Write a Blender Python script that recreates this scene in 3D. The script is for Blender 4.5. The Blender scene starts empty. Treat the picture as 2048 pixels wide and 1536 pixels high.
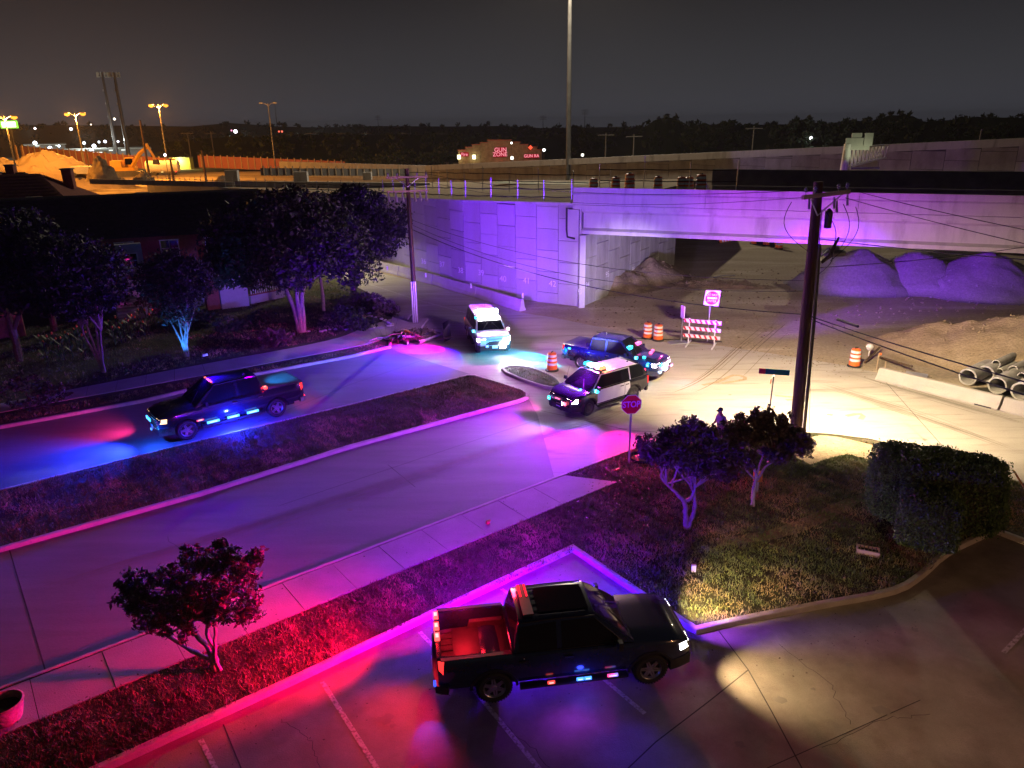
import bpy, bmesh, math, random
import numpy as np
from mathutils import Vector, Matrix, noise
from mathutils.geometry import tessellate_polygon
random.seed(7); RNG = np.random.default_rng(11)
SC = bpy.context.scene
COL = SC.collection
R = math.radians
PI = math.pi

# ---------------------------------------------------------------- camera
CAM_H, FPX, PITCH, ROLL = 12.4, 1480.0, R(19.2), R(0.9)
cam = bpy.data.cameras.new('camera'); camo = bpy.data.objects.new('camera', cam); COL.objects.link(camo)
cam.sensor_fit = 'HORIZONTAL'; cam.sensor_width = 36.0; cam.lens = 36.0 * FPX / 2048.0
cam.clip_start = 0.1; cam.clip_end = 6000
_f = Vector((0, math.cos(PITCH), -math.sin(PITCH))); _u0 = Vector((0, math.sin(PITCH), math.cos(PITCH))); _r0 = Vector((1, 0, 0))
CR = _r0 * math.cos(ROLL) - _u0 * math.sin(ROLL); CU = _r0 * math.sin(ROLL) + _u0 * math.cos(ROLL); CF = _f
M = Matrix((CR, CU, -CF)).transposed().to_4x4(); M.translation = Vector((0, 0, CAM_H)); camo.matrix_world = M
SC.camera = camo

# ---------------------------------------------------------------- night sky
W = bpy.data.worlds.new('World'); SC.world = W; W.use_nodes = True
nt = W.node_tree; nt.nodes.clear()
wo = nt.nodes.new('ShaderNodeOutputWorld'); bg = nt.nodes.new('ShaderNodeBackground'); nt.links.new(bg.outputs[0], wo.inputs[0])
tc = nt.nodes.new('ShaderNodeTexCoord'); sx = nt.nodes.new('ShaderNodeSeparateXYZ'); nt.links.new(tc.outputs['Generated'], sx.inputs[0])
rp = nt.nodes.new('ShaderNodeValToRGB'); nt.links.new(sx.outputs['Z'], rp.inputs[0])
el = rp.color_ramp.elements
el[0].position = 0.0; el[0].color = (.046, .047, .058, 1); el[1].position = 1.0; el[1].color = (.0035, .0035, .0045, 1)
for p, c in ((.05, (.036, .0365, .042)), (.15, (.0165, .0155, .0172)), (.32, (.008, .0076, .0095))):
    e = el.new(p); e.color = (*c, 1)
dp = nt.nodes.new('ShaderNodeVectorMath'); dp.operation = 'DOT_PRODUCT'; nt.links.new(tc.outputs['Generated'], dp.inputs[0])
dp.inputs[1].default_value = (-.62, .78, 0.0)
r2 = nt.nodes.new('ShaderNodeMapRange'); nt.links.new(dp.outputs['Value'], r2.inputs[0])
r2.inputs[1].default_value = .86; r2.inputs[2].default_value = 1.0; r2.inputs[3].default_value = 0; r2.inputs[4].default_value = 1; r2.interpolation_type = 'SMOOTHSTEP'
mx = nt.nodes.new('ShaderNodeMix'); mx.data_type = 'RGBA'; mx.blend_type = 'ADD'
nt.links.new(r2.outputs[0], mx.inputs[0]); nt.links.new(rp.outputs[0], mx.inputs[6]); mx.inputs[7].default_value = (.006, .002, .0, 1)
nzt = nt.nodes.new('ShaderNodeTexNoise'); nzt.inputs['Scale'].default_value = 2.2; nzt.inputs['Detail'].default_value = 3
nt.links.new(tc.outputs['Generated'], nzt.inputs['Vector'])
r3 = nt.nodes.new('ShaderNodeMapRange'); nt.links.new(nzt.outputs[0], r3.inputs[0]); r3.inputs[3].default_value = .86; r3.inputs[4].default_value = 1.14
nt.links.new(mx.outputs[2], bg.inputs[0]); nt.links.new(r3.outputs[0], bg.inputs[1])
SC.view_settings.view_transform = 'Standard'; SC.view_settings.look = 'None'
SC.view_settings.exposure = 0.0; SC.view_settings.gamma = 1.0; SC.view_settings.use_curve_mapping = False
SC.render.engine = 'CYCLES'
SC.cycles.max_bounces = 5; SC.cycles.diffuse_bounces = 2; SC.cycles.glossy_bounces = 3; SC.cycles.transmission_bounces = 3
SC.cycles.volume_bounces = 0; SC.cycles.use_denoising = True; SC.cycles.sample_clamp_indirect = 4.0
SC.cycles.use_light_tree = True; SC.cycles.caustics_reflective = False; SC.cycles.caustics_refractive = False

# ---------------------------------------------------------------- pixel of the survey photo -> point on a level plane
def ray(px, py): return CF + CR * ((px - 1024) / FPX) + CU * ((768 - py) / FPX)
def G(px, py, z=0.0):
    d = ray(px, py); t = (z - CAM_H) / d.z; return Vector((d.x * t, d.y * t, z))
def HZ(px, py, base):                     # height at which the sight line passes over a ground point
    d = ray(px, py); return CAM_H + d.z * math.hypot(base[0], base[1]) / math.hypot(d.x, d.y)
def AT(px, py, dist):                     # point on the sight line at a horizontal distance
    d = ray(px, py); t = dist / math.hypot(d.x, d.y); return Vector((d.x * t, d.y * t, CAM_H + d.z * t))

# ---------------------------------------------------------------- helpers
def tag(o, label=None, cat=None, group=None, kind=None):
    if label: o['label'] = label
    if cat: o['category'] = cat
    if group: o['group'] = group
    if kind: o['kind'] = kind
    return o
def thing(name, label, cat, loc=(0, 0, 0), rz=0.0, group=None):
    o = bpy.data.objects.new(name, None); COL.objects.link(o); o.location = loc; o.rotation_euler = (0, 0, rz)
    o.empty_display_size = .3
    return tag(o, label, cat, group)
def copy_tree(o, parent=None):
    c = o.copy(); COL.objects.link(c); c.parent = parent
    for ch in o.children: copy_tree(ch, c)
    return c
class MB:
    def __init__(s): s.v = []; s.f = []
    def add(s, v, f):
        b = len(s.v); s.v += [tuple(p) for p in v]; s.f += [tuple(b + i for i in q) for q in f]; return s
    def box(s, c, d, rz=0.0, rx=0.0, ry=0.0, taper=1.0):
        m = Matrix.Rotation(rz, 3, 'Z') @ Matrix.Rotation(ry, 3, 'Y') @ Matrix.Rotation(rx, 3, 'X')
        vs = []
        for z in (-1, 1):
            k = taper if z > 0 else 1.0
            for x, y in ((-1, -1), (1, -1), (1, 1), (-1, 1)):
                vs.append(Vector(c) + m @ Vector((x * d[0] / 2 * k, y * d[1] / 2 * k, z * d[2] / 2)))
        return s.add(vs, [(0, 3, 2, 1), (4, 5, 6, 7), (0, 1, 5, 4), (1, 2, 6, 5), (2, 3, 7, 6), (3, 0, 4, 7)])
    def tube(s, pts, rad, n=8, cap=True):
        pts = [Vector(p) for p in pts]
        if not hasattr(rad, '__len__'): rad = [rad] * len(pts)
        vs = []; fs = []; a = None
        for i, p in enumerate(pts):
            t = (pts[min(i + 1, len(pts) - 1)] - pts[max(i - 1, 0)]).normalized()
            if a is None: a = t.cross(Vector((0, 0, 1)) if abs(t.z) < .9 else Vector((1, 0, 0))).normalized()
            a = (a - t * a.dot(t)).normalized(); b = t.cross(a)
            for k in range(n):
                w = 2 * PI * k / n; vs.append(p + (a * math.cos(w) + b * math.sin(w)) * rad[i])
        for i in range(len(pts) - 1):
            for k in range(n):
                k2 = (k + 1) % n; fs.append((i * n + k, i * n + k2, (i + 1) * n + k2, (i + 1) * n + k))
        if cap: fs += [tuple(range(n - 1, -1, -1)), tuple((len(pts) - 1) * n + k for k in range(n))]
        return s.add(vs, fs)
    def lathe(s, prof, n=20, c=(0, 0, 0), axis='Z', closed=False):
        vs = []; fs = []; m = len(prof)
        for r, z in prof:
            for k in range(n):
                w = 2 * PI * k / n; x, y = r * math.cos(w), r * math.sin(w)
                p = (x, y, z) if axis == 'Z' else ((x, z, y) if axis == 'Y' else (z, x, y))
                vs.append((p[0] + c[0], p[1] + c[1], p[2] + c[2]))
        for i in range(m - 1 + (1 if closed else 0)):
            j = (i + 1) % m
            for k in range(n):
                k2 = (k + 1) % n; fs.append((i * n + k, i * n + k2, j * n + k2, j * n + k))
        if not closed: fs += [tuple(range(n - 1, -1, -1)), tuple((m - 1) * n + k for k in range(n))]
        return s.add(vs, fs)
    def sheet(s, poly, z):
        P = [Vector((p[0], p[1], z)) for p in poly]
        return s.add(P, [tuple(t) for t in tessellate_polygon([P])])
    def prism(s, poly, z0, z1, bottom=False):
        n = len(poly); P = [Vector((p[0], p[1], 0)) for p in poly]
        tr = [tuple(t) for t in tessellate_polygon([P])]
        vs = [(p[0], p[1], z0) for p in poly] + [(p[0], p[1], z1) for p in poly]
        fs = [tuple(n + i for i in t) for t in tr] + [(i, (i + 1) % n, n + (i + 1) % n, n + i) for i in range(n)]
        if bottom: fs += tr
        return s.add(vs, fs)
    def build(s, name, mat, parent=None, smooth=False, loc=None):
        me = bpy.data.meshes.new(name); me.from_pydata(s.v, [], s.f)
        bm = bmesh.new(); bm.from_mesh(me); bmesh.ops.recalc_face_normals(bm, faces=bm.faces[:])
        for f in bm.faces: f.smooth = smooth
        if smooth:
            for e in bm.edges:
                if len(e.link_faces) == 2 and e.calc_face_angle(0) > .62: e.smooth = False
        bm.to_mesh(me); bm.free()
        me.materials.append(mat)
        o = bpy.data.objects.new(name, me); COL.objects.link(o)
        if parent: o.parent = parent
        if loc is not None: o.location = loc
        return o
def inst(src, name, parent, loc=(0, 0, 0), rot=(0, 0, 0), scale=(1, 1, 1)):
    o = bpy.data.objects.new(name, src.data if hasattr(src, 'data') else src); COL.objects.link(o)
    o.parent = parent; o.location = loc; o.rotation_euler = rot; o.scale = scale; return o

# ---------------------------------------------------------------- materials
def _n(t, k): return t.nodes.new(k)
def pmat(name, c1, c2=None, scale=3.0, rough=.8, metal=0.0, bump=0.0, bscale=30.0, detail=6, c3=None, s3=.6, t3=(.55, .7), stretch=None, rot=0.0, coat=0.0, spec=.5, fine=0.0):
    m = bpy.data.materials.new(name); m.use_nodes = True; t = m.node_tree; b = t.nodes['Principled BSDF']
    b.inputs['Roughness'].default_value = rough; b.inputs['Metallic'].default_value = metal; b.inputs['Specular IOR Level'].default_value = spec
    b.inputs['Coat Weight'].default_value = coat
    c2 = c2 or tuple(min(1, x * 1.25) for x in c1)
    tcn = _n(t, 'ShaderNodeTexCoord'); mp = _n(t, 'ShaderNodeMapping'); t.links.new(tcn.outputs['Object'], mp.inputs[0])
    mp.inputs['Rotation'].default_value = (0, 0, rot)
    if stretch: mp.inputs['Scale'].default_value = stretch
    nz = _n(t, 'ShaderNodeTexNoise'); nz.inputs['Scale'].default_value = scale; nz.inputs['Detail'].default_value = detail; nz.inputs['Roughness'].default_value = .62
    t.links.new(mp.outputs[0], nz.inputs['Vector'])
    rm = _n(t, 'ShaderNodeMapRange'); rm.inputs[1].default_value = .3; rm.inputs[2].default_value = .7; t.links.new(nz.outputs[0], rm.inputs[0])
    mix = _n(t, 'ShaderNodeMix'); mix.data_type = 'RGBA'; mix.inputs[6].default_value = (*c1, 1); mix.inputs[7].default_value = (*c2, 1)
    t.links.new(rm.outputs[0], mix.inputs[0]); out = mix.outputs[2]
    if c3:
        n3 = _n(t, 'ShaderNodeTexNoise'); n3.inputs['Scale'].default_value = s3; n3.inputs['Detail'].default_value = 5; n3.inputs['Roughness'].default_value = .6
        t.links.new(mp.outputs[0], n3.inputs['Vector'])
        m3 = _n(t, 'ShaderNodeMapRange'); m3.inputs[1].default_value = t3[0]; m3.inputs[2].default_value = t3[1]; t.links.new(n3.outputs[0], m3.inputs[0])
        x3 = _n(t, 'ShaderNodeMix'); x3.data_type = 'RGBA'; t.links.new(m3.outputs[0], x3.inputs[0]); t.links.new(out, x3.inputs[6]); x3.inputs[7].default_value = (*c3, 1); out = x3.outputs[2]
    if fine:
        nf = _n(t, 'ShaderNodeTexNoise'); nf.inputs['Scale'].default_value = bscale * 1.7; nf.inputs['Detail'].default_value = 3
        t.links.new(tcn.outputs['Object'], nf.inputs['Vector'])
        mf = _n(t, 'ShaderNodeMapRange'); mf.inputs[1].default_value = .3; mf.inputs[2].default_value = .7; mf.inputs[3].default_value = 1 - fine; mf.inputs[4].default_value = 1 + fine; t.links.new(nf.outputs[0], mf.inputs[0])
        vm = _n(t, 'ShaderNodeVectorMath'); vm.operation = 'SCALE'; t.links.new(out, vm.inputs[0]); t.links.new(mf.outputs[0], vm.inputs['Scale']); out = vm.outputs[0]
    t.links.new(out, b.inputs['Base Color'])
    if bump:
        nb = _n(t, 'ShaderNodeTexNoise'); nb.inputs['Scale'].default_value = bscale; nb.inputs['Detail'].default_value = 5; t.links.new(mp.outputs[0], nb.inputs['Vector'])
        bp = _n(t, 'ShaderNodeBump'); bp.inputs['Strength'].default_value = bump; bp.inputs['Distance'].default_value = .05
        t.links.new(nb.outputs[0], bp.inputs['Height']); t.links.new(bp.outputs[0], b.inputs['Normal'])
    return m
def emat(name, c, s):
    m = bpy.data.materials.new(name); m.use_nodes = True; t = m.node_tree; t.nodes.clear()
    o = _n(t, 'ShaderNodeOutputMaterial'); e = _n(t, 'ShaderNodeEmission'); e.inputs[0].default_value = (*c, 1); e.inputs[1].default_value = s
    t.links.new(e.outputs[0], o.inputs[0]); return m
MT = {}
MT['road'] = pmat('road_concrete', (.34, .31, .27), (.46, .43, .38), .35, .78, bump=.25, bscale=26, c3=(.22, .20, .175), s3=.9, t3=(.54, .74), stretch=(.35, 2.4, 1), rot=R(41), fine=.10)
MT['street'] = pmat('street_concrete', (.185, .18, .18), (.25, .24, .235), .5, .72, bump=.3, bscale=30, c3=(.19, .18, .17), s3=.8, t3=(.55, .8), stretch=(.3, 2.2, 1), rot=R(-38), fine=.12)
MT['walk'] = pmat('sidewalk_concrete', (.33, .31, .28), (.43, .41, .37), .8, .85, bump=.3, bscale=36, fine=.10)
MT['kerb'] = pmat('kerb_concrete', (.42, .39, .34), (.56, .53, .47), 2.2, .85, bump=.3, bscale=30, c3=(.25, .22, .19), s3=2.5, t3=(.62, .8), fine=.08)
MT['lot'] = pmat('parking_concrete', (.22, .19, .15), (.36, .315, .255), .8, .7, bump=.25, bscale=34, c3=(.17, .145, .115), s3=.5, t3=(.5, .72), fine=.13)
MT['dirt'] = pmat('dirt', (.29, .235, .16), (.42, .355, .25), .32, .95, bump=.8, bscale=3.5, c3=(.46, .39, .29), s3=.22, t3=(.56, .63), stretch=(.5, 1.6, 1), rot=R(28), fine=.2)
MT['mound'] = pmat('mound_dirt', (.13, .095, .06), (.26, .20, .13), 1.4, .95, bump=.9, bscale=6, fine=.25)
MT['clay'] = pmat('pale_dirt', (.28, .215, .135), (.42, .33, .22), 1.2, .95, bump=.9, bscale=7, fine=.2)
MT['gravel'] = pmat('gravel_pile', (.17, .155, .16), (.28, .26, .27), 6, .95, bump=1.0, bscale=24, fine=.3)
MT['far'] = pmat('far_ground', (.02, .022, .016), (.05, .045, .03), .02, .95)
MT['orange_dirt'] = pmat('site_sand', (.30, .23, .14), (.45, .36, .24), .06, .95, c3=(.12, .09, .06), s3=.035, t3=(.5, .6), stretch=(.3, 1.5, 1), rot=R(-20), bump=.5, bscale=.8)
MT['soil'] = pmat('lawn_soil', (.030, .034, .014), (.07, .065, .03), .9, .95, bump=.8, bscale=18, c3=(.105, .085, .05), s3=.35, t3=(.52, .7), fine=.3)
MT['white'] = pmat('road_paint', (.55, .53, .49), (.68, .66, .62), 6, .7, c3=(.30, .27, .23), s3=14, t3=(.48, .6))
MT['joint'] = pmat('joint_sealant', (.05, .045, .04), (.08, .07, .06), 8, .9)
MT['conc'] = pmat('cast_concrete', (.40, .39, .37), (.50, .49, .47), .9, .85, bump=.2, bscale=14, c3=(.24, .23, .21), s3=.9, t3=(.50, .72), stretch=(1, 1, .22), fine=.07)
MT['conc2'] = pmat('panel_concrete', (.34, .33, .31), (.45, .44, .42), .8, .88, bump=.25, bscale=12, c3=(.22, .21, .20), s3=.7, t3=(.52, .72), stretch=(1, 1, .25), fine=.08)
MT['dconc'] = pmat('dark_concrete', (.10, .10, .095), (.16, .155, .145), .9, .9, bump=.2, bscale=10)  # dark tone also stands in for shade on the far bridge
MT['black'] = pmat('black_plastic', (.012, .012, .013), (.02, .02, .022), 8, .55)
MT['rubber'] = pmat('tyre_rubber', (.014, .014, .014), (.03, .03, .03), 12, .85, bump=.2, bscale=40)
MT['glass'] = pmat('tinted_glass', (.006, .007, .009), (.01, .011, .013), 2, .06, spec=.8)
MT['chrome'] = pmat('chrome_metal', (.6, .6, .62), (.75, .75, .77), 6, .18, metal=1.0)
MT['alloy'] = pmat('wheel_alloy', (.45, .46, .48), (.6, .6, .62), 8, .32, metal=.9)
MT['steel'] = pmat('galvanised_steel', (.42, .43, .44), (.55, .56, .57), 7, .45, metal=.7)
MT['dsteel'] = pmat('dark_steel', (.07, .07, .075), (.13, .12, .12), 7, .5, metal=.6)
MT['navy'] = pmat('navy_paint', (.008, .016, .055), (.012, .022, .075), 3, .22, coat=1.0)
MT['blackpaint'] = pmat('black_paint', (.010, .011, .018), (.014, .015, .024), 3, .2, coat=1.0)
MT['whitepaint'] = pmat('white_paint', (.72, .72, .72), (.78, .78, .78), 3, .25, coat=1.0)
MT['liner'] = pmat('bed_liner', (.03, .03, .03), (.05, .05, .05), 14, .7, bump=.3, bscale=50)
MT['vinyl'] = pmat('tonneau_vinyl', (.09, .09, .095), (.14, .14, .145), 5, .4)
MT['wood'] = pmat('pole_wood', (.055, .030, .018), (.12, .070, .042), 3, .85, bump=.7, bscale=8, stretch=(4, 4, .25))
MT['bark'] = pmat('myrtle_bark', (.18, .14, .115), (.38, .32, .27), 11, .7, bump=.6, bscale=20, stretch=(1, 1, .4))
MT['bark2'] = pmat('dark_bark', (.10, .07, .05), (.18, .13, .10), 7, .9, bump=.8, bscale=14)
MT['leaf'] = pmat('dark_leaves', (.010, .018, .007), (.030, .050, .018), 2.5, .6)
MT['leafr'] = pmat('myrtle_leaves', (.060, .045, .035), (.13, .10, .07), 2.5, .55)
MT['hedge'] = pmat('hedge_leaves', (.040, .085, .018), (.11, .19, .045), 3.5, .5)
MT['grass'] = pmat('grass_blades', (.065, .115, .025), (.19, .23, .07), .8, .7, c3=(.40, .30, .15), s3=.45, t3=(.48, .62), fine=.3)
MT['drum'] = pmat('drum_orange', (.75, .14, .02), (.85, .19, .03), 6, .45)
MT['reflect'] = pmat('reflective_sheeting', (.75, .75, .75), (.85, .85, .85), 6, .4)
MT['redpaint'] = pmat('sign_red', (.55, .015, .03), (.62, .02, .04), 4, .4)
MT['green'] = pmat('sign_green', (.0, .14, .10), (.0, .18, .13), 4, .4)
MT['grey'] = pmat('grey_paint', (.22, .22, .22), (.30, .30, .30), 4, .5)
MT['roof'] = pmat('roof_shingles', (.035, .03, .03), (.075, .065, .06), 3, .95, bump=.8, bscale=9)
MT['roofred'] = pmat('brown_red_shingles', (.16, .06, .04), (.26, .10, .07), 3, .95, bump=.8, bscale=9)
MT['brick'] = pmat('house_brick', (.22, .07, .05), (.33, .12, .09), 6, .9, bump=.5, bscale=16)
MT['stucco'] = pmat('pale_stucco', (.42, .42, .45), (.5, .5, .53), 3, .9, bump=.3, bscale=30)
MT['cream'] = pmat('pale_metal_roof', (.45, .46, .42), (.6, .6, .56), 1, .6)
MT['yellow'] = pmat('machine_yellow', (.55, .28, .02), (.68, .36, .03), 3, .5)
MT['skin'] = pmat('skin', (.32, .17, .11), (.40, .22, .15), 8, .6)
MT['shirt'] = pmat('tan_shirt', (.36, .31, .24), (.43, .38, .30), 14, .85)
MT['trouser'] = pmat('dark_trousers', (.03, .03, .045), (.05, .05, .07), 14, .9)
MT['rope'] = pmat('cable_black', (.012, .012, .012), (.02, .02, .02), 6, .6)
MT['timber'] = pmat('raw_timber', (.36, .26, .16), (.50, .38, .25), 5, .85, stretch=(.3, 4, 4))

# ---------------------------------------------------------------- lamps
RED = (1, .012, .03); BLUE = (.02, .06, 1); CYAN = (.03, .45, 1); MAG = (1, .06, .45); VIO = (.30, .10, 1); WARM = (1, .80, .52); SOD = (1, .36, .045); COOL = (.85, .92, 1)
def lamp(kind, loc, col, power, parent=None, to=None, angle=120, blend=.6, size=.05, name='lamp_light'):
    d = bpy.data.lights.new(name, 'SPOT' if kind == 's' else 'POINT'); d.energy = power; d.color = col; d.shadow_soft_size = size
    o = bpy.data.objects.new(name, d); COL.objects.link(o); o.location = loc
    if parent: o.parent = parent
    if kind == 's':
        d.spot_size = R(angle); d.spot_blend = blend
        o.rotation_euler = (Vector(to) - Vector(loc)).to_track_quat('-Z', 'Y').to_euler()
    return o
def loc2(obj_xy, rz, p):   # world point -> local point of a thing at obj_xy turned by rz
    d = Vector((p[0] - obj_xy[0], p[1] - obj_xy[1], 0)); c, s = math.cos(-rz), math.sin(-rz)
    return Vector((d.x * c - d.y * s, d.x * s + d.y * c, p[2]))
def offset(poly, d):       # inset of a polygon (d > 0 goes inward)
    n = len(poly); A = sum(poly[i][0] * poly[(i + 1) % n][1] - poly[(i + 1) % n][0] * poly[i][1] for i in range(n))
    sgn = 1 if A > 0 else -1; out = []
    for i in range(n):
        p0, p1, p2 = (Vector(poly[j % n][:2]) for j in (i - 1, i, i + 1))
        a = (p1 - p0).normalized(); b = (p2 - p1).normalized()
        na = Vector((-a.y, a.x)) * sgn; nb = Vector((-b.y, b.x)) * sgn
        m = (na + nb); m = m / max(.35, m.dot(na)) if m.length > 1e-6 else na
        out.append(p1 + m * d)
    return out
def arc(pts, n=5):         # Catmull-Rom through points (open)
    P = [Vector(p[:2]) for p in pts]; P = [P[0] * 2 - P[1]] + P + [P[-1] * 2 - P[-2]]; out = []
    for i in range(1, len(P) - 2):
        for k in range(n):
            t = k / n; a, b, c, d = P[i - 1], P[i], P[i + 1], P[i + 2]
            out.append(.5 * ((2 * b) + (c - a) * t + (2 * a - 5 * b + 4 * c - d) * t * t + (3 * b - a - 3 * c + d) * t ** 3))
    out.append(P[-2]); return out
def strip(line, w, side=1):   # polyline -> band polygon of width w on its left (side 1) or right
    L = [Vector(p[:2]) for p in line]; o = []
    for i, p in enumerate(L):
        t = (L[min(i + 1, len(L) - 1)] - L[max(i - 1, 0)]).normalized(); o.append(p + Vector((-t.y, t.x)) * w * side)
    return L + o[::-1]
def gp(*px): return [G(x, y).to_2d() for x, y in px]
def inpoly(P, poly):
    x, y = P[:, 0], P[:, 1]; ins = np.zeros(len(P), bool); n = len(poly)
    for i in range(n):
        x1, y1 = poly[i][0], poly[i][1]; x2, y2 = poly[(i + 1) % n][0], poly[(i + 1) % n][1]
        c = ((y1 > y) != (y2 > y)); xx = (x2 - x1) * (y - y1) / ((y2 - y1) if y2 != y1 else 1e-9) + x1
        ins ^= c & (x < xx)
    return ins
def add_np(name, V, F, mat, parent=None):
    me = bpy.data.meshes.new(name); nv, nf, k = len(V), len(F), F.shape[1]
    me.vertices.add(nv); me.vertices.foreach_set('co', V.astype(np.float32).ravel())
    me.loops.add(nf * k); me.loops.foreach_set('vertex_index', F.astype(np.int32).ravel())
    me.polygons.add(nf); me.polygons.foreach_set('loop_start', np.arange(0, nf * k, k, dtype=np.int32)); me.update(); me.validate()
    me.materials.append(mat); o = bpy.data.objects.new(name, me); COL.objects.link(o)
    if parent: o.parent = parent
    return o
def grass(name, poly, dens, z, h=(.05, .11), w=.022, label='', thin=0.0):
    P = np.array([[p[0], p[1]] for p in poly]); lo, hi = P.min(0), P.max(0); n = int((hi - lo).prod() * dens)
    Q = RNG.uniform(lo, hi, (n, 2)); Q = Q[inpoly(Q, poly)]; n = len(Q)
    # blades stand in tufts: denser in patches
    cl = np.sin(Q[:, 0] * 3.1 + 1.7 * np.sin(Q[:, 1] * 2.3)) * np.sin(Q[:, 1] * 3.7 + 1.3 * np.sin(Q[:, 0] * 2.9)) + .6 * np.sin(Q[:, 0] * 9.1 + Q[:, 1] * 7.3)
    keep = RNG.random(n) < np.clip(.72 + .3 * cl - thin, .12, 1); Q = Q[keep]; n = len(Q); cl = cl[keep]
    a = RNG.uniform(0, 2 * PI, n); hh = RNG.uniform(h[0], h[1], n) * (1 + .25 * cl); ln = RNG.uniform(.2, .9, n) * hh; la = RNG.uniform(0, 2 * PI, n)
    ww = w * RNG.uniform(.6, 1.3, n) / 2
    V = np.zeros((n, 3, 3)); V[:, 0, :2] = Q + np.c_[np.cos(a), np.sin(a)] * ww[:, None]; V[:, 1, :2] = Q - np.c_[np.cos(a), np.sin(a)] * ww[:, None]
    V[:, 2, :2] = Q + np.c_[np.cos(la), np.sin(la)] * ln[:, None]; V[:, :2, 2] = z; V[:, 2, 2] = z + hh
    return tag(add_np(name, V.reshape(-1, 3), np.arange(n * 3).reshape(-1, 3), MT['grass']), label, None, None, 'stuff')
def text(s, size, mat, parent, loc, rot, name='lettering', ext=.004, align='CENTER', bold=0.0, sx_=1.0):
    c = bpy.data.curves.new(name, 'FONT'); c.body = s; c.size = size; c.extrude = ext; c.align_x = align; c.align_y = 'CENTER'; c.offset = bold
    tmp = bpy.data.objects.new('tmp', c); COL.objects.link(tmp); bpy.context.view_layer.update()
    me = bpy.data.meshes.new_from_object(tmp.evaluated_get(bpy.context.evaluated_depsgraph_get())); me.name = name; bpy.data.objects.remove(tmp); bpy.data.curves.remove(c)
    me.materials.clear(); me.materials.append(mat)
    o = bpy.data.objects.new(name, me); COL.objects.link(o); o.parent = parent; o.location = loc; o.rotation_euler = rot; o.scale = (sx_, 1, 1)
    return o
def leaves(n, blobs, size, squash=1.0, clump=.35):
    """leaf quads spread on the shells of many small clumps inside big blobs (cx,cy,cz,r,rz)"""
    B = np.array(blobs, float); w = B[:, 3] ** 2; w /= w.sum()
    nc = max(8, int(n / 26)); bi = RNG.choice(len(B), nc, p=w)
    d = RNG.normal(size=(nc, 3)); d /= np.linalg.norm(d, axis=1)[:, None]
    rr = RNG.uniform(.35, 1.0, nc) ** .55
    C = B[bi, :3] + d * (rr * 1.0)[:, None] * np.c_[B[bi, 3], B[bi, 3], B[bi, 4]]
    ci = RNG.integers(0, nc, n); dd = RNG.normal(size=(n, 3)); dd /= np.linalg.norm(dd, axis=1)[:, None]
    P = C[ci] + dd * (clump * RNG.uniform(.25, 1.0, n))[:, None] * np.array([1, 1, .75])
    a = RNG.normal(size=(n, 3)); a /= np.linalg.norm(a, axis=1)[:, None]
    b = np.cross(a, RNG.normal(size=(n, 3))); b /= np.linalg.norm(b, axis=1)[:, None]
    s = (size * np.clip(RNG.lognormal(0, .38, n), .35, 2.0))[:, None]
    V = np.stack([P - a * s, P + b * s * .42, P + a * s, P - b * s * .42], 1).reshape(-1, 3)
    return V, np.arange(n * 4).reshape(-1, 4)
# ================================================================ ground and roads
def ext(a, b, d):  # point beyond b, away from a
    a = Vector(a[:2]); b = Vector(b[:2]); return b + (b - a).normalized() * d
MB().sheet([(-2500, -60), (2500, -60), (2500, 4500), (-2500, 4500)], -.01).build('ground', MT['far'])['kind'] = 'structure'
# dirt yard of the building site right of the road, with low ruts in it
def relief(name, poly_lo, poly_hi, step, z, amp, mat, sc=.35):
    nx = int((poly_hi[0] - poly_lo[0]) / step); ny = int((poly_hi[1] - poly_lo[1]) / step); V = []; F = []
    for j in range(ny + 1):
        for i in range(nx + 1):
            x = poly_lo[0] + i * step; y = poly_lo[1] + j * step
            V.append((x, y, z + amp * max(0, noise.noise(Vector((x * sc, y * sc * 1.6, 3))) + .3 * noise.noise(Vector((x * 1.9, y * 2.3, 1))))))
    for j in range(ny):
        for i in range(nx): a = j * (nx + 1) + i; F.append((a, a + 1, a + nx + 2, a + nx + 1))
    return MB().add(V, F).build(name, mat, smooth=True)
relief('dirt_yard', (-22, 34), (75, 112), .6, -.004, .0, MT['dirt'])['kind'] = 'structure'

near_l, near_r = G(0, 1383).to_2d(), G(1254, 904).to_2d()
near_far = ext(near_r, near_l, 26)
corner = arc(gp((1254, 904), (1330, 880), (1440, 866), (1611, 868), (1700, 876), (1790, 893), (2048, 970)), 4)
cor_far = ext(corner[-2], corner[-1], 14)
far_curb = gp((782, 697), (700, 717), (496, 755), (287, 806), (0, 859)); fc_end = ext(far_curb[-2], far_curb[-1], 30)
side_l = gp((645, 543), (754, 594), (791, 628))
side_far = ext(side_l[1], side_l[0], 45)
bar_l = gp((1044, 626), (942, 594), (860, 569), (767, 548)); bar_far = ext(bar_l[-2], bar_l[-1], 55)
edge_r = gp((1100, 634), (1248, 664), (1330, 684), (1443, 692), (1600, 716), (1689, 731), (1750, 745), (1860, 766), (2048, 812)); er_end = ext(edge_r[-2], edge_r[-1], 25)
road_poly = [near_far, near_r] + corner[1:] + [cor_far, er_end] + edge_r[::-1] + bar_l + [bar_far, side_far] + side_l + far_curb + [fc_end]
MB().sheet(road_poly, .008).build('road', MT['road'])['kind'] = 'structure'
# the two carriageways of the side street are greyer, brushed concrete laid up to the crossing
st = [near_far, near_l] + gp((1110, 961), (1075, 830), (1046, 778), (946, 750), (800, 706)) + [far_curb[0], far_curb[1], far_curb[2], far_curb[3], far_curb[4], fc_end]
MB().sheet(st, .012).build('street', MT['street'])['kind'] = 'structure'
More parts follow.
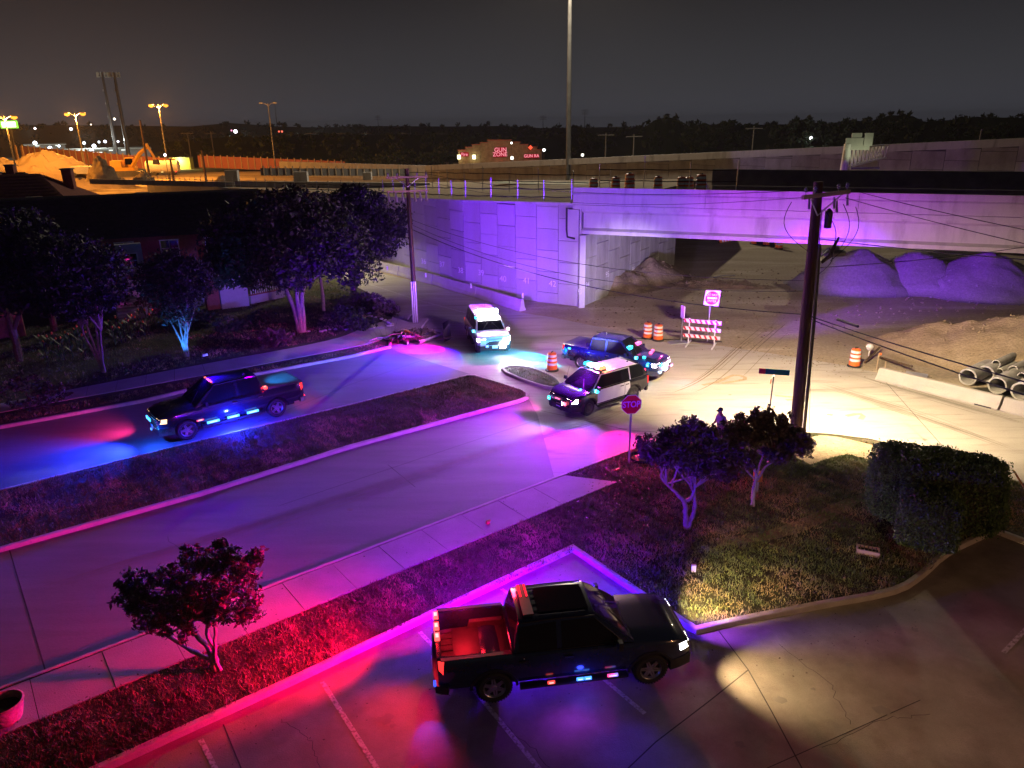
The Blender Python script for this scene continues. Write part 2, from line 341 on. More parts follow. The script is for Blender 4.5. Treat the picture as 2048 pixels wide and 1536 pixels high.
# joints and tyre-polished lines in the slabs
def joint(name, pts, w, z, mat='joint'):
    L = [Vector(p[:2]) for p in pts]
    return tag(MB().sheet(strip(L, w), z).build(name, MT[mat]), kind='structure')
joint('road_joint', gp((18, 1102), (92, 1352)), .035, .016)
joint('road_joint', gp((775, 930), (830, 975)), .02, .016)
joint('road_joint', gp((560, 1012), (700, 965), (900, 898), (1082, 838)), .02, .016)
joint('road_joint', gp((430, 880), (700, 770), (860, 716)), .02, .016)
joint('road_marking', gp((648, 549), (747, 572), (833, 600), (930, 626)), .10, .012, 'white')
joint('road_joint', gp((1082, 822), (1260, 862), (1400, 868)), .03, .012)

def bed(name, poly, h, mat, kw=.17, kerb='kerb'):
    """kerb ring and soil sheet of a raised bed"""
    inn = offset(poly, kw); n = len(poly)
    V = [(p[0], p[1], 0.0) for p in poly] + [(p[0], p[1], h - .02) for p in offset(poly, .02)] + [(p[0], p[1], h) for p in offset(poly, .045)] + [(p[0], p[1], h) for p in inn] + [(p[0], p[1], h - .06) for p in inn]
    F = []
    for i in range(n):
        j = (i + 1) % n
        for k in range(4): F.append((k * n + i, k * n + j, (k + 1) * n + j, (k + 1) * n + i))
    tag(MB().add(V, F).build(kerb, MT['kerb'], smooth=True), kind='structure')
    tag(MB().sheet(inn, h - .03).build(name, MT[mat]), kind='structure')
    return inn
med = gp((0, 985), (366, 893), (700, 813), (860, 773), (934, 754)) + gp((952, 754), (1000, 769), (1046, 783), (1058, 791), (1058, 799), (1040, 806), (700, 899), (400, 994), (0, 1106))
med = [ext(med[1], med[0], 24)] + med + [ext(med[-2], med[-1], 24)]
med_in = bed('median_soil', med, .15, 'soil', .16, 'median_kerb')
grass('median_grass', med_in, 520, .115, (.05, .11), .028, 'clumpy dark grass of the long median')
isl = arc(gp((1002, 741), (1022, 735), (1062, 739), (1108, 756), (1124, 770), (1120, 778), (1096, 779), (1050, 766), (1010, 749)), 3)
isl_in = bed('island_soil', isl, .15, 'soil', .14, 'island_kerb')
grass('island_grass', offset(isl_in, .15), 160, .115, (.04, .09), .03, 'sparse grass of the small traffic island')

def streaks(name, lab, px, n, sd, w=(.02, .05), mat='joint', ln=(.25, .8), z=.0135):
    P = arc(gp(*px), 8); V = []; F = []; m = len(P)
    for i in range(n):
        L = max(3, int(random.uniform(*ln) * m)); a = random.randint(0, m - L); off = random.gauss(0, sd); ww = random.uniform(*w); b0 = len(V)
        for k in range(a, a + L):
            t = (P[min(k + 1, m - 1)] - P[max(k - 1, 0)]).normalized(); nn = Vector((-t.y, t.x)); tp = min(1, (k - a) / 2, (a + L - 1 - k) / 2)
            for s in (-1, 1): q = P[k] + nn * (off + s * ww * tp * .5); V.append((q.x, q.y, z + i * .00002))
        for k in range(L - 1): F.append((b0 + 2 * k, b0 + 2 * k + 1, b0 + 2 * k + 3, b0 + 2 * k + 2))
    return tag(MB().add(V, F).build(name, MT[mat]), lab, kind='stuff')
MT['mark'] = pmat('tyre_mark', (.20, .18, .15), (.27, .245, .21), 2, .8)
streaks('tyre_marks', 'dark tyre marks curving along the bright road', ((1640, 770), (1740, 800), (1850, 835), (2048, 905)), 34, .22, mat='mark')
streaks('tyre_marks', 'second band of tyre marks along the bright road', ((1690, 745), (1790, 775), (1930, 815), (2048, 850)), 22, .16, mat='mark')
streaks('tyre_marks', 'tyre marks turning from the crossing into the side road', ((1300, 800), (1180, 850), (1000, 900), (760, 985), (420, 1110)), 16, .20, mat='mark', w=(.015, .035), z=.0165)
streaks('tyre_marks', 'tyre marks along the second lane of the near carriageway', ((1250, 830), (1060, 880), (800, 960), (400, 1085), (60, 1190)), 24, .16, mat='mark', w=(.015, .03), z=.0165)
streaks('tyre_marks', 'muddy wheel tracks leaving the dirt yard', ((1560, 640), (1500, 690), (1420, 760), (1330, 800)), 9, .5, mat='mound', w=(.02, .06))
V = []; F = []
def blot(px, py, r, z):
    c = G(px, py); b = len(V); V.append((c.x, c.y, z)); n = 12
    for k in range(n): a = 2 * PI * k / n; rr = r * random.uniform(.6, 1.25); V.append((c.x + rr * math.cos(a) * 1.2, c.y + rr * math.sin(a), z))
    for k in range(n): F.append((b, b + 1 + k, b + 1 + (k + 1) % n))
for px, py, r in ((770, 1440, .16), (785, 1452, .07), (905, 1480, .10), (560, 1480, .13), (1560, 1400, .12), (1700, 1330, .08), (1760, 1420, .16), (1480, 1490, .10), (1830, 1260, .09), (1590, 1322, .04), (1627, 1378, .05)): blot(px, py, r, .0095)
for px, py, r in ((700, 1020, .10), (820, 1000, .06), (1000, 930, .09), (520, 1120, .12), (300, 1190, .10), (1380, 850, .08), (1240, 870, .07), (1460, 790, .09), (1660, 830, .12), (1850, 880, .10)): blot(px, py, r, .0172)
tag(MB().add(V, F).build('oil_stains', MT['mark']), 'dark oil drips and stains on the concrete', kind='stuff')

def crack(px, z, w=.012):
    P = gp(*px); L = []
    for a, b in zip(P, P[1:]):
        for k in range(9): t = k / 9; q = a.lerp(b, t); L.append(q + Vector((random.gauss(0, .035), random.gauss(0, .035))))
    L.append(P[-1]); tag(MB().sheet(strip(L, w), z).build('concrete_crack', MT['joint']), kind='structure')
for c in (((330, 1075), (420, 1150), (470, 1215)), ((560, 1440), (620, 1480), (640, 1536)), ((1560, 1290), (1660, 1370), (1700, 1450)), ((1640, 1500), (1760, 1440), (1860, 1430))): crack(c, .0175)
crack(((880, 1310), (1010, 1450), (1100, 1536)), .0092)

# ---- corner lawn and verge (near side)
lot_edge = gp((1145, 1105), (880, 1230), (600, 1365), (230, 1536)); lot_l = ext(lot_edge[-2], lot_edge[-1], 14)
lot_r = gp((1145, 1105), (1265, 1187), (1378, 1262)) + arc(gp((1392, 1270), (1480, 1250), (1640, 1219), (1790, 1190), (1850, 1155), (1900, 1112), (1990, 1068)), 3)
lot_r2 = gp((1990, 1068), (2048, 1090)); lr_end = ext(lot_r2[0], lot_r2[1], 12)
nb = [near_far, near_r] + corner[1:] + [cor_far, lr_end] + lot_r[::-1] + lot_edge[1:] + [lot_l]
nb_in = bed('lawn_soil', nb, .15, 'soil', .17, 'lawn_kerb')
# ---- sidewalk of separate slabs, near side
walk_a = offset([near_r, near_l, near_far, (near_far[0] + 5, near_far[1] - 10)], 0)
ca = [G(1124, 955), G(547, 1172), G(0, 1385)]; cb = [G(1182, 989), G(621, 1225), G(0, 1467)]
dirw = (near_l - near_r).normalized(); nrm = Vector((dirw.y, -dirw.x)); nrm = nrm if nrm.dot(cb[0].to_2d() - ca[0].to_2d()) > 0 else -nrm
w_walk = abs((cb[1].to_2d() - near_r).dot(nrm)) - .2
sw = thing('sidewalk', 'pale concrete sidewalk of separate slabs beside the near kerb', 'sidewalk'); sw['kind'] = 'structure'
s0 = (ca[0].to_2d() - near_r).dot(dirw); k = 0; s = s0
while s < s0 + 34:
    L = 1.55; a = near_r + dirw * s + nrm * .2; b = near_r + dirw * (s + L - .018) + nrm * .2; wv = nrm * (w_walk)
    sk = 1.1 if k == 0 else 0
    poly = [a, b, b + wv, a + wv - dirw * sk]
    MB().prism(poly, .02, .152 + .004 * math.sin(k * 2.3)).build('slab', MT['walk'], sw); s += L; k += 1
walk_poly = [near_r + dirw * (s0 - 1.1) + nrm * .1, near_r + dirw * (s0 + 34) + nrm * .1, near_r + dirw * (s0 + 34) + nrm * (w_walk + .24), near_r + dirw * (s0 - 1.1) + nrm * (w_walk + .24)]
walk_cut = [near_r + dirw * s0 + nrm * .15, near_r + dirw * (s0 + 34) + nrm * .15, near_r + dirw * (s0 + 34) + nrm * (w_walk + .22), near_r + dirw * (s0 - 1.1) + nrm * (w_walk + .22)]
def grass_cut(name, poly, holes, dens, z, h, w, label, thin=0):
    o = grass(name, poly, dens, z, h, w, label, thin); me = o.data; n = len(me.vertices); V = np.zeros(n * 3, np.float32); me.vertices.foreach_get('co', V); V = V.reshape(-1, 3, 3)
    keep = np.ones(len(V), bool)
    for hpl in holes: keep &= ~inpoly(V[:, 0, :2], hpl)
    V = V[keep]; nm = add_np('tmp', V.reshape(-1, 3), np.arange(len(V) * 3).reshape(-1, 3), MT['grass']); o.data = nm.data; bpy.data.objects.remove(nm); return o
bare = arc(gp((1560, 905), (1640, 876), (1760, 900), (1900, 940), (1740, 925), (1690, 915), (1620, 935)), 3)
vis = offset(gp((-250, 1700), (-250, 1500), (0, 1380), (1254, 900), (1611, 866), (2100, 985), (2300, 1150), (1990, 1068), (1880, 1130), (1790, 1195), (1400, 1275), (1145, 1105), (880, 1235), (200, 1600)), 0)
holes = [walk_cut, bare]
def clip(poly_in):  # lawn area in view
    return poly_in
L1 = gp((-200, 1640), (0, 1470), (621, 1225), (1182, 989), (1145, 1112), (880, 1226), (560, 1376), (215, 1536))
grass_cut('verge_grass', L1, holes, 760, .118, (.05, .11), .024, 'short grass of the verge between sidewalk and parking lot')
L2 = gp((1128, 957), (1260, 908), (1330, 884), (1440, 870), (1611, 872), (1790, 900), (2040, 972), (2140, 1000), (2120, 1090), (1990, 1062), (1900, 1106), (1846, 1150), (1786, 1183), (1480, 1244), (1394, 1262), (1260, 1178), (1150, 1100), (1188, 990))
grass_cut('lawn_grass', L2, holes, 720, .118, (.05, .13), .026, 'patchy green and straw coloured grass of the corner lawn')
tag(MB().sheet(bare, .128).build('bare_earth', MT['clay']), kind='structure')
tag(MB().sheet(arc(gp((1430, 1085), (1560, 1060), (1700, 1000), (1720, 1010), (1590, 1075), (1440, 1100)), 3), .124).build('worn_path', MT['mound']), kind='structure')

# ---- parking lot
lotp = [lot_l, lot_edge[-1], lot_edge[-2], lot_edge[-3], lot_edge[0]] + lot_r[1:] + [lr_end, Vector((60, -30)), Vector((-40, -30))]
MB().sheet(lotp, .004).build('parking_lot', MT['lot'])['kind'] = 'structure'
joint('lot_joint', gp((1436, 1262), (1495, 1340), (1540, 1420), (1620, 1570)), .03, .009)
joint('lot_joint', gp((1495, 1340), (1420, 1400), (1310, 1484), (1230, 1560)), .03, .009)
joint('lot_joint', gp((445, 1450), (480, 1536), (495, 1600)), .03, .009)
joint('lot_joint', gp((1840, 1400), (1480, 1560)), .02, .009)
for a in (((836, 1266), (885, 1318)), ((640, 1366), (752, 1545)), ((930, 1365), (1090, 1560)), ((1168, 1330), (1286, 1430)), ((396, 1482), (440, 1570)), ((1000, 1180), (1030, 1200)), ((2012, 1308), (2100, 1215))):
    joint('parking_stripe', gp(*a), .11, .010, 'white')

# ---- far side land, sidewalk and verge
fl = [side_far] + side_l + [far_curb[0]] + far_curb[1:] + [fc_end, Vector((-90, 40)), Vector((-90, 84)), Vector((-60, 100))]
fl_in = bed('yard_soil', fl, .15, 'soil', .17, 'yard_kerb')
sw2 = thing('sidewalk', 'grey concrete sidewalk curving past the dark yard beyond the street', 'sidewalk'); sw2['kind'] = 'structure'
lo = arc(gp((-330, 905), (0, 831), (350, 766), (700, 700), (760, 684), (800, 672)), 6); hi = arc(gp((-330, 885), (0, 813), (350, 744), (650, 687), (740, 655), (824, 630)), 6)
for i in range(len(lo) - 1):
    a, b, c, d = lo[i], lo[i + 1], hi[i + 1], hi[i]; g = (b - a).normalized() * .02
    MB().prism([a, b - g, c - g, d], .02, .15 + .003 * math.sin(i * 1.9)).build('slab', MT['walk'], sw2)
MB().prism(gp((786, 672), (835, 630), (858, 640), (815, 690)), .02, .149).build('slab', MT['walk'], sw2)
g3 = gp((-300, 890), (0, 808), (350, 740), (650, 683), (735, 652), (742, 600), (640, 556), (520, 600), (300, 640), (0, 660), (-300, 700))
grass('yard_grass', g3, 90, .118, (.06, .13), .04, 'dark grass of the yard across the street')
g4 = gp((0, 838), (350, 772), (700, 705), (748, 690), (772, 697), (700, 712), (350, 786), (0, 853))
grass('kerb_strip_grass', g4, 240, .118, (.05, .1), .035, 'thin strip of grass between far sidewalk and kerb')

# ================================================================ earth and gravel heaps
def heap(name, c, rx, ry, h, rz, mat, label, cat, group=None, rough=.25, peaks=None, p=1.4, n=72, seed=1, z0=0.0, ridged=1.0):
    V = []; F = []; m = 30; cs, sn = math.cos(rz), math.sin(rz)
    pk = peaks or [(0, 0, 1, 1)]
    for j in range(m + 1):
        r = j / m
        for i in range(n):
            w = 2 * PI * i / n; wob = 1 + .16 * noise.noise(Vector((math.cos(w) * 1.7, math.sin(w) * 1.7, seed)))
            u, v = r * math.cos(w) * wob, r * math.sin(w) * wob
            x, y = u * rx, v * ry; hh = 0
            for (px_, py_, ph, pr) in pk:
                d = math.hypot(u - px_, v - py_) / pr; hh = max(hh, ph * max(0, 1 - d ** p) ** 1.0 if p > 1 else ph * max(0, 1 - d))
            edge = min(1, (1 - r) * 5)
            q = Vector((x * .8, y * .8, seed)); nz = noise.fractal(q * 1.0, 1.0, 2.0, 5) * rough * edge
            lump = abs(noise.noise(q * 2.6)) * rough * .7 * edge * ridged
            z = hh * h * min(1, edge * 1.0 + .0) + nz * h * .35 + lump * .35
            V.append((c[0] + x * cs - y * sn, c[1] + x * sn + y * cs, z0 + max(-.02 if j == m else .0, z) - (.03 if j == m else 0)))
    for j in range(m):
        for i in range(n): F.append((j * n + i, j * n + (i + 1) % n, (j + 1) * n + (i + 1) % n, (j + 1) * n + i))
    o = MB().add(V, F).build(name, MT[mat], smooth=True)
    if n >= 72:
        SV = []; SF = []
        for q in range(420):
            j = random.randint(3, m); i = random.randrange(n); p_ = V[j * n + i]; out = 1.0 if random.random() < .8 else random.uniform(1.0, 1.12); r_ = random.uniform(.025, .09) * (1 if random.random() < .9 else 1.8); b = len(SV)
            cx_, cy_ = c[0] + (p_[0] - c[0]) * out + random.gauss(0, .1), c[1] + (p_[1] - c[1]) * out + random.gauss(0, .1)
            for e_ in ((1, 0, 0), (0, 1, 0), (-1, 0, 0), (0, -1, 0), (0, 0, .9)): SV.append((cx_ + e_[0] * r_ * random.uniform(.7, 1.3), cy_ + e_[1] * r_ * random.uniform(.7, 1.3), max(p_[2] if out == 1 else 0, 0) + e_[2] * r_ - .01))
            SF += [(b, b + 1, b + 4), (b + 1, b + 2, b + 4), (b + 2, b + 3, b + 4), (b + 3, b, b + 4)]
        tag(MB().add(SV, SF).build('stones', MT[mat], o), kind='stuff')
    return tag(o, label, cat, group)
heap('dirt_mound', (G(1275, 575).x, G(1275, 575).y + 1.2), 6.2, 3.0, 1.75, R(38), 'mound', 'rough brown earth mound heaped against the foot of the abutment wall', 'earth mound', rough=.6, peaks=[(-.35, 0, .8, .75), (.35, .05, 1.0, .7)], seed=4)
heap('dirt_ridge', G(1440, 572), 4.2, 1.3, .45, R(-12), 'mound', 'low dark ridge of loose earth trailing right of the abutment mound', 'earth ridge', rough=.7, seed=9)
heap('clay_pile', (28.2, 37.6), 9.0, 4.3, 3.3, R(-34), 'clay', 'big pale clay pile behind the concrete pipes and road barriers', 'earth pile', rough=.2, peaks=[(.2, .0, 1.0, 1.1), (-.35, .05, .58, .65)], p=1.15, seed=2)
GP = 'gravel heaps under the bridge'
heap('gravel_pile', (27.6, 58.3), 5.6, 4.6, 2.9, R(10), 'gravel', 'smooth rounded gravel heap nearest the wooden pole beyond the bridge', 'gravel pile', GP, rough=.13, p=1.3, seed=3, ridged=.4)
heap('gravel_pile', (36.4, 55.6), 6.8, 4.8, 3.0, R(-10), 'gravel', 'large gravel heap with a flat sloping face, right of the rounded heap', 'gravel pile', GP, rough=.13, peaks=[(-.05, 0, 1, .95)], p=1.15, seed=6, ridged=.4)
heap('gravel_pile', (31.8, 57.4), 6.2, 3.9, 2.7, R(-25), 'gravel', 'lower gravel heap filling the dip between the two large heaps', 'gravel pile', GP, rough=.13, p=1.2, seed=8, ridged=.4)
heap('gravel_pile', (42.8, 56.5), 5.2, 4.2, 2.6, R(5), 'gravel', 'gravel heap half out of the frame at the right end of the row', 'gravel pile', GP, rough=.13, p=1.2, seed=12, ridged=.4)
heap('gravel_pile', (39.0, 66.0), 7.0, 3.6, 2.0, R(5), 'gravel', 'long low gravel heap behind the others beneath the girder', 'gravel pile', GP, rough=.13, p=1.2, seed=15, ridged=.4)
# clods and stones lying on the yard
V = []; F = []
for i in range(900):
    x = random.uniform(4, 34); y = random.uniform(41, 66)
    if inpoly(np.array([[x, y]]), road_poly)[0]: continue
    r = random.uniform(.03, .12); b = len(V)
    for q in ((1, 0, 0), (0, 1, 0), (-1, 0, 0), (0, -1, 0), (0, 0, .8)): V.append((x + q[0] * r * random.uniform(.7, 1.3), y + q[1] * r * random.uniform(.7, 1.3), .0 + q[2] * r))
    F += [(b, b + 1, b + 4), (b + 1, b + 2, b + 4), (b + 2, b + 3, b + 4), (b + 3, b, b + 4)]
tag(MB().add(V, F).build('loose_clods', MT['mound']), 'loose clods of earth scattered over the dirt yard', kind='stuff')
V = []; F = []
for i in range(420):
    u = random.uniform(0, 1); p = ((Vector(edge_r[3]) * (1 - u) + Vector(edge_r[7]) * u)) + Vector((random.gauss(0, .9), random.gauss(.3, .9)))
    r = random.uniform(.015, .05); b = len(V)
    for q in ((1, 0, 0), (0, 1, 0), (-1, 0, 0), (0, -1, 0), (0, 0, .8)): V.append((p.x + q[0] * r, p.y + q[1] * r, .008 + q[2] * r))
    F += [(b, b + 1, b + 4), (b + 1, b + 2, b + 4), (b + 2, b + 3, b + 4), (b + 3, b, b + 4)]
tag(MB().add(V, F).build('road_grit', MT['mound']), 'grit and small stones along the dirty road edge', kind='stuff')
for pts in (((1408, 772), (1440, 765), (1470, 752), (1486, 758), (1440, 766)), ((1696, 834), (1720, 830), (1716, 838)), ((1550, 793), (1590, 797), (1570, 799))):
    joint('road_stain', arc(gp(*pts), 3), .22, .013, 'clay')

# ================================================================ retaining wall of staggered panels
PNL = MB().box((0, 0, 0), (1, 1, 1)).build('panel', MT['conc2']); PM = PNL.data
bmx = bmesh.new(); bmx.from_mesh(PM); bmesh.ops.bevel(bmx, geom=bmx.edges[:], offset=.012, segments=1); bmx.to_mesh(PM); bmx.free(); bpy.data.objects.remove(PNL)
PM2 = PM.copy(); PM2.materials[0] = MT['conc']
def panel_wall(root, A, B, zA, zB, pw, ph, limit=400, gap=.035, cap=True, mesh=None, first=0):
    """staggered panels from A to B (outer face on the camera side); zA, zB top heights"""
    A = Vector(A[:2]); B = Vector(B[:2]); L = (B - A).length; d = (B - A) / L; nrm_ = Vector((d.y, -d.x))
    if nrm_.dot(-A) < 0: nrm_ = -nrm_
    n = max(1, round(L / pw)); w = L / n; ang = math.atan2(d.y, d.x)
    for i in range(n):
        c = A + d * (w * (i + .5)); zt = zA + (zB - zA) * (i + .5) / n; z = -(ph * .5 if (i + first) % 2 else 0)
        while z < zt - .05:
            z1 = min(z + ph, zt); z0 = max(z, -.05)
            if z1 - z0 > .15:
                dp = .16 + .012 * random.random(); cc = c + nrm_ * (dp / 2)
                o = inst(PM if random.random() < .6 else PM2, 'panel', root, (cc.x, cc.y, (z0 + z1) / 2), (0, 0, ang), (w - gap, dp, z1 - z0 - gap))
            z += ph
    back = strip([A, B], .25, 1 if Vector((-d.y, d.x)).dot(nrm_) < 0 else -1)
    V = [(p[0], p[1], 0) for p in back]; tops = [zA, zB, zB, zA]
    MB().add([(p[0], p[1], -.05) for p in back] + [(p[0], p[1], t - .04) for p, t in zip(back, tops)], [(0, 1, 5, 4), (1, 2, 6, 5), (2, 3, 7, 6), (3, 0, 4, 7), (4, 5, 6, 7)]).build('backing', MT['dconc'], root)
    if cap:
        cp = strip([A + nrm_ * .22, B + nrm_ * .22], .55, 1 if Vector((-d.y, d.x)).dot(nrm_) < 0 else -1)
        MB().add([(p[0], p[1], t - .03) for p, t in zip(cp, tops)] + [(p[0], p[1], t + .12) for p, t in zip(cp, tops)], [(0, 1, 5, 4), (1, 2, 6, 5), (2, 3, 7, 6), (3, 0, 4, 7), (4, 5, 6, 7), (3, 2, 1, 0)]).build('coping', MT['conc'], root)
C0 = G(1162, 613).to_2d(); W1 = G(1035, 597).to_2d(); W2 = G(935, 580).to_2d(); W3 = G(774, 530).to_2d(); W4 = Vector((-38.5, 104)); W5 = Vector((-66, 140)); C1 = G(1345, 530).to_2d()
rw = thing('retaining_wall', 'tall concrete panel retaining wall washed in violet light beside the road', 'retaining wall')
zc = 7.2
panel_wall(rw, C0, W1, zc, 7.1, 2.0, 1.55, first=0); panel_wall(rw, W1, W2, 7.1, 6.95, 2.0, 1.55, first=1); panel_wall(rw, W2, W3, 6.95, 6.3, 2.0, 1.55); panel_wall(rw, W3, W4, 6.3, 5.0, 2.6, 2.1)
panel_wall(rw, W4, W5, 5.0, 3.6, 6, 5, cap=True)
ab = thing('abutment_wall', 'pale concrete abutment wall under the bridge end, chalked with panel numbers', 'abutment')
panel_wall(ab, C0, C1, 5.1, 5.1, 2.05, 1.7, cap=False)
MB().box((C0.x - .02, C0.y - .22, 2.55), (.42, .42, 5.2), rz=R(10)).build('corner_post', MT['conc'], ab)
# chalk numbers
def wall_text(s, px, py, A, B, parent, size=.55):
    A = Vector(A[:2]); B = Vector(B[:2]); d = (B - A).normalized(); n_ = Vector((d.y, -d.x)); n_ = n_ if n_.dot(-A) > 0 else -n_
    r_ = ray(px, py); o = Vector((0, 0)); den = r_.x * n_.x + r_.y * n_.y; t = (A + n_ * .2).dot(n_) / den; p = Vector((r_.x * t, r_.y * t, CAM_H + r_.z * t))
    rz = math.atan2(n_.y, n_.x) + PI / 2
    text(s, size, MT['reflect'], parent, p, (PI / 2, 0, rz), 'panel_number', .002)
for s_, px_, py_ in (('42', 1105, 568), ('41', 1053, 562), ('40', 1006, 558), ('39', 962, 546), ('38', 921, 541), ('37', 884, 529), ('36', 847, 523)):
    wall_text(s_, px_, py_, C0 if px_ > 1000 else W1, W1 if px_ > 1000 else W2, rw, .62)
for s_, px_, py_ in (('93', 1160, 583), ('94', 1175, 570), ('95', 1215, 549), ('96', 1267, 539), ('97', 1315, 519)): wall_text(s_, px_, py_, C0, C1, ab, .62)

# ramp top behind the wall
rt_ = [C0, W1, W2, W3, W4, W5]; zz = [zc, 7.1, 6.95, 6.3, 5.0, 3.6]; bk = [Vector((22, 86)), Vector((10, 88)), Vector((2, 92)), Vector((-4, 100)), Vector((-20, 122)), Vector((-46, 152))]
V = [(p.x, p.y, z - .25) for p, z in zip(rt_, zz)] + [(p.x, p.y, z - .7) for p, z in zip(bk, zz)]
n_ = len(rt_)
tag(MB().add(V, [(i, i + 1, n_ + i + 1, n_ + i) for i in range(n_ - 1)]).build('ramp', MT['dirt']), kind='structure')
V = [(p.x, p.y, z - .7) for p, z in zip(bk, zz)] + [(p.x + 6, p.y + 9, 0) for p in bk]
tag(MB().add(V, [(i, i + 1, n_ + i + 1, n_ + i) for i in range(n_ - 1)]).build('ramp_bank', MT['dirt']), kind='structure')
tag(MB().sheet([(-2, 84), (16, 78), (18, 81), (-1, 88)], 6.5).build('grass_bank', MT['grass']), kind='structure')

# ================================================================ bridge
T0 = G(1147, 375, 8.36).to_2d(); T1 = G(2048, 392, 8.36).to_2d(); bd = (T1 - T0).normalized(); T2 = T1 + bd * 22; bn = Vector((-bd.y, bd.x)); BL = (T2 - T0).length
brz = math.atan2(bd.y, bd.x)
br = thing('highway_bridge', 'concrete highway bridge crossing above the dirt yard, lit blue and magenta', 'bridge', (T0.x, T0.y, 0), brz)
def beam(name, prof, x0, x1, mat='conc', y=0, slope=0):
    """extrude a y-z outline along the bridge"""
    n = len(prof); V = [(x0, y + a, b) for a, b in prof] + [(x1, y + a, b + slope) for a, b in prof]
    tr = [tuple(t) for t in tessellate_polygon([[Vector((a, b, 0)) for a, b in prof]])]
    return MB().add(V, [(i, (i + 1) % n, n + (i + 1) % n, n + i) for i in range(n)] + tr + [tuple(n + i for i in t) for t in tr]).build(name, MT[mat], br)
sl = -.28 * BL / 26
for k in range(int(BL / 9) + 1):   # parapet cast in lengths
    x0 = k * 9.0; x1 = min(BL, x0 + 8.98)
    beam('parapet', [(-.06, 7.22), (-.03, 7.9), (0.02, 8.0), (.02, 8.36), (.28, 8.36), (.42, 7.2)], x0, x1)
beam('deck_edge', [(-.10, 6.92), (-.10, 7.20), (.6, 7.20), (.6, 6.92)], -.0, BL)
beam('deck', [(.61, 6.94), (.61, 7.19), (11.6, 7.19), (11.6, 6.94)], -.0, BL, 'dconc')
I_ = [(-.0, 6.90), (-.0, 6.78), (.26, 6.62), (.26, 5.62), (.0, 5.46), (.0, 5.22), (.95, 5.22), (.95, 5.46), (.69, 5.62), (.69, 6.62), (.95, 6.78), (.95, 6.90)]
for y in (.12, 2.9, 5.7, 8.5, 10.5): beam('girder', I_, .25 if y > .2 else .5, BL, 'conc', y, 0)
beam('end_block', [(-.12, 5.0), (-.12, 6.89), (1.6, 6.89), (1.6, 5.0)], -.35, .46, 'conc')
beam('end_diaphragm', [(1.7, 5.1), (1.7, 6.89), (11.4, 6.89), (11.4, 5.1)], -.35, .1, 'conc')
MB().tube([(-.42, -.16, 7.0), (-.42, -.16, 5.5), (-.36, -.16, 5.0), (.2, -.16, 4.9)], .07, 8).build('drain_pipe', MT['black'], br)
# second bridge behind, its shade put into a dark concrete colour
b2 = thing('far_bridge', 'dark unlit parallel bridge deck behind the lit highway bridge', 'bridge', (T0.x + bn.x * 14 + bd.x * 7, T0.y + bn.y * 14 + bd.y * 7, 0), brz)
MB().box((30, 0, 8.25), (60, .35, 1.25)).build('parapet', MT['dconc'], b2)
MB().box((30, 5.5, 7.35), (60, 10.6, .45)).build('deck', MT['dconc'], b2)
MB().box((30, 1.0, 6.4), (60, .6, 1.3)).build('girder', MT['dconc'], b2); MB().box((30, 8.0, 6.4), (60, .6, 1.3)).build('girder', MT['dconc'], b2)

# ================================================================ far highway wall
FA = AT(852, 331, 165); FB = AT(2048, 276, 118); FC = AT(560, 323, 195)
fw = thing('highway_wall', 'long grey panel wall carrying the main highway behind the bridge', 'retaining wall')
def fwall(A, B, pw, ph, zc_=0):
    L = (B.to_2d() - A.to_2d()).length; panel_wall(fw, A, B, A.z - 1.0, B.z - 1.0, pw, ph, cap=False, gap=.06)
FB2 = FB + (FB - FA).normalized() * 24
fwall(FA, FB2, 4.0, 2.4)
def par(A, B, name, root, h=1.0, dz=-1.0, w=.45):
    a = A.to_2d(); b = B.to_2d(); d = (b - a).normalized(); nn = Vector((d.y, -d.x)); nn = nn if nn.dot(-a) > 0 else -nn
    P = [a + nn * .35, b + nn * .35, b - nn * w, a - nn * w]; zs = [A.z, B.z, B.z, A.z]
    MB().add([(p.x, p.y, z + dz) for p, z in zip(P, zs)] + [(p.x, p.y, z + dz + h) for p, z in zip(P, zs)], [(0, 1, 5, 4), (1, 2, 6, 5), (2, 3, 7, 6), (3, 0, 4, 7), (4, 5, 6, 7), (3, 2, 1, 0)]).build(name, MT['conc'], root)
par(FA, FB2, 'parapet', fw)
fw2 = thing('ramp_barrier', 'low sodium-lit concrete barrier continuing the highway wall to the left', 'barrier'); par(FC, FA, 'barrier', fw2, 3.2, -3.2)
# ================================================================ vehicles (local x forward, y left, z up; origin on the ground at mid wheelbase)
def lerp_list(L, x):
    for (x0, z0), (x1, z1) in zip(L, L[1:]):
        if x0 <= x <= x1: return z0 + (z1 - z0) * (x - x0) / max(1e-6, x1 - x0)
    return L[0][1] if x < L[0][0] else L[-1][1]
class Spec: pass
def spec(**k):
    s = Spec(); s.__dict__.update(k); return s
PICK = spec(W=1.98, wb=3.66, nose=2.80, tail=-3.08, sill=.50, belt=1.22, rw=.41, tw=.27, ra=.50,
            top=[(-3.08, 1.30), (-1.40, 1.30), (-1.38, 1.25), (1.2, 1.22), (2.0, 1.19), (2.5, 1.14), (2.72, 1.07), (2.80, .98)],
            bed=(-3.0, -1.42, .80), cab=(-1.38, -1.22, .52, 1.42), roof=1.93, nr=.75, nd=.20, roofw=.62, crew=True)
SUV = spec(W=1.96, wb=2.90, nose=2.36, tail=-2.52, sill=.42, belt=1.12, rw=.375, tw=.25, ra=.455,
           top=[(-2.52, 1.12), (1.3, 1.10), (1.7, 1.07), (2.1, 1.0), (2.28, .93), (2.36, .85)],
           bed=None, cab=(-2.50, -2.02, .50, 1.42), roof=1.74, nr=.80, nd=.27, roofw=.60, crew=True)
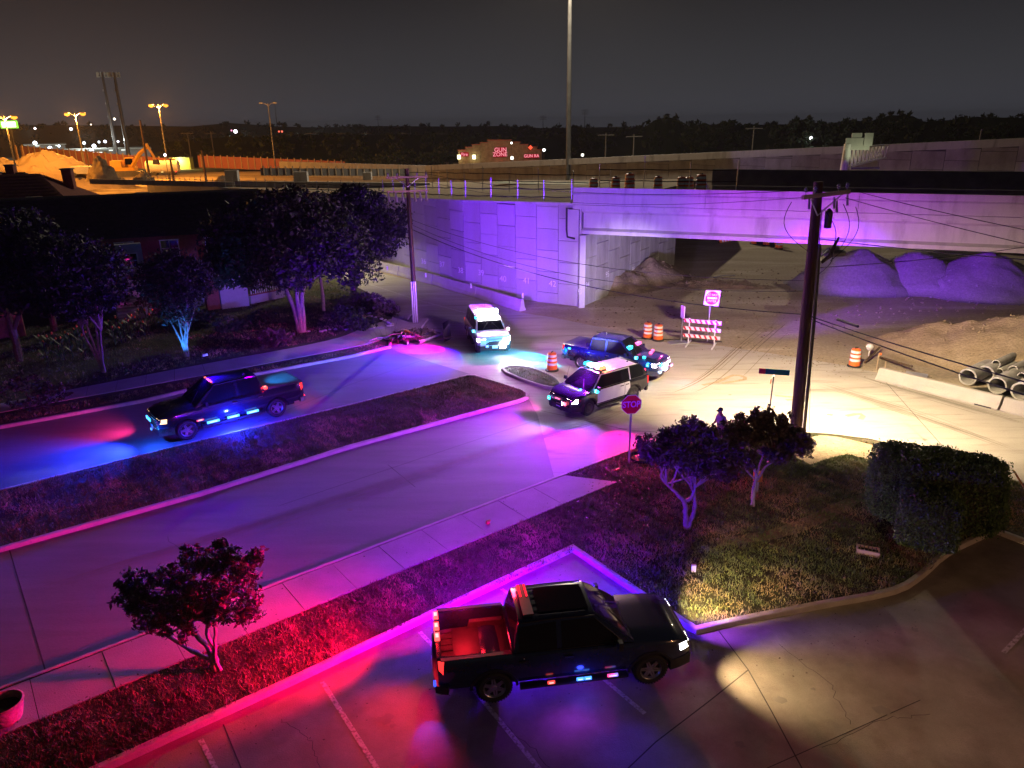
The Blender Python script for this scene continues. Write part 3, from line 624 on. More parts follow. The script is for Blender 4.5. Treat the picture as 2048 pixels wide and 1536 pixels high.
TAHOE = spec(W=2.0, wb=2.95, nose=2.42, tail=-2.65, sill=.45, belt=1.18, rw=.40, tw=.27, ra=.48,
             top=[(-2.65, 1.18), (1.3, 1.18), (1.8, 1.15), (2.25, 1.09), (2.36, 1.02), (2.42, .95)],
             bed=None, cab=(-2.62, -2.40, .55, 1.38), roof=1.90, nr=.6, nd=.18, roofw=.66, crew=True)
def halfw(S, x, z):
    hw = S.W / 2; a = S.nose - x
    if a < S.nr: hw -= S.nd * ((S.nr - a) / S.nr) ** 2.3
    b = x - S.tail
    if b < .40: hw -= .09 * ((.40 - b) / .40) ** 2
    t = (z - S.sill) / (S.belt - S.sill)
    hw -= .07 * max(0, .35 - t) ** 2 / .1225 + .055 * (max(0, t - .55) / .45) ** 2
    return hw
def zbot(S, x):
    z = S.sill
    if x > S.nose - .5: z -= .08
    for xw in (S.wb / 2, -S.wb / 2):
        if abs(x - xw) < S.ra: z = max(z, S.rw + math.sqrt(S.ra ** 2 - (x - xw) ** 2))
    return z
def cabz(S, x):
    xb, xr, xt, xw = S.cab
    if x >= xt: return S.belt + (S.roof - S.belt) * ((xw - x) / (xw - xt)) ** .92 if x < xw else S.belt
    if x <= xr: return S.belt + (S.roof - S.belt) * max(0, (x - xb) / (xr - xb)) ** .8
    t = (x - xr) / (xt - xr); return S.roof - .05 * abs(t - .55) ** 2 * 2
def cabw(S, x, z):   # half width of the glasshouse side at height z
    t = max(0, min(1, (z - S.belt) / (S.roof - S.belt))); base = halfw(S, x, S.belt) - .05
    k = S.cab[3] - x; nar = .10 * max(0, (.9 - k) / .9) ** 2
    return base + (S.roofw + .07 - base) * t - nar * 0 - .02 * t
def body(S, root, mat):
    xs = set(np.round(np.linspace(S.tail, S.nose, 46), 3))
    for xw in (S.wb / 2, -S.wb / 2):
        for a in np.linspace(0, PI, 15): xs.add(round(xw + S.ra * math.cos(a), 3))
        xs |= {round(xw + S.ra + .004, 3), round(xw - S.ra - .004, 3)}
    for x, z in S.top: xs.add(x)
    if S.bed: xs |= {S.bed[0] - .005, S.bed[0], S.bed[1], S.bed[1] + .01}
    xs = sorted(xs); V = []; F = []; N = None
    for x in xs:
        zb, zt = zbot(S, x), lerp_list(S.top, x); ring = []
        zt2 = zt - .035
        for k in range(7):
            z = zb + (zt2 - zb) * k / 6; ring.append((halfw(S, x, z), z))
        hw = halfw(S, x, zt2)
        if S.bed and S.bed[0] <= x <= S.bed[1]:
            fz = S.bed[2]; ring += [(hw - .02, zt), (hw - .11, zt), (hw - .12, fz), (hw * .5, fz), (0, fz)]
        else:
            cr = .05 if x > S.cab[3] - .3 else .0
            cr *= min(1, (S.nose - x) * 2 + .2)
            ring += [(hw - .025, zt - .004), (hw - .11, zt + .006), (hw * .72, zt + cr * .75), (hw * .4, zt + cr), (0, zt + cr)]
        ring = [(0, zb + .02)] + [(ring[0][0] * .6, zb + .01)] + ring
        full = ring + [(-y, z) for y, z in ring[-2:0:-1]]
        V += [(x, y, z) for y, z in full]; N = len(full)
    m = len(xs)
    for i in range(m - 1):
        for k in range(N): k2 = (k + 1) % N; F.append((i * N + k, i * N + k2, (i + 1) * N + k2, (i + 1) * N + k))
    F += [tuple(range(N)), tuple((m - 1) * N + k for k in range(N))]
    return MB().add(V, F).build('body', mat, root, smooth=True)
def sidepatch(S, poly, off, side, fn=None, nx=8):
    """patch on the flank: poly = list of (x, zlo, zhi) stations"""
    fn = fn or (lambda x, z: halfw(S, x, z)); V = []; F = []; m = 5
    for x, z0, z1 in poly:
        for k in range(m):
            z = z0 + (z1 - z0) * k / (m - 1); V.append((x, side * (fn(x, z) + off), z))
        for k in range(m):
            z = z0 + (z1 - z0) * k / (m - 1); V.append((x, side * (fn(x, z) - .03), z))
    n = len(poly); w = 2 * m
    for i in range(n - 1):
        a, b = i * w, (i + 1) * w
        for k in range(m - 1): F += [(a + k, a + k + 1, b + k + 1, b + k), (a + m + k, b + m + k, b + m + k + 1, a + m + k + 1)]
        F += [(a, b, b + m, a + m), (a + m - 1, a + w - 1, b + w - 1, b + m - 1)]
    F += [tuple(range(m)) + tuple(range(w - 1, m - 1, -1)), tuple((n - 1) * w + k for k in range(m)) + tuple((n - 1) * w + k for k in range(w - 1, m - 1, -1))]
    return V, F
def stations(poly_pts, n=7):
    """poly_pts: [(x, zlo, zhi)...] coarse -> finer"""
    out = []
    for (x0, a0, b0), (x1, a1, b1) in zip(poly_pts, poly_pts[1:]):
        for i in range(n): t = i / n; out.append((x0 + (x1 - x0) * t, a0 + (a1 - a0) * t, b0 + (b1 - b0) * t))
    return out + [poly_pts[-1]]
def wrap(S, end, u0, u1, z0, z1, off, name, mat, root, depth=.05, n=22, sidelen=.7, tz=0.0):
    """panel wrapped round the nose (end 1) or the tail (end -1); |u|<.75 lies across, beyond that along the flank"""
    xe = S.nose if end > 0 else S.tail; V = []; F = []
    for i in range(n + 1):
        u = u0 + (u1 - u0) * i / n
        for z in (z0, z1):
            for o in (off, off - depth):
                tt = tz if z == z1 else 0
                if abs(u) <= .75:
                    y = u / .75 * (halfw(S, xe, (z0 + z1) / 2) + (off if abs(u) > .7 else 0)); x = xe + end * (o - .03 * (u / .75) ** 2 * 1.0 - tt)
                else:
                    d = (abs(u) - .75) / .25 * sidelen; x = xe - end * (d + (.03 if o < off else 0)) + end * (off * (1 - min(1, d * 8)) - .03 * (1 - min(1, d * 8)) - tt); y = math.copysign(halfw(S, xe - end * d, (z0 + z1) / 2) + o, u)
                V.append((x, y, z))
    for i in range(n):
        a, b = 4 * i, 4 * i + 4
        for k, l in ((0, 1), (1, 3), (3, 2), (2, 0)): F.append((a + k, a + l, b + l, b + k))
    F += [(0, 1, 3, 2), tuple(4 * n + q for q in (0, 1, 3, 2))]
    return MB().add(V, F).build(name, mat, root)
def make_wheels(S, root, rim_mat, spokes=6, shade=None):
    protos = None
    for sx_ in (1, -1):
        for sy_ in (1, -1):
            rw, tw = S.rw, S.tw; y = sy_ * (S.W / 2 - tw / 2 - .03)
            if protos is None:
                pr = [(rw * .60, -tw / 2 + .02), (rw * .86, -tw / 2), (rw * .96, -tw / 2 + .03), (rw, -tw * .25), (rw, tw * .25), (rw * .96, tw / 2 - .03), (rw * .86, tw / 2), (rw * .60, tw / 2 - .02)]
                t = MB().lathe(pr, 36, axis='Y', closed=True)
                for k in range(36):   # tread blocks
                    w = 2 * PI * (k + .5) / 36; t.box((rw * math.cos(w), 0, rw * math.sin(w)), (.012, tw * .8, .035), ry=-w)
                t = t.build('wheel', MT['rubber'], root)
                rm = MB().lathe([(rw * .60, tw * .42), (rw * .63, tw * .46), (rw * .60, tw * .30), (rw * .54, tw * .28)], 32, axis='Y', closed=True)
                for k in range(spokes):
                    w = 2 * PI * k / spokes; m = Matrix.Rotation(-w, 3, 'Y')
                    pts = [(rw * .08, .30, .055), (rw * .57, .36, .035)]
                    for dz in (-1, 1):
                        v = []
                        for r, yy, hwid in pts:
                            for q, yq in ((-hwid, yy * tw), (hwid, yy * tw), (hwid, yy * tw + .02), (-hwid, yy * tw + .02)):
                                v.append(m @ Vector((r, yq, q * .45 + dz * hwid * .62)))
                        rm.add(v, [(0, 1, 2, 3), (7, 6, 5, 4), (0, 4, 5, 1), (1, 5, 6, 2), (2, 6, 7, 3), (3, 7, 4, 0)])
                rm.lathe([(.001, tw * .40), (rw * .10, tw * .40), (rw * .15, tw * .34), (rw * .16, tw * .28)], 14, axis='Y')
                rm = rm.build('rim', rim_mat, t)
                ds = MB().lathe([(rw * .585, tw * .22), (.001, tw * .22), (.001, tw * .1), (rw * .585, tw * .1)], 24, axis='Y').build('brake_disc', MT['dsteel'], t)
                protos = (t, rm, ds)
                t.location = (sx_ * S.wb / 2, y, rw)
            else:
                t = protos[0].copy(); COL.objects.link(t); t.parent = root; t.location = (sx_ * S.wb / 2, y, rw); t.rotation_euler = (0, random.random() * 2, 0 if sy_ > 0 else PI)
                for q in protos[1:]: c = q.copy(); COL.objects.link(c); c.parent = t
def window(S, pts, side, root, name='side_window', mat='glass', off=.008):
    fn = lambda x, z: cabw(S, x, z)
    V, F = sidepatch(S, stations(pts, 4), off, side, fn); return MB().add(V, F).build(name, MT[mat], root, smooth=True)
def slopeglass(S, x0, x1, root, name, inset=.07, mat='glass', off=.010, top=0):
    V = []; F = []; ny = 8; nx = 5
    for i in range(nx + 1):
        x = x0 + (x1 - x0) * i / nx; z = cabz(S, x); w = cabw(S, x, z) - inset
        for j in range(ny + 1):
            u = -1 + 2 * j / ny; V.append((x + (.0), u * w, z + off + .018 * (1 - u * u)))
    for i in range(nx):
        for j in range(ny): a = i * (ny + 1) + j; F.append((a, a + 1, a + ny + 2, a + ny + 1))
    return MB().add(V, F).build(name, MT[mat], root, smooth=True)
def cabin(S, root, mat, roofmat=None):
    xb, xr, xt, xw = S.cab; xs = sorted(set(list(np.linspace(xb, xr, 6)) + list(np.linspace(xr, xt, 10)) + list(np.linspace(xt, xw, 9))))
    V = []; F = []; N = 0
    for x in xs:
        z = max(S.belt - .03, cabz(S, x)); ring = [(cabw(S, x, S.belt) , S.belt - .06)]
        for k in range(1, 5): zz_ = S.belt - .02 + (z - .03 - S.belt + .02) * k / 4; ring.append((cabw(S, x, zz_), zz_))
        w = cabw(S, x, z); ring += [(w - .03, z - .006), (w - .10, z + .006), (w * .5, z + .015), (0, z + .02)]
        full = ring + [(-y, q) for y, q in ring[-2::-1]]; V += [(x, y, q) for y, q in full]; N = len(full)
    for i in range(len(xs) - 1):
        for k in range(N - 1): F.append((i * N + k, i * N + k + 1, (i + 1) * N + k + 1, (i + 1) * N + k))
    F += [tuple(range(N)), tuple((len(xs) - 1) * N + k for k in range(N))]
    o = MB().add(V, F).build('cab', mat, root, smooth=True)
    if roofmat:
        V = []; F = []; X = np.linspace(xr - .02, xt + .04, 12)
        for x in X:
            z = cabz(S, x); w = cabw(S, x, z)
            for u, q in ((-1, -.035), (-.97, .0), (-.85, .014), (-.4, .026), (0, .03), (.4, .026), (.85, .014), (.97, .0), (1, -.035)): V.append((x, u * (w + .004), z + q))
        for i in range(11):
            for k in range(8): a = i * 9 + k; F.append((a, a + 1, a + 10, a + 9))
        MB().add(V, F).build('roof_panel', roofmat, root, smooth=True)
    return o
E_ = {}
def em(c, s):
    if max(c) - min(c) > .5 and s > 1.5: s = min(s, 1.6 + s * .035); c = tuple(min(1, x + .012) for x in c)
    k = (c, s)
    if k not in E_: E_[k] = emat('lit_lens', c, s)
    return E_[k]
def vehicle(S, label, cat, name, xy, rz, paint, door=None, roofp=None, rim='alloy', spokes=6, trim='chrome', scale=1.0, hl=(1, .93, .8), hls=25, tls=8, tonneau=None, grille='black'):
    r = thing(name, label, cat, (xy[0], xy[1], .012), rz); r.scale = (scale,) * 3
    body(S, r, MT[paint]); cabin(S, r, MT[paint], MT[roofp] if roofp else None)
    MB().box((0, 0, .60), (S.nose - S.tail - .5, S.W - .56, .55)).build('underbody', MT['black'], r)
    make_wheels(S, r, MT[rim], spokes)
    xb, xr, xt, xw = S.cab; bz = S.belt + .035; rz_ = S.roof - .085
    for s in (1, -1):
        xm = (xt + xr) / 2 - .05 if not S.bed else -.32
        fa = xw - .30; ft = xt + .03
        window(S, [(xm + .06, bz, rz_), (ft - .04, bz, rz_), (fa, bz, bz + .03)], s, r)
        if S.bed: window(S, [(xr - .02, bz, rz_ - .05), (xm - .06, bz, rz_)], s, r)
        else:
            x2 = xr + .75; window(S, [(x2 + .05, bz, rz_), (xm - .06, bz, rz_)], s, r)
            window(S, [(xr - .12, bz + .05, rz_ - .08), (xr + .02, bz, rz_ - .02), (x2 - .05, bz, rz_)], s, r, 'quarter_window')
        # doors stand a little proud of the flank
        dz0, dz1 = S.sill + .05, S.belt - .035; xf = S.wb / 2 - S.ra - .05
        xr_ = (xb + .02) if S.bed else (-S.wb / 2 + S.ra * .55)
        for a, b in ((xm + .012, min(xf, xw - .25)), (max(xr_, -S.wb / 2 + (.30 if not S.bed else .1)), xm - .012)):
            st_ = [(a + (b - a) * i / 10, max(dz0, zbot(S, a + (b - a) * i / 10) + .05), dz1) for i in range(11)]
            V, F = sidepatch(S, st_, .007, s); d = MB().add(V, F).build('door', MT[door or paint], r, smooth=True)
            hx = a + .13; MB().box((hx + .06, s * (halfw(S, hx, S.belt - .12) + .028), S.belt - .13), (.20, .03, .035)).build('handle', MT[trim if door is None else 'black'], d)
        if door:   # white door frames around the side glass
            fr = MB(); fn = lambda x, z: cabw(S, x, z) + .012
            path = [(xr + .78, bz - .02), (xr + .72, rz_ + .02), (xt, rz_ + .035), (fa + .07, bz - .03)]
            for (ax, az), (bx, bz2) in zip(path, path[1:]):
                for i in range(4):
                    t0, t1 = i / 4, (i + 1) / 4; p = [(ax + (bx - ax) * t, az + (bz2 - az) * t) for t in (t0, t1)]
                    fr.tube([(q[0], s * fn(*q), q[1]) for q in p], .03, 5)
            fr.build('window_frame', MT[door], r)
        # wheel arch lips
        for xw_ in (S.wb / 2, -S.wb / 2):
            V = []; F = []
            for i in range(17):
                a = PI * i / 16
                for rr, o in ((S.ra - .01, .0), (S.ra - .01, .02), (S.ra + .05, .02), (S.ra + .06, -.02)):
                    x = xw_ + rr * math.cos(a); z = S.rw + rr * math.sin(a); z = max(z, S.rw); V.append((x, s * (halfw(S, x, max(z, S.sill)) + o), z))
            for i in range(16):
                for k in range(3): F.append((4 * i + k, 4 * i + k + 1, 4 * i + k + 5, 4 * i + k + 4))
            MB().add(V, F).build('wheel_arch', MT['black' if trim == 'black' else paint], r, smooth=True)
        # mirror
        mx_ = xw - .42; hy = halfw(S, mx_, S.belt); mb = MB().box((mx_, s * (hy + .06), S.belt + .04), (.05, .16, .04)); mb.box((mx_ + .02, s * (hy + .18), S.belt + .12), (.11, .17, .20 if S.bed else .15), taper=.85)
        MB_ = mb.build('wing_mirror', MT[paint if trim != 'black' else 'black'], r)
        # running board
        MB().box((0, s * (S.W / 2 - .01), S.sill - .08), (S.wb - 2 * S.ra - .15, .17, .06)).build('running_board', MT['black'], r)
        # lamps
        z1 = lerp_list(S.top, S.nose - .12); MBh = wrap(S, 1, s * .48, s * .86, z1 - .22, z1 - .05, .012, 'headlight', em(hl, hls if not isinstance(hls, tuple) else hls[0 if s > 0 else 1]), r, n=10, sidelen=.62, tz=.03)
        zt_ = lerp_list(S.top, S.tail + .05)
        wrap(S, -1, s * .62, s * .80, zt_ - .42, zt_ - .06, .012, 'tail_light', em((1, .02, .02), tls), r, n=8, sidelen=.6)
    for s in (1, -1):
        xa_ = S.wb / 2 - S.ra - .05; sm = MB()
        for x in ([xm - .0, xb + .12] if S.bed else [xm]): 
            pass
        MB().tube([(xx, s * (cabw(S, xx, S.belt + .015) + .012), S.belt + .015) for xx in np.linspace((xr if S.bed else xr - .1), xw - .25, 8)], .012, 4).build('belt_trim', MT[trim], r)
        MB().tube([(xx, s * (cabw(S, xx, cabz(S, xx) - .04) + .004), cabz(S, xx) - .02) for xx in np.linspace(xr + .05, xt, 9)], .014, 5).build('drip_rail', MT['black'], r)
    fx = S.tail + .75; V_, F_ = sidepatch(S, [(fx - .08, S.belt - .32, S.belt - .16), (fx + .08, S.belt - .32, S.belt - .16)], .006, 1); MB().add(V_, F_).build('fuel_flap', MT[paint], r)
    MB().tube([(xw - .1, -(halfw(S, xw - .1, S.belt) - .12), S.belt), (xw - .35, -(halfw(S, xw - .1, S.belt) - .14), S.belt + .75)], .006, 4).build('antenna', MT['black'], r)
    MB().box((xr + .35, .25, cabz(S, xr + .35) + .05), (.10, .05, .07), taper=.5).build('roof_antenna', MT['black'], r)
    slopeglass(S, xw - .05, xt + .03, r, 'windshield', .085)
    slopeglass(S, xb + .03, xr - .01, r, 'rear_window', .12)
    z1 = lerp_list(S.top, S.nose - .12)
    g = wrap(S, 1, -.46, .46, z1 - .42, z1 - .06, .02, 'grille', MT[grille], r, tz=.03)
    for k in range(4): wrap(S, 1, -.44, .44, z1 - .39 + k * .085, z1 - .37 + k * .085, .034, 'bar', MT[trim], g, n=10, tz=0)
    wrap(S, 1, -.92, .92, S.sill - .12, z1 - .44, .07, 'front_bumper', MT[trim if S.bed else 'black'], r, depth=.10, sidelen=.75)
    wrap(S, -1, -.88, .88, S.sill - .06, S.sill + .14, .10 if S.bed else .05, 'rear_bumper', MT[trim if S.bed else 'black'], r, depth=.12, sidelen=.4)
    MB().box((S.nose + .075, 0, S.sill + .10), (.01, .31, .16)).build('licence_plate', MT['reflect'], r)
    MB().box((S.tail - .115 if S.bed else S.tail - .06, 0, S.sill + .04), (.01, .31, .15)).build('licence_plate', MT['reflect'], r)
    # bonnet seam and wipers
    for s in (1, -1):
        MB().tube([(xw + .04, s * .55, S.belt + .045), (xw - .42, s * .12, cabz(S, xw - .42) + .045)], .010, 5).build('wiper', MT['black'], r)
    if S.bed:
        x0, x1, fz = S.bed; hw = S.W / 2 - .14
        if tonneau: MB().box(((x0 + x1) / 2, 0, 1.31), (x1 - x0 + .06, 2 * hw + .08, .03)).build('tonneau_cover', MT[tonneau], r)
        else:
            ln = MB().box(((x0 + x1) / 2, 0, fz + .012), (x1 - x0 - .04, 2 * hw - .06, .02))
            for k in range(7): ln.box(((x0 + x1) / 2, -hw + .2 + k * (2 * hw - .4) / 6, fz + .03), (x1 - x0 - .1, .06, .02))
            ln.build('bed_liner', MT['liner'], r)
            for s in (1, -1): MB().box(((x0 + x1) / 2, s * (hw - .0), (fz + 1.25) / 2), (x1 - x0 - .04, .02, 1.22 - fz)).build('bed_side', MT['liner'], r)
            for s in (1, -1): MB().box((-S.wb / 2, s * (hw - .10), fz + .12), (.9, .2, .22), taper=.9).build('wheel_housing', MT['liner'], r)
        MB().box((S.tail + .035, 0, 1.02), (.05, 2 * (halfw(S, S.tail, 1.0) - .12), .52)).build('tailgate', MT[paint], r)
        for s in (1, -1): MB().box(((x0 + x1) / 2, s * (S.W / 2 - .085), 1.305), (x1 - x0, .10, .02)).build('bed_rail_cap', MT['black' if not tonneau else trim], r)
    return r
def led(root, c, col, s, d=(.10, .03, .035), rz=0.0, name='strobe_light'):
    d = tuple(x * (1.35 if x < .3 else 1.05) for x in d)
    o = MB().box(c, d, rz=rz).build(name, em(col, s), root)
    w = tuple(min(1, x * .7 + .38) for x in col); MB().box(c, tuple(x * (1.06 if x == min(d) else .62) for x in d), rz=rz).build('glare_core', em(w, min(14, 2 + s * .15)), o)  # whiter inner box puts the lamp's blown-out glare into colour
    return o
def place(S, front, rear, side, scale=1.0):
    """thing position from the two near wheel contacts; side +1 when they are the left wheels"""
    f, b = front.to_2d(), rear.to_2d(); d = (f - b).normalized(); left = Vector((-d.y, d.x)); m = (f + b) / 2 - left * side * (S.W / 2 - .1) * scale
    return (m.x, m.y), math.atan2(d.y, d.x)

# --- 1: dark pickup in the foreground, rear lit red
xy, rz = place(PICK, G(1298, 1366), G(990, 1403), -1)
V1 = vehicle(PICK, 'dark crew cab pickup parked across the lot stripes, red lights along its tailgate', 'pickup truck', 'police_pickup', xy, rz, 'navy', rim='alloy', spokes=6, trim='black', hls=(14, 22), tls=9, hl=(1, .95, .85))
MB().box((-.15, 0, 1.962), (1.15, .92, .014)).build('sunroof', MT['glass'], V1)
for k in (-.46, -.28, -.1, .1, .28, .46): MB().box((-.35, k * 1.22, 1.955), (1.35, .018, .02)).build('roof_rib', MT['navy'], V1)
lb = MB().box((-.98, 0, 1.995), (.24, 1.15, .05)).build('light_bar', MT['black'], V1)
for dx in (-.07, .07): MB().box((-.98 + dx, .33, 2.03), (.035, .46, .03)).build('lens', em((1, .0, .02), 30), lb)
for y in (.78, .36, -.02): led(V1, (-3.04, y - .1, 1.33), (1, .05, .05), 60, (.09, .17, .05), name='tailgate_light')
led(V1, (-3.16, -.86, .66), BLUE, 14, (.04, .10, .05), name='bumper_light')
for x, c, s_ in ((-.55, (1, .05, .04), 10), (.12, (.04, .22, 1), 40), (.30, (.04, .22, 1), 40), (.92, (.25, .15, 1), 12), (.84, (1, .05, .3), 8)): led(V1, (x, -1.07, .50), c, s_, (.12, .03, .045), name='side_light')
MB().box((-1.15, -.98, 1.15), (.02, .01, .02)).build('reflector', MT['reflect'], V1)
lamp('s', (-3.3, .3, 1.6), RED, 480, V1, (-5.4, -3.2, 0), 112, .9, .3)
lamp('s', (-3.3, .7, 1.45), (1, .0, .04), 6500, V1, (-10, 2.2, .5), 84, .9, .12)
lamp('p', (-2.4, .4, 1.5), RED, 110, V1, size=.08)
lamp('p', (-1.15, .75, 2.14), (1, .02, .06), 80, V1, size=.15)
lamp('s', (-.9, .95, 2.2), (.42, .0, 1), 3000, V1, (-3.6, 10, 0), 150, .9, .2)
lamp('s', (-1.2, .9, 2.2), (1, .0, .26), 3600, V1, (-12, 4.0, .3), 80, .9, .2)
lamp('s', (-2.9, -.6, 1.0), (1, .35, .25), 520, V1, (-4.2, -2.6, 0), 75, .9, .15)
lamp('p', (.6, 1.6, .6), (.04, .0, 1), 1500, V1, size=.1); lamp('p', (-1.0, 1.6, .5), (.04, .0, 1), 900, V1, size=.1)
lamp('p', (.2, -1.22, .48), (.03, .05, 1), 7, V1, size=.08); lamp('s', (-.2, -1.3, .8), (.35, .03, .9), 40, V1, (-.2, -2.6, 0), 140, 1.0, .1)
lamp('s', (-3.25, -.86, .62), BLUE, 45, V1, (-3.35, -1.7, 0), 50, .8, .04)
lamp('s', (.6, -1.2, 1.9), (.02, .02, 1), 110, V1, (.9, -3.4, 0), 64, 1, .2)
lamp('s', (2.98, -.72, .92), (1, .70, .36), 800, V1, (5.4, -1.5, 0), 84, 1.0, .06); lamp('s', (2.98, .72, .92), (1, .66, .28), 1500, V1, (5.6, 2.3, -.2), 66, 1.0, .06)
lamp('s', (2.95, .95, .9), (.34, .06, 1), 500, V1, (4.4, .6, 0), 50, .9, .04)

# --- 2: black pickup on the street, blue running board lights
xy, rz = place(PICK, G(375, 880), G(558, 833), 1, 1.08)
V2 = vehicle(PICK, 'black pickup with a covered bed and three blue lights along its running board', 'pickup truck', 'police_pickup', xy, rz, 'blackpaint', rim='alloy', spokes=5, trim='chrome', scale=1.08, tonneau='vinyl', hls=(45, 45), hl=(1, .62, .28), tls=8)
for x in (-.75, .05, .85): led(V2, (x, 1.08, .56), (.05, .28, 1), 70, (.46, .03, .07), name='side_light')
for k, y in enumerate((-.45, -.3, -.15, 0, .28)): led(V2, (.52, -y, 1.99), (1, .10, .03), 22, (.05, .05, .03), name='roof_marker')
led(V2, (-1.48, .80, 1.36), (1, .06, .06), 45, (.10, .12, .08), name='bed_light')
for y in (.10, .42): led(V2, (2.93, -y + .2, .90), (.02, .35, 1), 60, (.03, .14, .09), name='grille_light')
led(V2, (2.96, .25, .56), (.05, .25, 1), 30, (.03, .07, .06), name='bumper_light')
led(V2, (1.32, 1.03, .72), (1, .05, .2), 10, (.20, .03, .03), name='side_light')
lamp('p', (.1, 1.55, .60), (.01, .02, 1), 1100, V2, size=.04); lamp('p', (3.1, .9, .7), (.01, .08, 1), 160, V2, size=.04)
lamp('s', (3.2, .25, 1.25), (.012, .03, 1), 5200, V2, (9.5, .8, 0), 120, .7, .08)
lamp('s', (3.0, -.8, .85), (1, .03, .22), 700, V2, (5.5, -3.4, 0), 90, .8, .08)
lamp('s', (3.05, .6, .9), (.8, .75, 1), 500, V2, (12.5, 1.4, 0), 40, .9, .05)
lamp('s', (-1.6, .4, 2.6), (.01, .30, 1), 600, V2, (-2.5, 0, 1.3), 55, .8, .1)  # spot added in the air above the bed, makes the cover glow cyan
lamp('s', (.2, -.3, 2.5), (.12, .005, 1), 21000, V2, loc2(xy, rz, (-7, 63, 3.5)), 34, .9, .1)  # spot added above the cab roof to brighten the far wall
lamp('s', (.2, -.3, 2.4), (.10, .08, 1), 9000, V2, loc2(xy, rz, (-20.3, 53, 1.6)), 16, .8, .1)
lamp('p', (-3.4, 0, .8), (1, .02, .05), 22, V2, size=.1); lamp('p', (-1.4, 1.0, 1.42), RED, 5, V2, size=.05)
lamp('p', (0, -1.6, 1.0), (.9, .03, .4), 60, V2, size=.1); lamp('s', (.4, -.4, 2.15), (.03, .0, 1), 2600, V2, (-1, 9, 0), 150, .8, .12); lamp('s', (-1, .6, 2.2), (.25, .0, .9), 500, V2, (-2, 5, 0), 128, .9, .2)

# --- 3: white police SUV facing the camera, strobes full on
c3 = G(990, 712).to_2d(); h3 = R(-78); d3 = Vector((math.cos(h3), math.sin(h3))); p3 = c3 - d3 * 2.42
V3 = vehicle(TAHOE, 'white police SUV facing the camera with a blazing roof light bar', 'police SUV', 'police_suv', (p3.x, p3.y), h3, 'whitepaint', rim='alloy', spokes=5, trim='black', hls=(70, 110), hl=(1, .85, .75), tls=6)
lb = MB().box((.10, 0, 1.99), (.30, 1.30, .08)).build('light_bar', MT['black'], V3)
for k in range(6): MB().box((.14 - .02 * abs(k - 2.5), -.54 + k * .216, 2.06), (.34, .20, .20)).build('lens', em([(.7, .9, 1), (1, .9, 1), (1, 1, 1), (1, 1, 1), (1, .8, .95), (1, .55, .8)][5 - k], 60), lb)
MB().box((.80, 0, 1.80), (.12, 1.25, .16)).build('glare_bar', em((1, .93, 1), 20), V3)  # glowing bar added for the white glare across the windshield
for y, c in ((-1.02, (.05, .7, 1)), (0, (.05, .6, 1)), (1.02, (1, .4, .7))): led(V3, (1.32 if abs(y) > .5 else 1.20, y, 1.24), c, 50, (.10, .22 if y == 0 else .12, .10))
led(V3, (.55, -.72, 1.84), (.05, .6, 1), 50, (.12, .12, .10)); led(V3, (2.5, .45, .62), (1, 1, 1), 130, (.04, .30, .22), name='spot_lamp')
led(V3, (2.5, -.45, .62), (.1, .3, 1), 40, (.04, .12, .10), name='bumper_light')
lamp('p', (.2, 0, 2.45), (.70, .26, 1), 2500, V3, size=.2)
lamp('s', (.2, 0, 2.2), (1, .1, .6), 900, V3, loc2(p3, h3, (-3, 42, 0)), 100, .8, .1)
lamp('s', (.5, 1.1, 1.0), (.01, .75, 1), 2600, V3, loc2(p3, h3, (6.5, 40.2, 0)), 22, .5, .05)
lamp('s', (2.6, -.9, .7), (.01, .75, 1), 1100, V3, loc2(p3, h3, (-7.5, 38.8, 0)), 26, .5, .05)
lamp('s', (1.2, -1.1, 1.1), (1, .0, .50), 4500, V3, loc2(p3, h3, (-6.5, 42.5, 0)), 40, .5, .05)
lamp('s', (.4, -.8, 2.3), (.05, .0, 1), 16000, V3, loc2(p3, h3, (-10, 37.5, 0)), 100, .9, .1)
lamp('s', (2.7, .5, .6), COOL, 1400, V3, (6, 1.2, 0), 84, .9, .05)
lamp('s', (.3, .3, 2.3), (.16, .005, 1), 15000, V3, loc2(p3, h3, (-4.0, 60, 3.0)), 80, .8, .1)

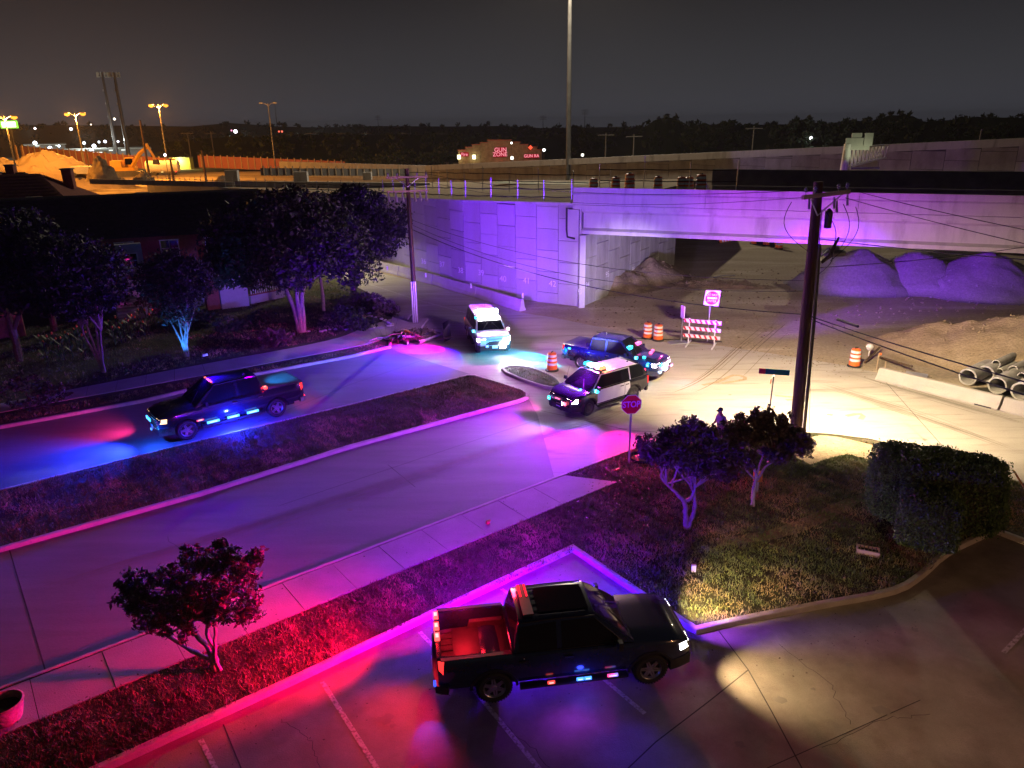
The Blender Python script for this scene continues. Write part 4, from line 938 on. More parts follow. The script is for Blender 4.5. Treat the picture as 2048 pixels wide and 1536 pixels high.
# --- 4: navy pickup behind the patrol car
r4 = G(1158, 738).to_2d(); n4 = G(1287, 768).to_2d(); h4 = R(-36); d4 = Vector((math.cos(h4), math.sin(h4))); l4 = Vector((-d4.y, d4.x)); p4 = r4 + d4 * 1.83 + l4 * .9
V4 = vehicle(PICK, 'dark blue pickup behind the patrol car, cyan and pink strobes on its nose', 'pickup truck', 'police_pickup', (p4.x, p4.y), h4, 'navy', rim='alloy', spokes=8, trim='chrome', scale=.95, tonneau='vinyl', hls=(60, 45), hl=(1, .8, .9), tls=5)
MB().box((-1.55, 0, 1.42), (.06, 1.55, .20)).build('bed_rack', MT['black'], V4)
for c, col, d in (((-2.55, -1.0, 1.12), (.03, .75, 1), (.12, .03, .07)), ((1.0, -.55, 1.62), (.03, .7, 1), (.14, .34, .12)), ((1.0, .45, 1.62), (1, .1, .45), (.14, .40, .10)), ((1.6, -.95, 1.24), (.03, .6, 1), (.12, .1, .1)), ((1.95, -.7, 1.27), (.03, .6, 1), (.1, .1, .08)), ((1.9, .2, 1.29), (1, .1, .4), (.1, .12, .08)), ((1.75, .75, 1.26), (1, .1, .4), (.1, .1, .08)), ((2.3, -1.0, .95), (.03, .7, 1), (.1, .04, .1)), ((2.86, -.5, .95), (.03, .7, 1), (.03, .16, .12)), ((2.88, .45, .92), (1, .3, .7), (.03, .2, .12)), ((2.92, -.7, .60), (.3, .6, 1), (.03, .2, .08)), ((2.92, .7, .62), (1, .25, .6), (.03, .2, .08)), ((2.92, .0, .60), (.8, .6, 1), (.03, .3, .08))):
    led(V4, c, col, 45, d)
MB().box((2.93, -.05, .84), (.03, .52, .26)).build('glow_plate', em((1, .88, .95), 5), V4)  # nose plate made to glow, its brightness put into emission
lamp('s', (-2.6, -1.15, 1.1), (0, .50, 1), 700, V4, loc2(p4, h4, (1.2, 39.6, 0)), 95, .6, .04)
lamp('s', (-3.2, .4, 1.1), (0, .50, 1), 5200, V4, loc2(p4, h4, (-.5, 40.6, 0)), 46, .5, .04)
lamp('s', (2.95, 0, .9), (1, .55, .75), 350, V4, (8, 0, 0), 110, .9, .1)
lamp('p', (2.3, -1.25, 1.1), CYAN, 30, V4, size=.05); lamp('p', (2.4, .9, 1.5), MAG, 25, V4, size=.05)
lamp('s', (1.2, 0, 2.1), (.38, .0, 1), 14500, V4, loc2(p4, h4, (18, 47, 7.5)), 62, .9, .1)
lamp('s', (1.2, .2, 2.2), (1, .01, .6), 2600, V4, loc2(p4, h4, (25, 43, 7.5)), 56, .9, .1)

lamp('s', (1.2, .0, 2.3), (.20, .0, 1), 95000, V4, loc2(p4, h4, (34, 57, 4.0)), 30, .9, .1)
# --- 5: black and white patrol SUV
xy, rz = place(SUV, G(1174, 832), G(1266, 802), 1, 1.0)
V5 = vehicle(SUV, 'black and white police patrol SUV with white doors and a white roof', 'police SUV', 'patrol_suv', xy, rz, 'blackpaint', door='whitepaint', roofp='whitepaint', rim='dsteel', spokes=5, trim='black', hls=(60, 30), hl=(1, .72, .5), tls=5)
lb = MB().box((.22, 0, 1.83), (.28, 1.20, .06)).build('light_bar', MT['black'], V5)
for k in range(6): MB().box((.22, -.5 + k * .2, 1.90), (.30, .18, .13)).build('lens', em([(.03, .6, 1), (.4, .85, 1), (.5, .9, 1), (.9, .3, .7), (1, .5, .5), (1, .25, .1)][k], 40), lb)
led(V5, (2.42, -.66, .66), (.03, .8, 1), 60, (.05, .12, .10)); led(V5, (2.44, .40, .66), (1, .1, .2), 70, (.05, .12, .10)); led(V5, (2.44, -.06, .80), (1, .1, .3), 20, (.04, .22, .03))
led(V5, (1.08, 1.04, 1.12), (.03, .75, 1), 60, (.10, .12, .10), name='mirror_light')
for y in (.6, -.6): led(V5, (-2.55, y, 1.2), (1, .05, .15), 14, (.04, .05, .18))
pb = MB().box((2.60, 0, .62), (.06, .90, .07))
for y in (-.34, .34): pb.box((2.56, y, .62), (.08, .07, .48))
pb.box((2.60, 0, .80), (.05, .66, .06)).build('push_bar', MT['black'], V5)
MB().tube([(1.25, .86, 1.22), (1.32, 1.0, 1.34)], .05, 8).build('spotlight', MT['chrome'], V5)
lamp('p', (.3, 0, 2.25), (.75, .10, 1), 850, V5, size=.15)
lamp('s', (2.5, .4, .7), (.5, .58, 1), 2400, V5, loc2(xy, rz, (-1.2, 29.2, 0)), 72, .8, .06)
lamp('s', (1.1, 1.15, 1.15), (.25, .25, 1), 500, V5, loc2(xy, rz, (0.5, 26.5, 0)), 90, .9, .06)
lamp('p', (.45, -.75, 2.0), CYAN, 22, V5, size=.05); lamp('p', (.1, .75, 2.0), (1, .25, .12), 20, V5, size=.05)
lamp('s', (.5, .8, 1.95), (1, .0, .42), 3200, V5, loc2(xy, rz, (4.6, 27.2, 0)), 34, .5, .05)
lamp('s', (2.5, -.6, .7), (.9, .05, .6), 420, V5, loc2(xy, rz, (.4, 32.6, 0)), 70, .8, .06)
lamp('s', (.3, .2, 2.1), (.36, .0, 1), 16500, V5, loc2(xy, rz, (-9, 22, 0)), 110, .9, .2)
lamp('s', (.3, .7, 2.1), (1, .015, .10), 5200, V5, loc2(xy, rz, (6.6, 21.0, 0)), 52, .9, .1)
lamp('s', (.3, -.2, 2.2), (.09, .0, 1), 19000, V5, loc2(xy, rz, (6, 55, 6.5)), 60, .9, .1)
lamp('s', (.3, -.3, 2.25), (.90, .76, 1), 19000, V5, loc2(xy, rz, (10.5, 60, 2.2)), 27, .7, .05)
# ================================================================ poles, wires, lamps
def taper_pole(name, label, base, h, r0, r1, mat='wood', group=None, cat='utility pole'):
    t = thing(name, label, cat, base, 0, group); MB().tube([(0, 0, -.1), (.0, 0, h * .33), (0, 0, h * .66), (0, 0, h)], [r0, r0 * .93, (r0 + r1) / 2, r1], 14).build('pole', MT[mat], t, smooth=True); return t
PR = G(1590, 876); PRh = 10.3
pr = taper_pole('utility_pole', 'tall brown wooden utility pole rising beside the corner lawn, with a street light', PR, PRh, .245, .17); pr.rotation_euler = (0, R(-1.5), 0)
arm_d = Vector((.86, .5, 0)).normalized(); arz = math.atan2(arm_d.y, arm_d.x)
MB().box((.25, -.22, 9.85), (2.6, .11, .14), rz=arz).build('cross_arm', MT['timber'], pr)
for s in (-1, 1): MB().tube([(.25 + arm_d.x * s * .9, -.24 + arm_d.y * s * .9, 9.8), (0, -.18, 9.1)], .025, 6).build('brace', MT['steel'], pr)
for k in (-1.15, -.65, .65, 1.15):
    MB().lathe([(.02, 0), (.02, .1), (.07, .12), (.05, .17), (.075, .20), (.04, .26), (.01, .28)], 10, (.25 + arm_d.x * k, -.22 + arm_d.y * k, 9.91)).build('insulator', MT['grey'], pr)
for k, dz in ((-.95, 9.55), (.45, 9.45), (.62, 9.30), (1.2, 9.5)):
    MB().tube([(.25 + arm_d.x * k, -.22 + arm_d.y * k, dz + .28), (.27 + arm_d.x * k, -.26 + arm_d.y * k, dz - .15)], [.035, .05], 8).build('cutout_fuse', MT['grey'], pr)
MB().lathe([(.02, -.35), (.13, -.33), (.14, .25), (.11, .3), (.04, .38)], 12, (.42, -.18, 8.95)).build('arrester', MT['dsteel'], pr)
MB().tube([(.31, -.10, -.05), (.29, -.10, 4.6), (.25, -.08, 7.8), (.22, -.05, 8.0)], .065, 10).build('conduit', MT['dsteel'], pr)
MB().tube([(.20, -.25, -.05), (.18, -.22, 6), (.15, -.17, 9.3)], .022, 6).build('ground_wire', MT['grey'], pr)
def loop(pts, r=.012): return MB().tube([Vector((p[0], p[1], 0)).to_3d() + Vector((0, 0, p[2])) if len(p) == 3 else p for p in pts], r, 5)
for a, b, sag in (((-.9, .1, 9.6), (-.12, -.15, 7.7), -.6), ((.2, -.3, 9.3), (.5, -.3, 7.6), .35), ((.8, -.45, 9.5), (.9, -.3, 7.8), .3), ((1.2, -.6, 9.4), (.6, -.3, 7.4), .5), ((.5, -.3, 7.9), (.2, -.3, 6.9), .3)):
    P = []
    for i in range(11):
        t = i / 10; P.append((a[0] + (b[0] - a[0]) * t + sag * math.sin(PI * t), a[1] + (b[1] - a[1]) * t, a[2] + (b[2] - a[2]) * t))
    MB().tube(P, .014, 5).build('jumper_wire', MT['rope'], pr)
# street light on the pole
MB().lathe([(.02, 7.56), (.42, 7.54), (.50, 7.50), (.52, 7.38), (.50, 7.38), (.46, 7.51), (.02, 7.53)], 20, (1.25, 1.1, 0)).build('beam_cutoff', MT['grey'], pr)  # skirted shade added to keep the beam off bridge and wall
arm = MB().tube([(.1, 0, 7.35), (.5, .35, 7.45), (.95, .8, 7.62)], .035, 8).build('lamp_arm', MT['steel'], pr)
MB().box((1.22, 1.05, 7.62), (.75, .26, .13), rz=math.atan2(.25, .27), taper=.8).build('lamp_head', MT['grey'], pr)
MB().tube([(.35, -.1, 7.3), (.62, -.15, 7.55), (.92, -.1, 8.25)], [.06, .09, .04], 8).build('bracket', MT['dsteel'], pr)
MB().box((1.24, 1.07, 7.515), (.30, .20, .02), rz=math.atan2(.25, .27)).build('lamp_lens', em((1, .86, .6), 25), pr)
lamp('s', (1.25, 1.1, 7.46), (1, .75, .45), 17500, pr, (4.2, 7.2, 0), 152, .5, .12, 'street_light')
# weaker spill of the same lamp over the lawn
lamp('p', (1.30, 1.0, 7.40), WARM, 250, pr, size=.12, name='street_light_spill')

PL = G(832, 648); PLh = 10.0
pl = taper_pole('utility_pole', 'dark wooden utility pole with transformers behind the heap of branches', PL, PLh, .17, .12)
MB().box((0, -.16, 9.5), (2.6, .10, .12), rz=R(12)).build('cross_arm', MT['timber'], pl)
for s in (-1, 1): MB().tube([(s * .75, -.16 + s * .15, 9.5), (0, -.12, 8.9)], .022, 6).build('brace', MT['steel'], pl)
for k in (-1.15, -.6, .6, 1.15): MB().lathe([(.02, 0), (.07, .05), (.05, .12), (.07, .16), (.02, .24)], 8, (k, -.16 + k * .21, 9.56)).build('insulator', MT['grey'], pl)
for k in (-1.2, -.75, -.35, .4, .75, 1.1): MB().tube([(k, -.2 + k * .2, 8.6), (k + .05, -.25 + k * .2, 8.0)], [.05, .09], 8).build('cutout_fuse', MT['grey'], pl)
MB().box((0, -.2, 8.65), (2.6, .08, .10), rz=R(12)).build('lower_arm', MT['timber'], pl)
for k in (-.13, 0, .13): MB().tube([(k, -.19, -.05), (k, -.19, 2.9)], .048, 8).build('conduit', MT['steel'], pl)
MB().tube([(.0, -.17, 2.9), (.0, -.15, 8.2)], .03, 6).build('riser', MT['rope'], pl)

def wire(label, a, b, sag, r=.014, name='power_line', group=None):
    a, b = Vector(a), Vector(b); P = []
    for i in range(25):
        t = i / 24; p = a.lerp(b, t); p.z -= sag * 4 * t * (1 - t); P.append(p)
    return tag(MB().tube(P, r, 5).build(name, MT['rope']), label, 'cable', group)
pr0 = Vector(PR); pl0 = Vector(PL)
def on_pole(P0, z, dx=0, dy=0): return Vector((P0.x + dx, P0.y + dy, z))
GW = 'cables strung between the two wooden poles'
wire('top cable between the two wooden poles, crossing the girder top', on_pole(pl0, 9.7, 1.1), on_pole(pr0, 9.95, -1.2, .3), .55, .014, group=GW)
wire('thin cable crossing the bridge fascia left of the brown pole', on_pole(pl0, 9.7, -.5), on_pole(pr0, 9.75, -.6), .9, .010, group=GW)
wire('cable at mid height crossing the middle of the violet wall', on_pole(pl0, 6.9), on_pole(pr0, 6.6), .95, .013, group=GW)
wire('second mid height cable crossing the violet wall just below another', on_pole(pl0, 6.6), on_pole(pr0, 6.2), 1.25, .013, group=GW)
wire('thick lowest cable crossing the wall and abutment towards the brown pole', on_pole(pl0, 6.3), on_pole(pr0, 5.25), 1.0, .022, group=GW)
def wexit(z0, px, py, d, sag, r, lab, dx=0):
    e = AT(px, py, d); s = on_pole(pr0, z0, dx); dv = e - s; e2 = s + dv * 1.6; wire(lab, s, e2, sag, r, group='cables leaving the brown pole to the right')
wexit(5.2, 2048, 752, 22, .15, .022, 'upper of two thick cables sloping down over the clay pile')
wexit(5.05, 2048, 778, 21.6, .15, .022, 'lower of two thick cables sloping down over the pipes', .1)
MB_s = AT(1690, 660, 27.0); 
tag(MB().tube([AT(1675, 639, 28.6), AT(1716, 653, 27.7)], .05, 8).build('splice_case', MT['rope']), 'black splice case hanging on the lower thick cable', 'splice case')
wexit(9.9, 2048, 452, 25, .1, .012, 'topmost thin cable from the brown pole over the dark parapet', 1.3)
wexit(9.7, 2048, 480, 25, .1, .012, 'thin cable from the brown pole descending across the bridge fascia', .8)
wexit(8.2, 2048, 512, 24, .1, .016, 'dark cable with clamps descending from the brown pole across the girder')
wexit(7.1, 2048, 484, 40, .25, .016, 'nearly level cable running right across the girder bottom')
wire('thin guy wire slanting down over the bright road to the verge', AT(1772, 765, 34), G(1990, 1010), 0, .008, 'guy_wire')
wire('guy wire at the foot of the brown pole', on_pole(pr0, 3.4, .25), G(1618, 893), 0, .008, 'guy_wire')
tag(MB().tube([G(2012, 1004) + Vector((0, 0, 1.2)), G(2100, 1064) + Vector((0, 0, .12))], .03, 8).build('guy_guard', MT['yellow']), 'yellow guy wire guard right of the hedge', 'guy guard')

# high mast and road lamps
hm = thing('high_mast', 'very tall grey light mast running out of the top of the picture', 'light mast', G(1136, 392)); hm.location.z = 0
MB().lathe([(1.5, -.3), (1.6, 0), (1.2, .5)], 16, (0, 0, 44)).build('lamp_ring', MT['grey'], hm)
for k in range(6): MB().box((1.9 * math.cos(k * PI / 3), 1.9 * math.sin(k * PI / 3), 43.8), (.8, .8, .3)).build('lamp_head', MT['grey'], hm)
lamp('p', (-.4, -4.0, 43.2), (1, .84, .62), 92000, hm, size=.6, name='mast_light')
MB().tube([(0, 0, 0), (0, 0, 20), (0, 0, 44)], [.50, .40, .26], 14).build('pole', MT['dconc'], hm, smooth=True)
GL = 'sodium street lamps over the building site'
def slamp(px, py, bx, by, lab, lit=True, P=30000):
    b = G(bx, by); d = math.hypot(b.x, b.y); top = AT(px, py, d)
    t = thing('street_lamp', lab, 'street lamp', b, 0, GL if lit else None)
    MB().tube([(0, 0, 0), (0, 0, top.z)], [.20, .11], 10).build('pole', MT['dconc'], t)
    for s in (-1, 1):
        MB().tube([(0, 0, top.z - .8), (s * .9, 0, top.z - .1), (s * 1.5, 0, top.z)], .06, 6).build('arm', MT['steel'], t)
        MB().box((s * 1.9, 0, top.z), (1.0, .45, .25)).build('lamp_head', MT['grey'], t)
        if lit:
            MB().lathe([(.05, -.55), (.5, -.35), (.62, -.1), (.5, .05)], 12, (s * 1.9, 0, top.z - .15)).build('lamp_globe', em((1, .33, .02), 60 if s < 0 else 26), t)
    if lit:
        lamp('p', (0, 0, top.z - 1.2), SOD, P, t, size=.5, name='sodium_light')
    return t
slamp(22, 232, 45, 395, 'leftmost lit sodium street lamp, above the green-lit sign', True, 70000)
slamp(148, 226, 178, 372, 'lit sodium street lamp behind the sand heap', True, 70000)
slamp(314, 209, 341, 362, 'lit sodium street lamp nearest the unlit lamp post', True, 70000)
slamp(540, 206, 553, 353, 'unlit pale street lamp with two arms, right of the lit ones', False)
for (x, y, x2, y2, lab) in ((36, 290, 50, 372, 'first thin dark post behind the chimneys'), (48, 292, 62, 372, 'second thin dark post behind the chimneys'), (162, 298, 186, 366, 'dark wooden post left of the excavator'), (277, 240, 303, 368, 'tall dark wooden post left of the white tank'), (325, 318, 350, 370, 'short dark post beside the white tank'), (397, 300, 414, 364, 'bare dark post with forked top over the site')):
    b = G(x2, y2 + 8); d = math.hypot(b.x, b.y); t = AT(x, y, d); taper_pole('wooden_post', lab, b, t.z, .28, .2)
lamp_y = lamp('p', tuple(G(372, 330) + Vector((0, 0, 5))), (.85, 1, .15), 9000, size=.4)
# hidden street lamp further up the side road
sl_b = G(690, 566) + Vector((-3.2, 3.0, 0)); t = thing('street_lamp', 'street lamp standing behind the leafy crowns, lighting the side road', 'street lamp', sl_b)
MB().tube([(0, 0, 0), (0, 0, 6.6)], [.12, .08], 10).build('pole', MT['steel'], t); MB().tube([(0, 0, 6.4), (1, .2, 6.7), (2.2, .3, 6.8)], .04, 6).build('arm', MT['steel'], t)
MB().box((2.5, .3, 6.8), (.7, .3, .14)).build('lamp_head', MT['grey'], t); MB().box((2.5, .3, 6.71), (.5, .2, .03)).build('lamp_lens', em((1, .9, .55), 20), t)
lamp('s', (2.5, .3, 6.65), (1, .86, .48), 2600, t, (3.4, -1.5, 0), 118, .8, .1, 'street_light')

# ================================================================ construction site pieces
def drum(lab, p, z=0, tilt=0.0, sc=1.0, first=[None]):
    if first[0] is None:
        t = thing('traffic_drum', lab, 'traffic drum', (p[0], p[1], z), 0, 'orange and white traffic drums')
        MB().lathe([(.36, 0), (.36, .06), (.30, .09), (.30, .10)], 18).build('base', MT['rubber'], t)
        prof = [(.285, .09, .30), (.272, .32, .50), (.262, .70, .90)]
        MB().lathe([(.285, .09), (.283, .28), (.30, .285), (.27, .30), (.268, .50), (.285, .505), (.26, .52), (.255, .72), (.27, .725), (.245, .74), (.235, .96), (.18, 1.0), (.02, 1.01)], 22).build('body', MT['drum'], t, smooth=True)
        for z0, r in ((.33, .2745), (.56, .2645), (.78, .2515)): MB().lathe([(r - .01, z0), (r, z0), (r - .004, z0 + .13), (r - .014, z0 + .13)], 22).build('reflective_band', MT['reflect'], t, smooth=True)
        MB().box((0, 0, 1.04), (.20, .03, .06)).build('handle', MT['black'], t)
        first[0] = t
    else:
        t = copy_tree(first[0]); t['label'] = lab; t.location = (p[0], p[1], z)
    t.rotation_euler = (tilt, 0, random.random() * 3); t.scale = (sc,) * 3; return t
drum('orange traffic drum standing alone behind the small traffic island', G(1104, 741), .008)
drum('upright drum nearer the barricade, with the pale base plate beside it', G(1316, 681), .008)
drum('drum left of the pair beside the barricade, farther from it', G(1295, 677), .0)
drum('bright drum at the road edge in front of the clay pile', G(1708, 733), .0)
zt = 7.2
for px, py, lab in ((1265, 374, 'tallest-looking drum on the bridge deck left of the others'), (1324, 374, 'drum on the bridge deck at the end of the wire railing'), (1364, 377, 'left drum of the three on the bridge deck'), (1380, 377, 'middle drum of the three on the bridge deck'), (1402, 378, 'right drum of the three on the bridge deck'), (1231, 378, 'drum on the bridge deck of which only the top third shows'), (1187, 380, 'drum on the bridge deck showing only its very top beside the railing')):
    b = AT(px, py, 0); d = ray(px, py); t_ = (7.6 - CAM_H) / d.z; p = Vector((d.x * t_, d.y * t_)); rel = p - T0; yb = rel.dot(bn); q = p if yb < 10 else T0 + bd * rel.dot(bd) + bn * 9
    q = T0 + bd * (p - T0).dot(bd) + bn * max(1.2, min(10, yb)); drum(lab, q, 7.2, sc=1.5 if px in (1265, 1402) else 1.3)
for px, py, tl, lab in ((1437, 479, 1.4, 'drum lying alone on the yard under the bridge'), (1508, 482, .2, 'leftmost drum of the row under the bridge'), (1520, 484, 1.3, 'second drum of the row under the bridge, lying down'), (1532, 485, .1, 'third drum of the row under the bridge'), (1543, 488, 1.2, 'fourth drum of the row under the bridge, tipped over'), (1557, 492, .1, 'rightmost drum of the row under the bridge'), (1935, 512, .1, 'drum beside the gravel heaps at the right')):
    b = G(px, py + 6); drum(lab, b, .3 if tl > 1 else 0, tl, 1.25)

# type III barricade
ba, bb = G(1372, 688), G(1432, 694); bc = (ba + bb) / 2; bz_ = math.atan2(bb.y - ba.y, bb.x - ba.x)
bt = thing('barricade', 'white and red striped three-rail road barricade', 'barricade', (bc.x, bc.y, 0), bz_)
for x in (-.75, .75):
    MB().box((x, 0, .80), (.06, .06, 1.6)).build('post', MT['reflect'], bt); MB().box((x, 0, .04), (.07, 1.5, .07)).build('foot', MT['reflect'], bt)
for z in (.55, 1.0, 1.45):
    r_ = MB().box((0, -.05, z), (2.15, .03, .21)).build('rail', MT['reflect'], bt)
    st_ = MB()
    for k in range(7):
        x = -1.0 + k * .305; st_.add([(x, -.069, z - .105), (x + .12, -.069, z - .105), (x - .0 + .01, -.069, z + .105), (x - .11, -.069, z + .105)], [(0, 1, 2, 3)])
        if k == 0: pass
    st_.build('red_stripe', MT['redpaint'], r_)
sg = G(1415, 684); st = thing('do_not_enter_sign', 'white square do not enter sign on a thin post behind the barricade', 'road sign', sg, R(6))
MB().box((0, .03, 1.35), (.06, .05, 2.7)).build('post', MT['steel'], st)
pnl = MB().box((.08, 0, 2.68), (.92, .02, .92), ry=R(6)).build('sign_panel', MT['reflect'], st)
MB().lathe([(.001, -.002), (.40, -.002), (.40, .004), (.001, .004)], 32, (.08, -.014, 2.68), axis='Y').build('red_disc', MT['redpaint'], pnl)
MB().box((.08, -.022, 2.68), (.64, .006, .12), ry=R(6)).build('white_bar', MT['reflect'], pnl)
text('DO NOT', .19, MT['reflect'], pnl, (.09, -.022, 2.87), (PI / 2, R(6), 0), ext=.002, bold=.004); text('ENTER', .19, MT['reflect'], pnl, (.07, -.022, 2.50), (PI / 2, R(6), 0), ext=.002, bold=.004)
vp = thing('sign_stand', 'upright sign stand seen edge-on beside the barricade, on a flat base', 'sign stand', G(1362, 684), R(10))
MB().box((0, 0, .95), (.05, .05, 1.9)).build('post', MT['steel'], vp); MB().box((0, 0, 1.85), (.05, .5, .75)).build('sign_panel', MT['reflect'], vp); MB().box((-.25, -.1, .03), (1.1, .7, .05)).build('base_plate', MT['steel'], vp)
ct = G(1342, 684)
tag(MB().tube(arc([(ct.x - 4.5, ct.y + 1.9), (ct.x - 2, ct.y + .7), (ct.x, ct.y + .4), (ct.x + 2, ct.y + .2), (ct.x + 3, ct.y - .3)], 4) and [Vector((p.x, p.y, .04)) for p in arc([(ct.x - 4.2, ct.y + 2.4), (ct.x - 2.2, ct.y + .9), (ct.x, ct.y + .4), (ct.x + 2, ct.y + .2), (ct.x + 3, ct.y - .3)], 4)], .03, 6).build('cable', MT['rope']), 'black cable lying on the ground from the drums to the barricade', 'cable')
# steel pieces on the yard
for a, b, r, lab in ((G(1472, 568), G(1505, 577), .05, 'shiny steel offcuts on the yard behind the sign'), (G(1428, 556), G(1470, 552), .05, 'pale rod lying on the yard under the bridge'), (G(1380, 478), G(1408, 472), .12, 'pale timber under the girder left of the lone drum')):
    tag(MB().tube([a + Vector((0, 0, .08)), (a + b) / 2 + Vector((.1, .1, .12)), b + Vector((0, 0, .06))], r, 6).build('steel_rod', MT['steel']), lab, 'rod')
# jersey barriers
def jersey(lab, A, B, h=.82, name='road_barrier', group=None, w=.6):
    A, B = Vector(A[:2]), Vector(B[:2]); L = (B - A).length; c = (A + B) / 2; t = thing(name, lab, 'concrete barrier', (c.x, c.y, 0), math.atan2(B.y - A.y, B.x - A.x), group)
    pr_ = [(-w / 2, 0), (-w / 2, .08), (-w * .30, .28), (-w * .15, h - .03), (-w * .12, h), (w * .12, h), (w * .15, h - .03), (w * .30, .28), (w / 2, .08), (w / 2, 0)]
    n = len(pr_); V = [(-L / 2, y, z) for y, z in pr_] + [(L / 2, y, z) for y, z in pr_]
    MB().add(V, [(i, (i + 1) % n, n + (i + 1) % n, n + i) for i in range(n)] + [tuple(range(n)), tuple(range(n, 2 * n))]).build('block', MT['walk'], t)
    return t
GB = 'jersey barriers along the foot of the retaining wall'
bl = [Vector(p) for p in bar_l]
pts = [G(1046, 622), G(955, 594), G(868, 568), G(800, 550), G(745, 536), G(700, 524)]
labs = ['nearest barrier block, its pale end face turned to the road', 'second barrier block from the pale open end', 'third barrier block, left of the second white post', 'fourth barrier block, near the crown of the leafy tree', 'farthest barrier block, half behind the tree']
for a, b, lb_ in zip(pts, pts[1:], labs):
    a2, b2 = a.to_2d(), b.to_2d(); g = (b2 - a2).normalized() * .04; j = jersey(lb_, a2 + g, b2 - g, group=GB)
    for s in (-.3, .3): MB().box((s * (b2 - a2).length, -.31, .05), (.5, .02, .07)).build('drain_slot', MT['black'], j)
for (x, y, lab) in ((1046, 604, 'white marker post on the near end of the barriers'), (943, 583, 'second white marker post on the barriers'), (853, 560, 'third white marker post on the barriers'), (776, 545, 'farthest white marker post on the barriers')):
    g = G(x, y + 14); tag(MB().box((g.x, g.y, .82 + .17), (.09, .05, .36)).build('marker_post', MT['reflect']), lab, 'marker post', 'white marker posts on the barriers')
GR = 'barriers in front of the clay pile'
q = [G(1757, 757), G(2003, 818), G(2200, 866)]
j1 = jersey('long barrier block in front of the clay pile and pipes', q[0].to_2d(), q[1].to_2d() - (q[1] - q[0]).to_2d().normalized() * .05, .60, group=GR, w=.75)
MB().box((2.2, -.385, .05), (.7, .02, .05)).build('drain_slot', MT['black'], j1)
jersey('barrier block at the right edge, cut by the frame', q[1].to_2d() + (q[2] - q[1]).to_2d().normalized() * .05, q[2].to_2d(), .60, group=GR, w=.75)
# concrete pipes
ax = Vector((.80, .60, 0)).normalized(); paz = math.atan2(ax.y, ax.x)
def pipe(lab, px, py, r, L=2.4, zc__=None):
    zc__ = zc__ if zc__ is not None else r; d = ray(px, py); t = (zc__ - CAM_H) / d.z; p = Vector((d.x * t, d.y * t, zc__))
    o = MB().lathe([(r, 0), (r, L), (r * .80, L), (r * .80, 0)], 28, axis='X', closed=True).build('concrete_pipe', MT['conc'], smooth=True); o.location = p; o.rotation_euler = (0, 0, paz)
    return tag(o, lab, 'concrete pipe', 'stacked concrete pipes')
pipe('large pipe at the left end of the stack', 1935, 754, .42); pipe('large pipe second from the left, set slightly back', 1970, 748, .42, 2.4, .52)
pipe('large pipe in the front row, third from the left', 1994, 771, .42); pipe('large pipe in the front row cut by the frame edge', 2042, 783, .44)
pipe('small pipe lying highest at the back of the stack', 1992, 728, .20, 3.2, .95); pipe('small pipe just right of the second large pipe', 1998, 745, .22, 3, .62)
pipe('small pipe right of the highest one, with a long barrel behind', 2026, 740, .23, 3, .75); pipe('small pipe low between two front pipes', 2025, 760, .21, 2.6, .50); pipe('small pipe at the right edge above the front row', 2043, 753, .20, 2.6, .70)
# rail ties, stakes and scraps before the clay pile
for a, b, lab in (((1729, 728), (1758, 707), 'dark plank propped at the tip of the clay pile'), ((1760, 718), (1822, 746), 'long dark timber lying along the foot of the clay pile')):
    A_, B_ = G(*a) + Vector((0, 0, .1)), G(*b) + Vector((0, 0, .35)); tag(MB().tube([A_, B_], .07, 5).build('timber', MT['wood']), lab, 'timber')
for x, y, h_, lab in ((1753, 740, .95, 'thin stake with an orange ribbon beside the clay pile'), (1769, 741, .5, 'short pale stake right of the ribboned stake')):
    g = G(x, y); t = thing('survey_stake', lab, 'stake', g); MB().box((0, 0, h_ / 2), (.05, .03, h_)).build('stake', MT['timber'], t)
    if h_ > .6: MB().box((.06, 0, h_ - .08), (.16, .02, .12)).build('ribbon', MT['drum'], t)
bg_ = G(1737, 712); t = thing('plastic_bag', 'white plastic bag on a crumpled stake beside the drum', 'plastic bag', bg_)
MB().lathe([(.03, 0), (.04, .3), (.16, .42), (.20, .55), (.14, .68), (.03, .7)], 9).build('bag', MT['reflect'], t); MB().tube([(0, 0, 0), (.05, 0, .3)], .03, 6).build('stake', MT['timber'], t)
tag(MB().box(tuple(G(1836, 757) + Vector((0, .2, .12))), (1.0, .5, .04), rz=R(-35), rx=.2).build('metal_sheet', MT['steel']), 'pale metal sheet lying on the barrier by the clay pile', 'metal sheet')
# wire railing on the ramp
def railing(lab, pts, zs, step, h, rails=(.45, 1.0), group=None, rnd=.3):
    t = thing('wire_railing', lab, 'railing', group=group); pst = None; k = 0; A_ = []
    for (a, b, za, zb) in zip(pts, pts[1:], zs, zs[1:]):
        L = (b - a).length; n = max(1, int(L / step))
        for i in range(n): u = i / n; p = a.lerp(b, u); A_.append(Vector((p.x, p.y, za + (zb - za) * u)))
    A_.append(Vector((pts[-1].x, pts[-1].y, zs[-1])))
    for p in A_:
        hh = h * (1 + rnd * (random.random() - .3))
        if pst is None: pst = MB().box((0, 0, .5), (.06, .06, 1)).build('post', MT['steel'], t); o = pst
        else: o = inst(pst, 'post', t)
        o.location = p; o.scale = (1, 1, hh); o.rotation_euler = (0, random.uniform(-.03, .03), 0)
    for r in rails:
        P = []
        for i, p in enumerate(A_):
            P.append(p + Vector((0, -.03, r)));
            if i < len(A_) - 1: P.append((p + A_[i + 1]) / 2 + Vector((0, -.03, r - .05)))
        MB().tube(P, .035, 4).build('cable', MT['rope'], t)
    return t
up = lambda z: z + .05
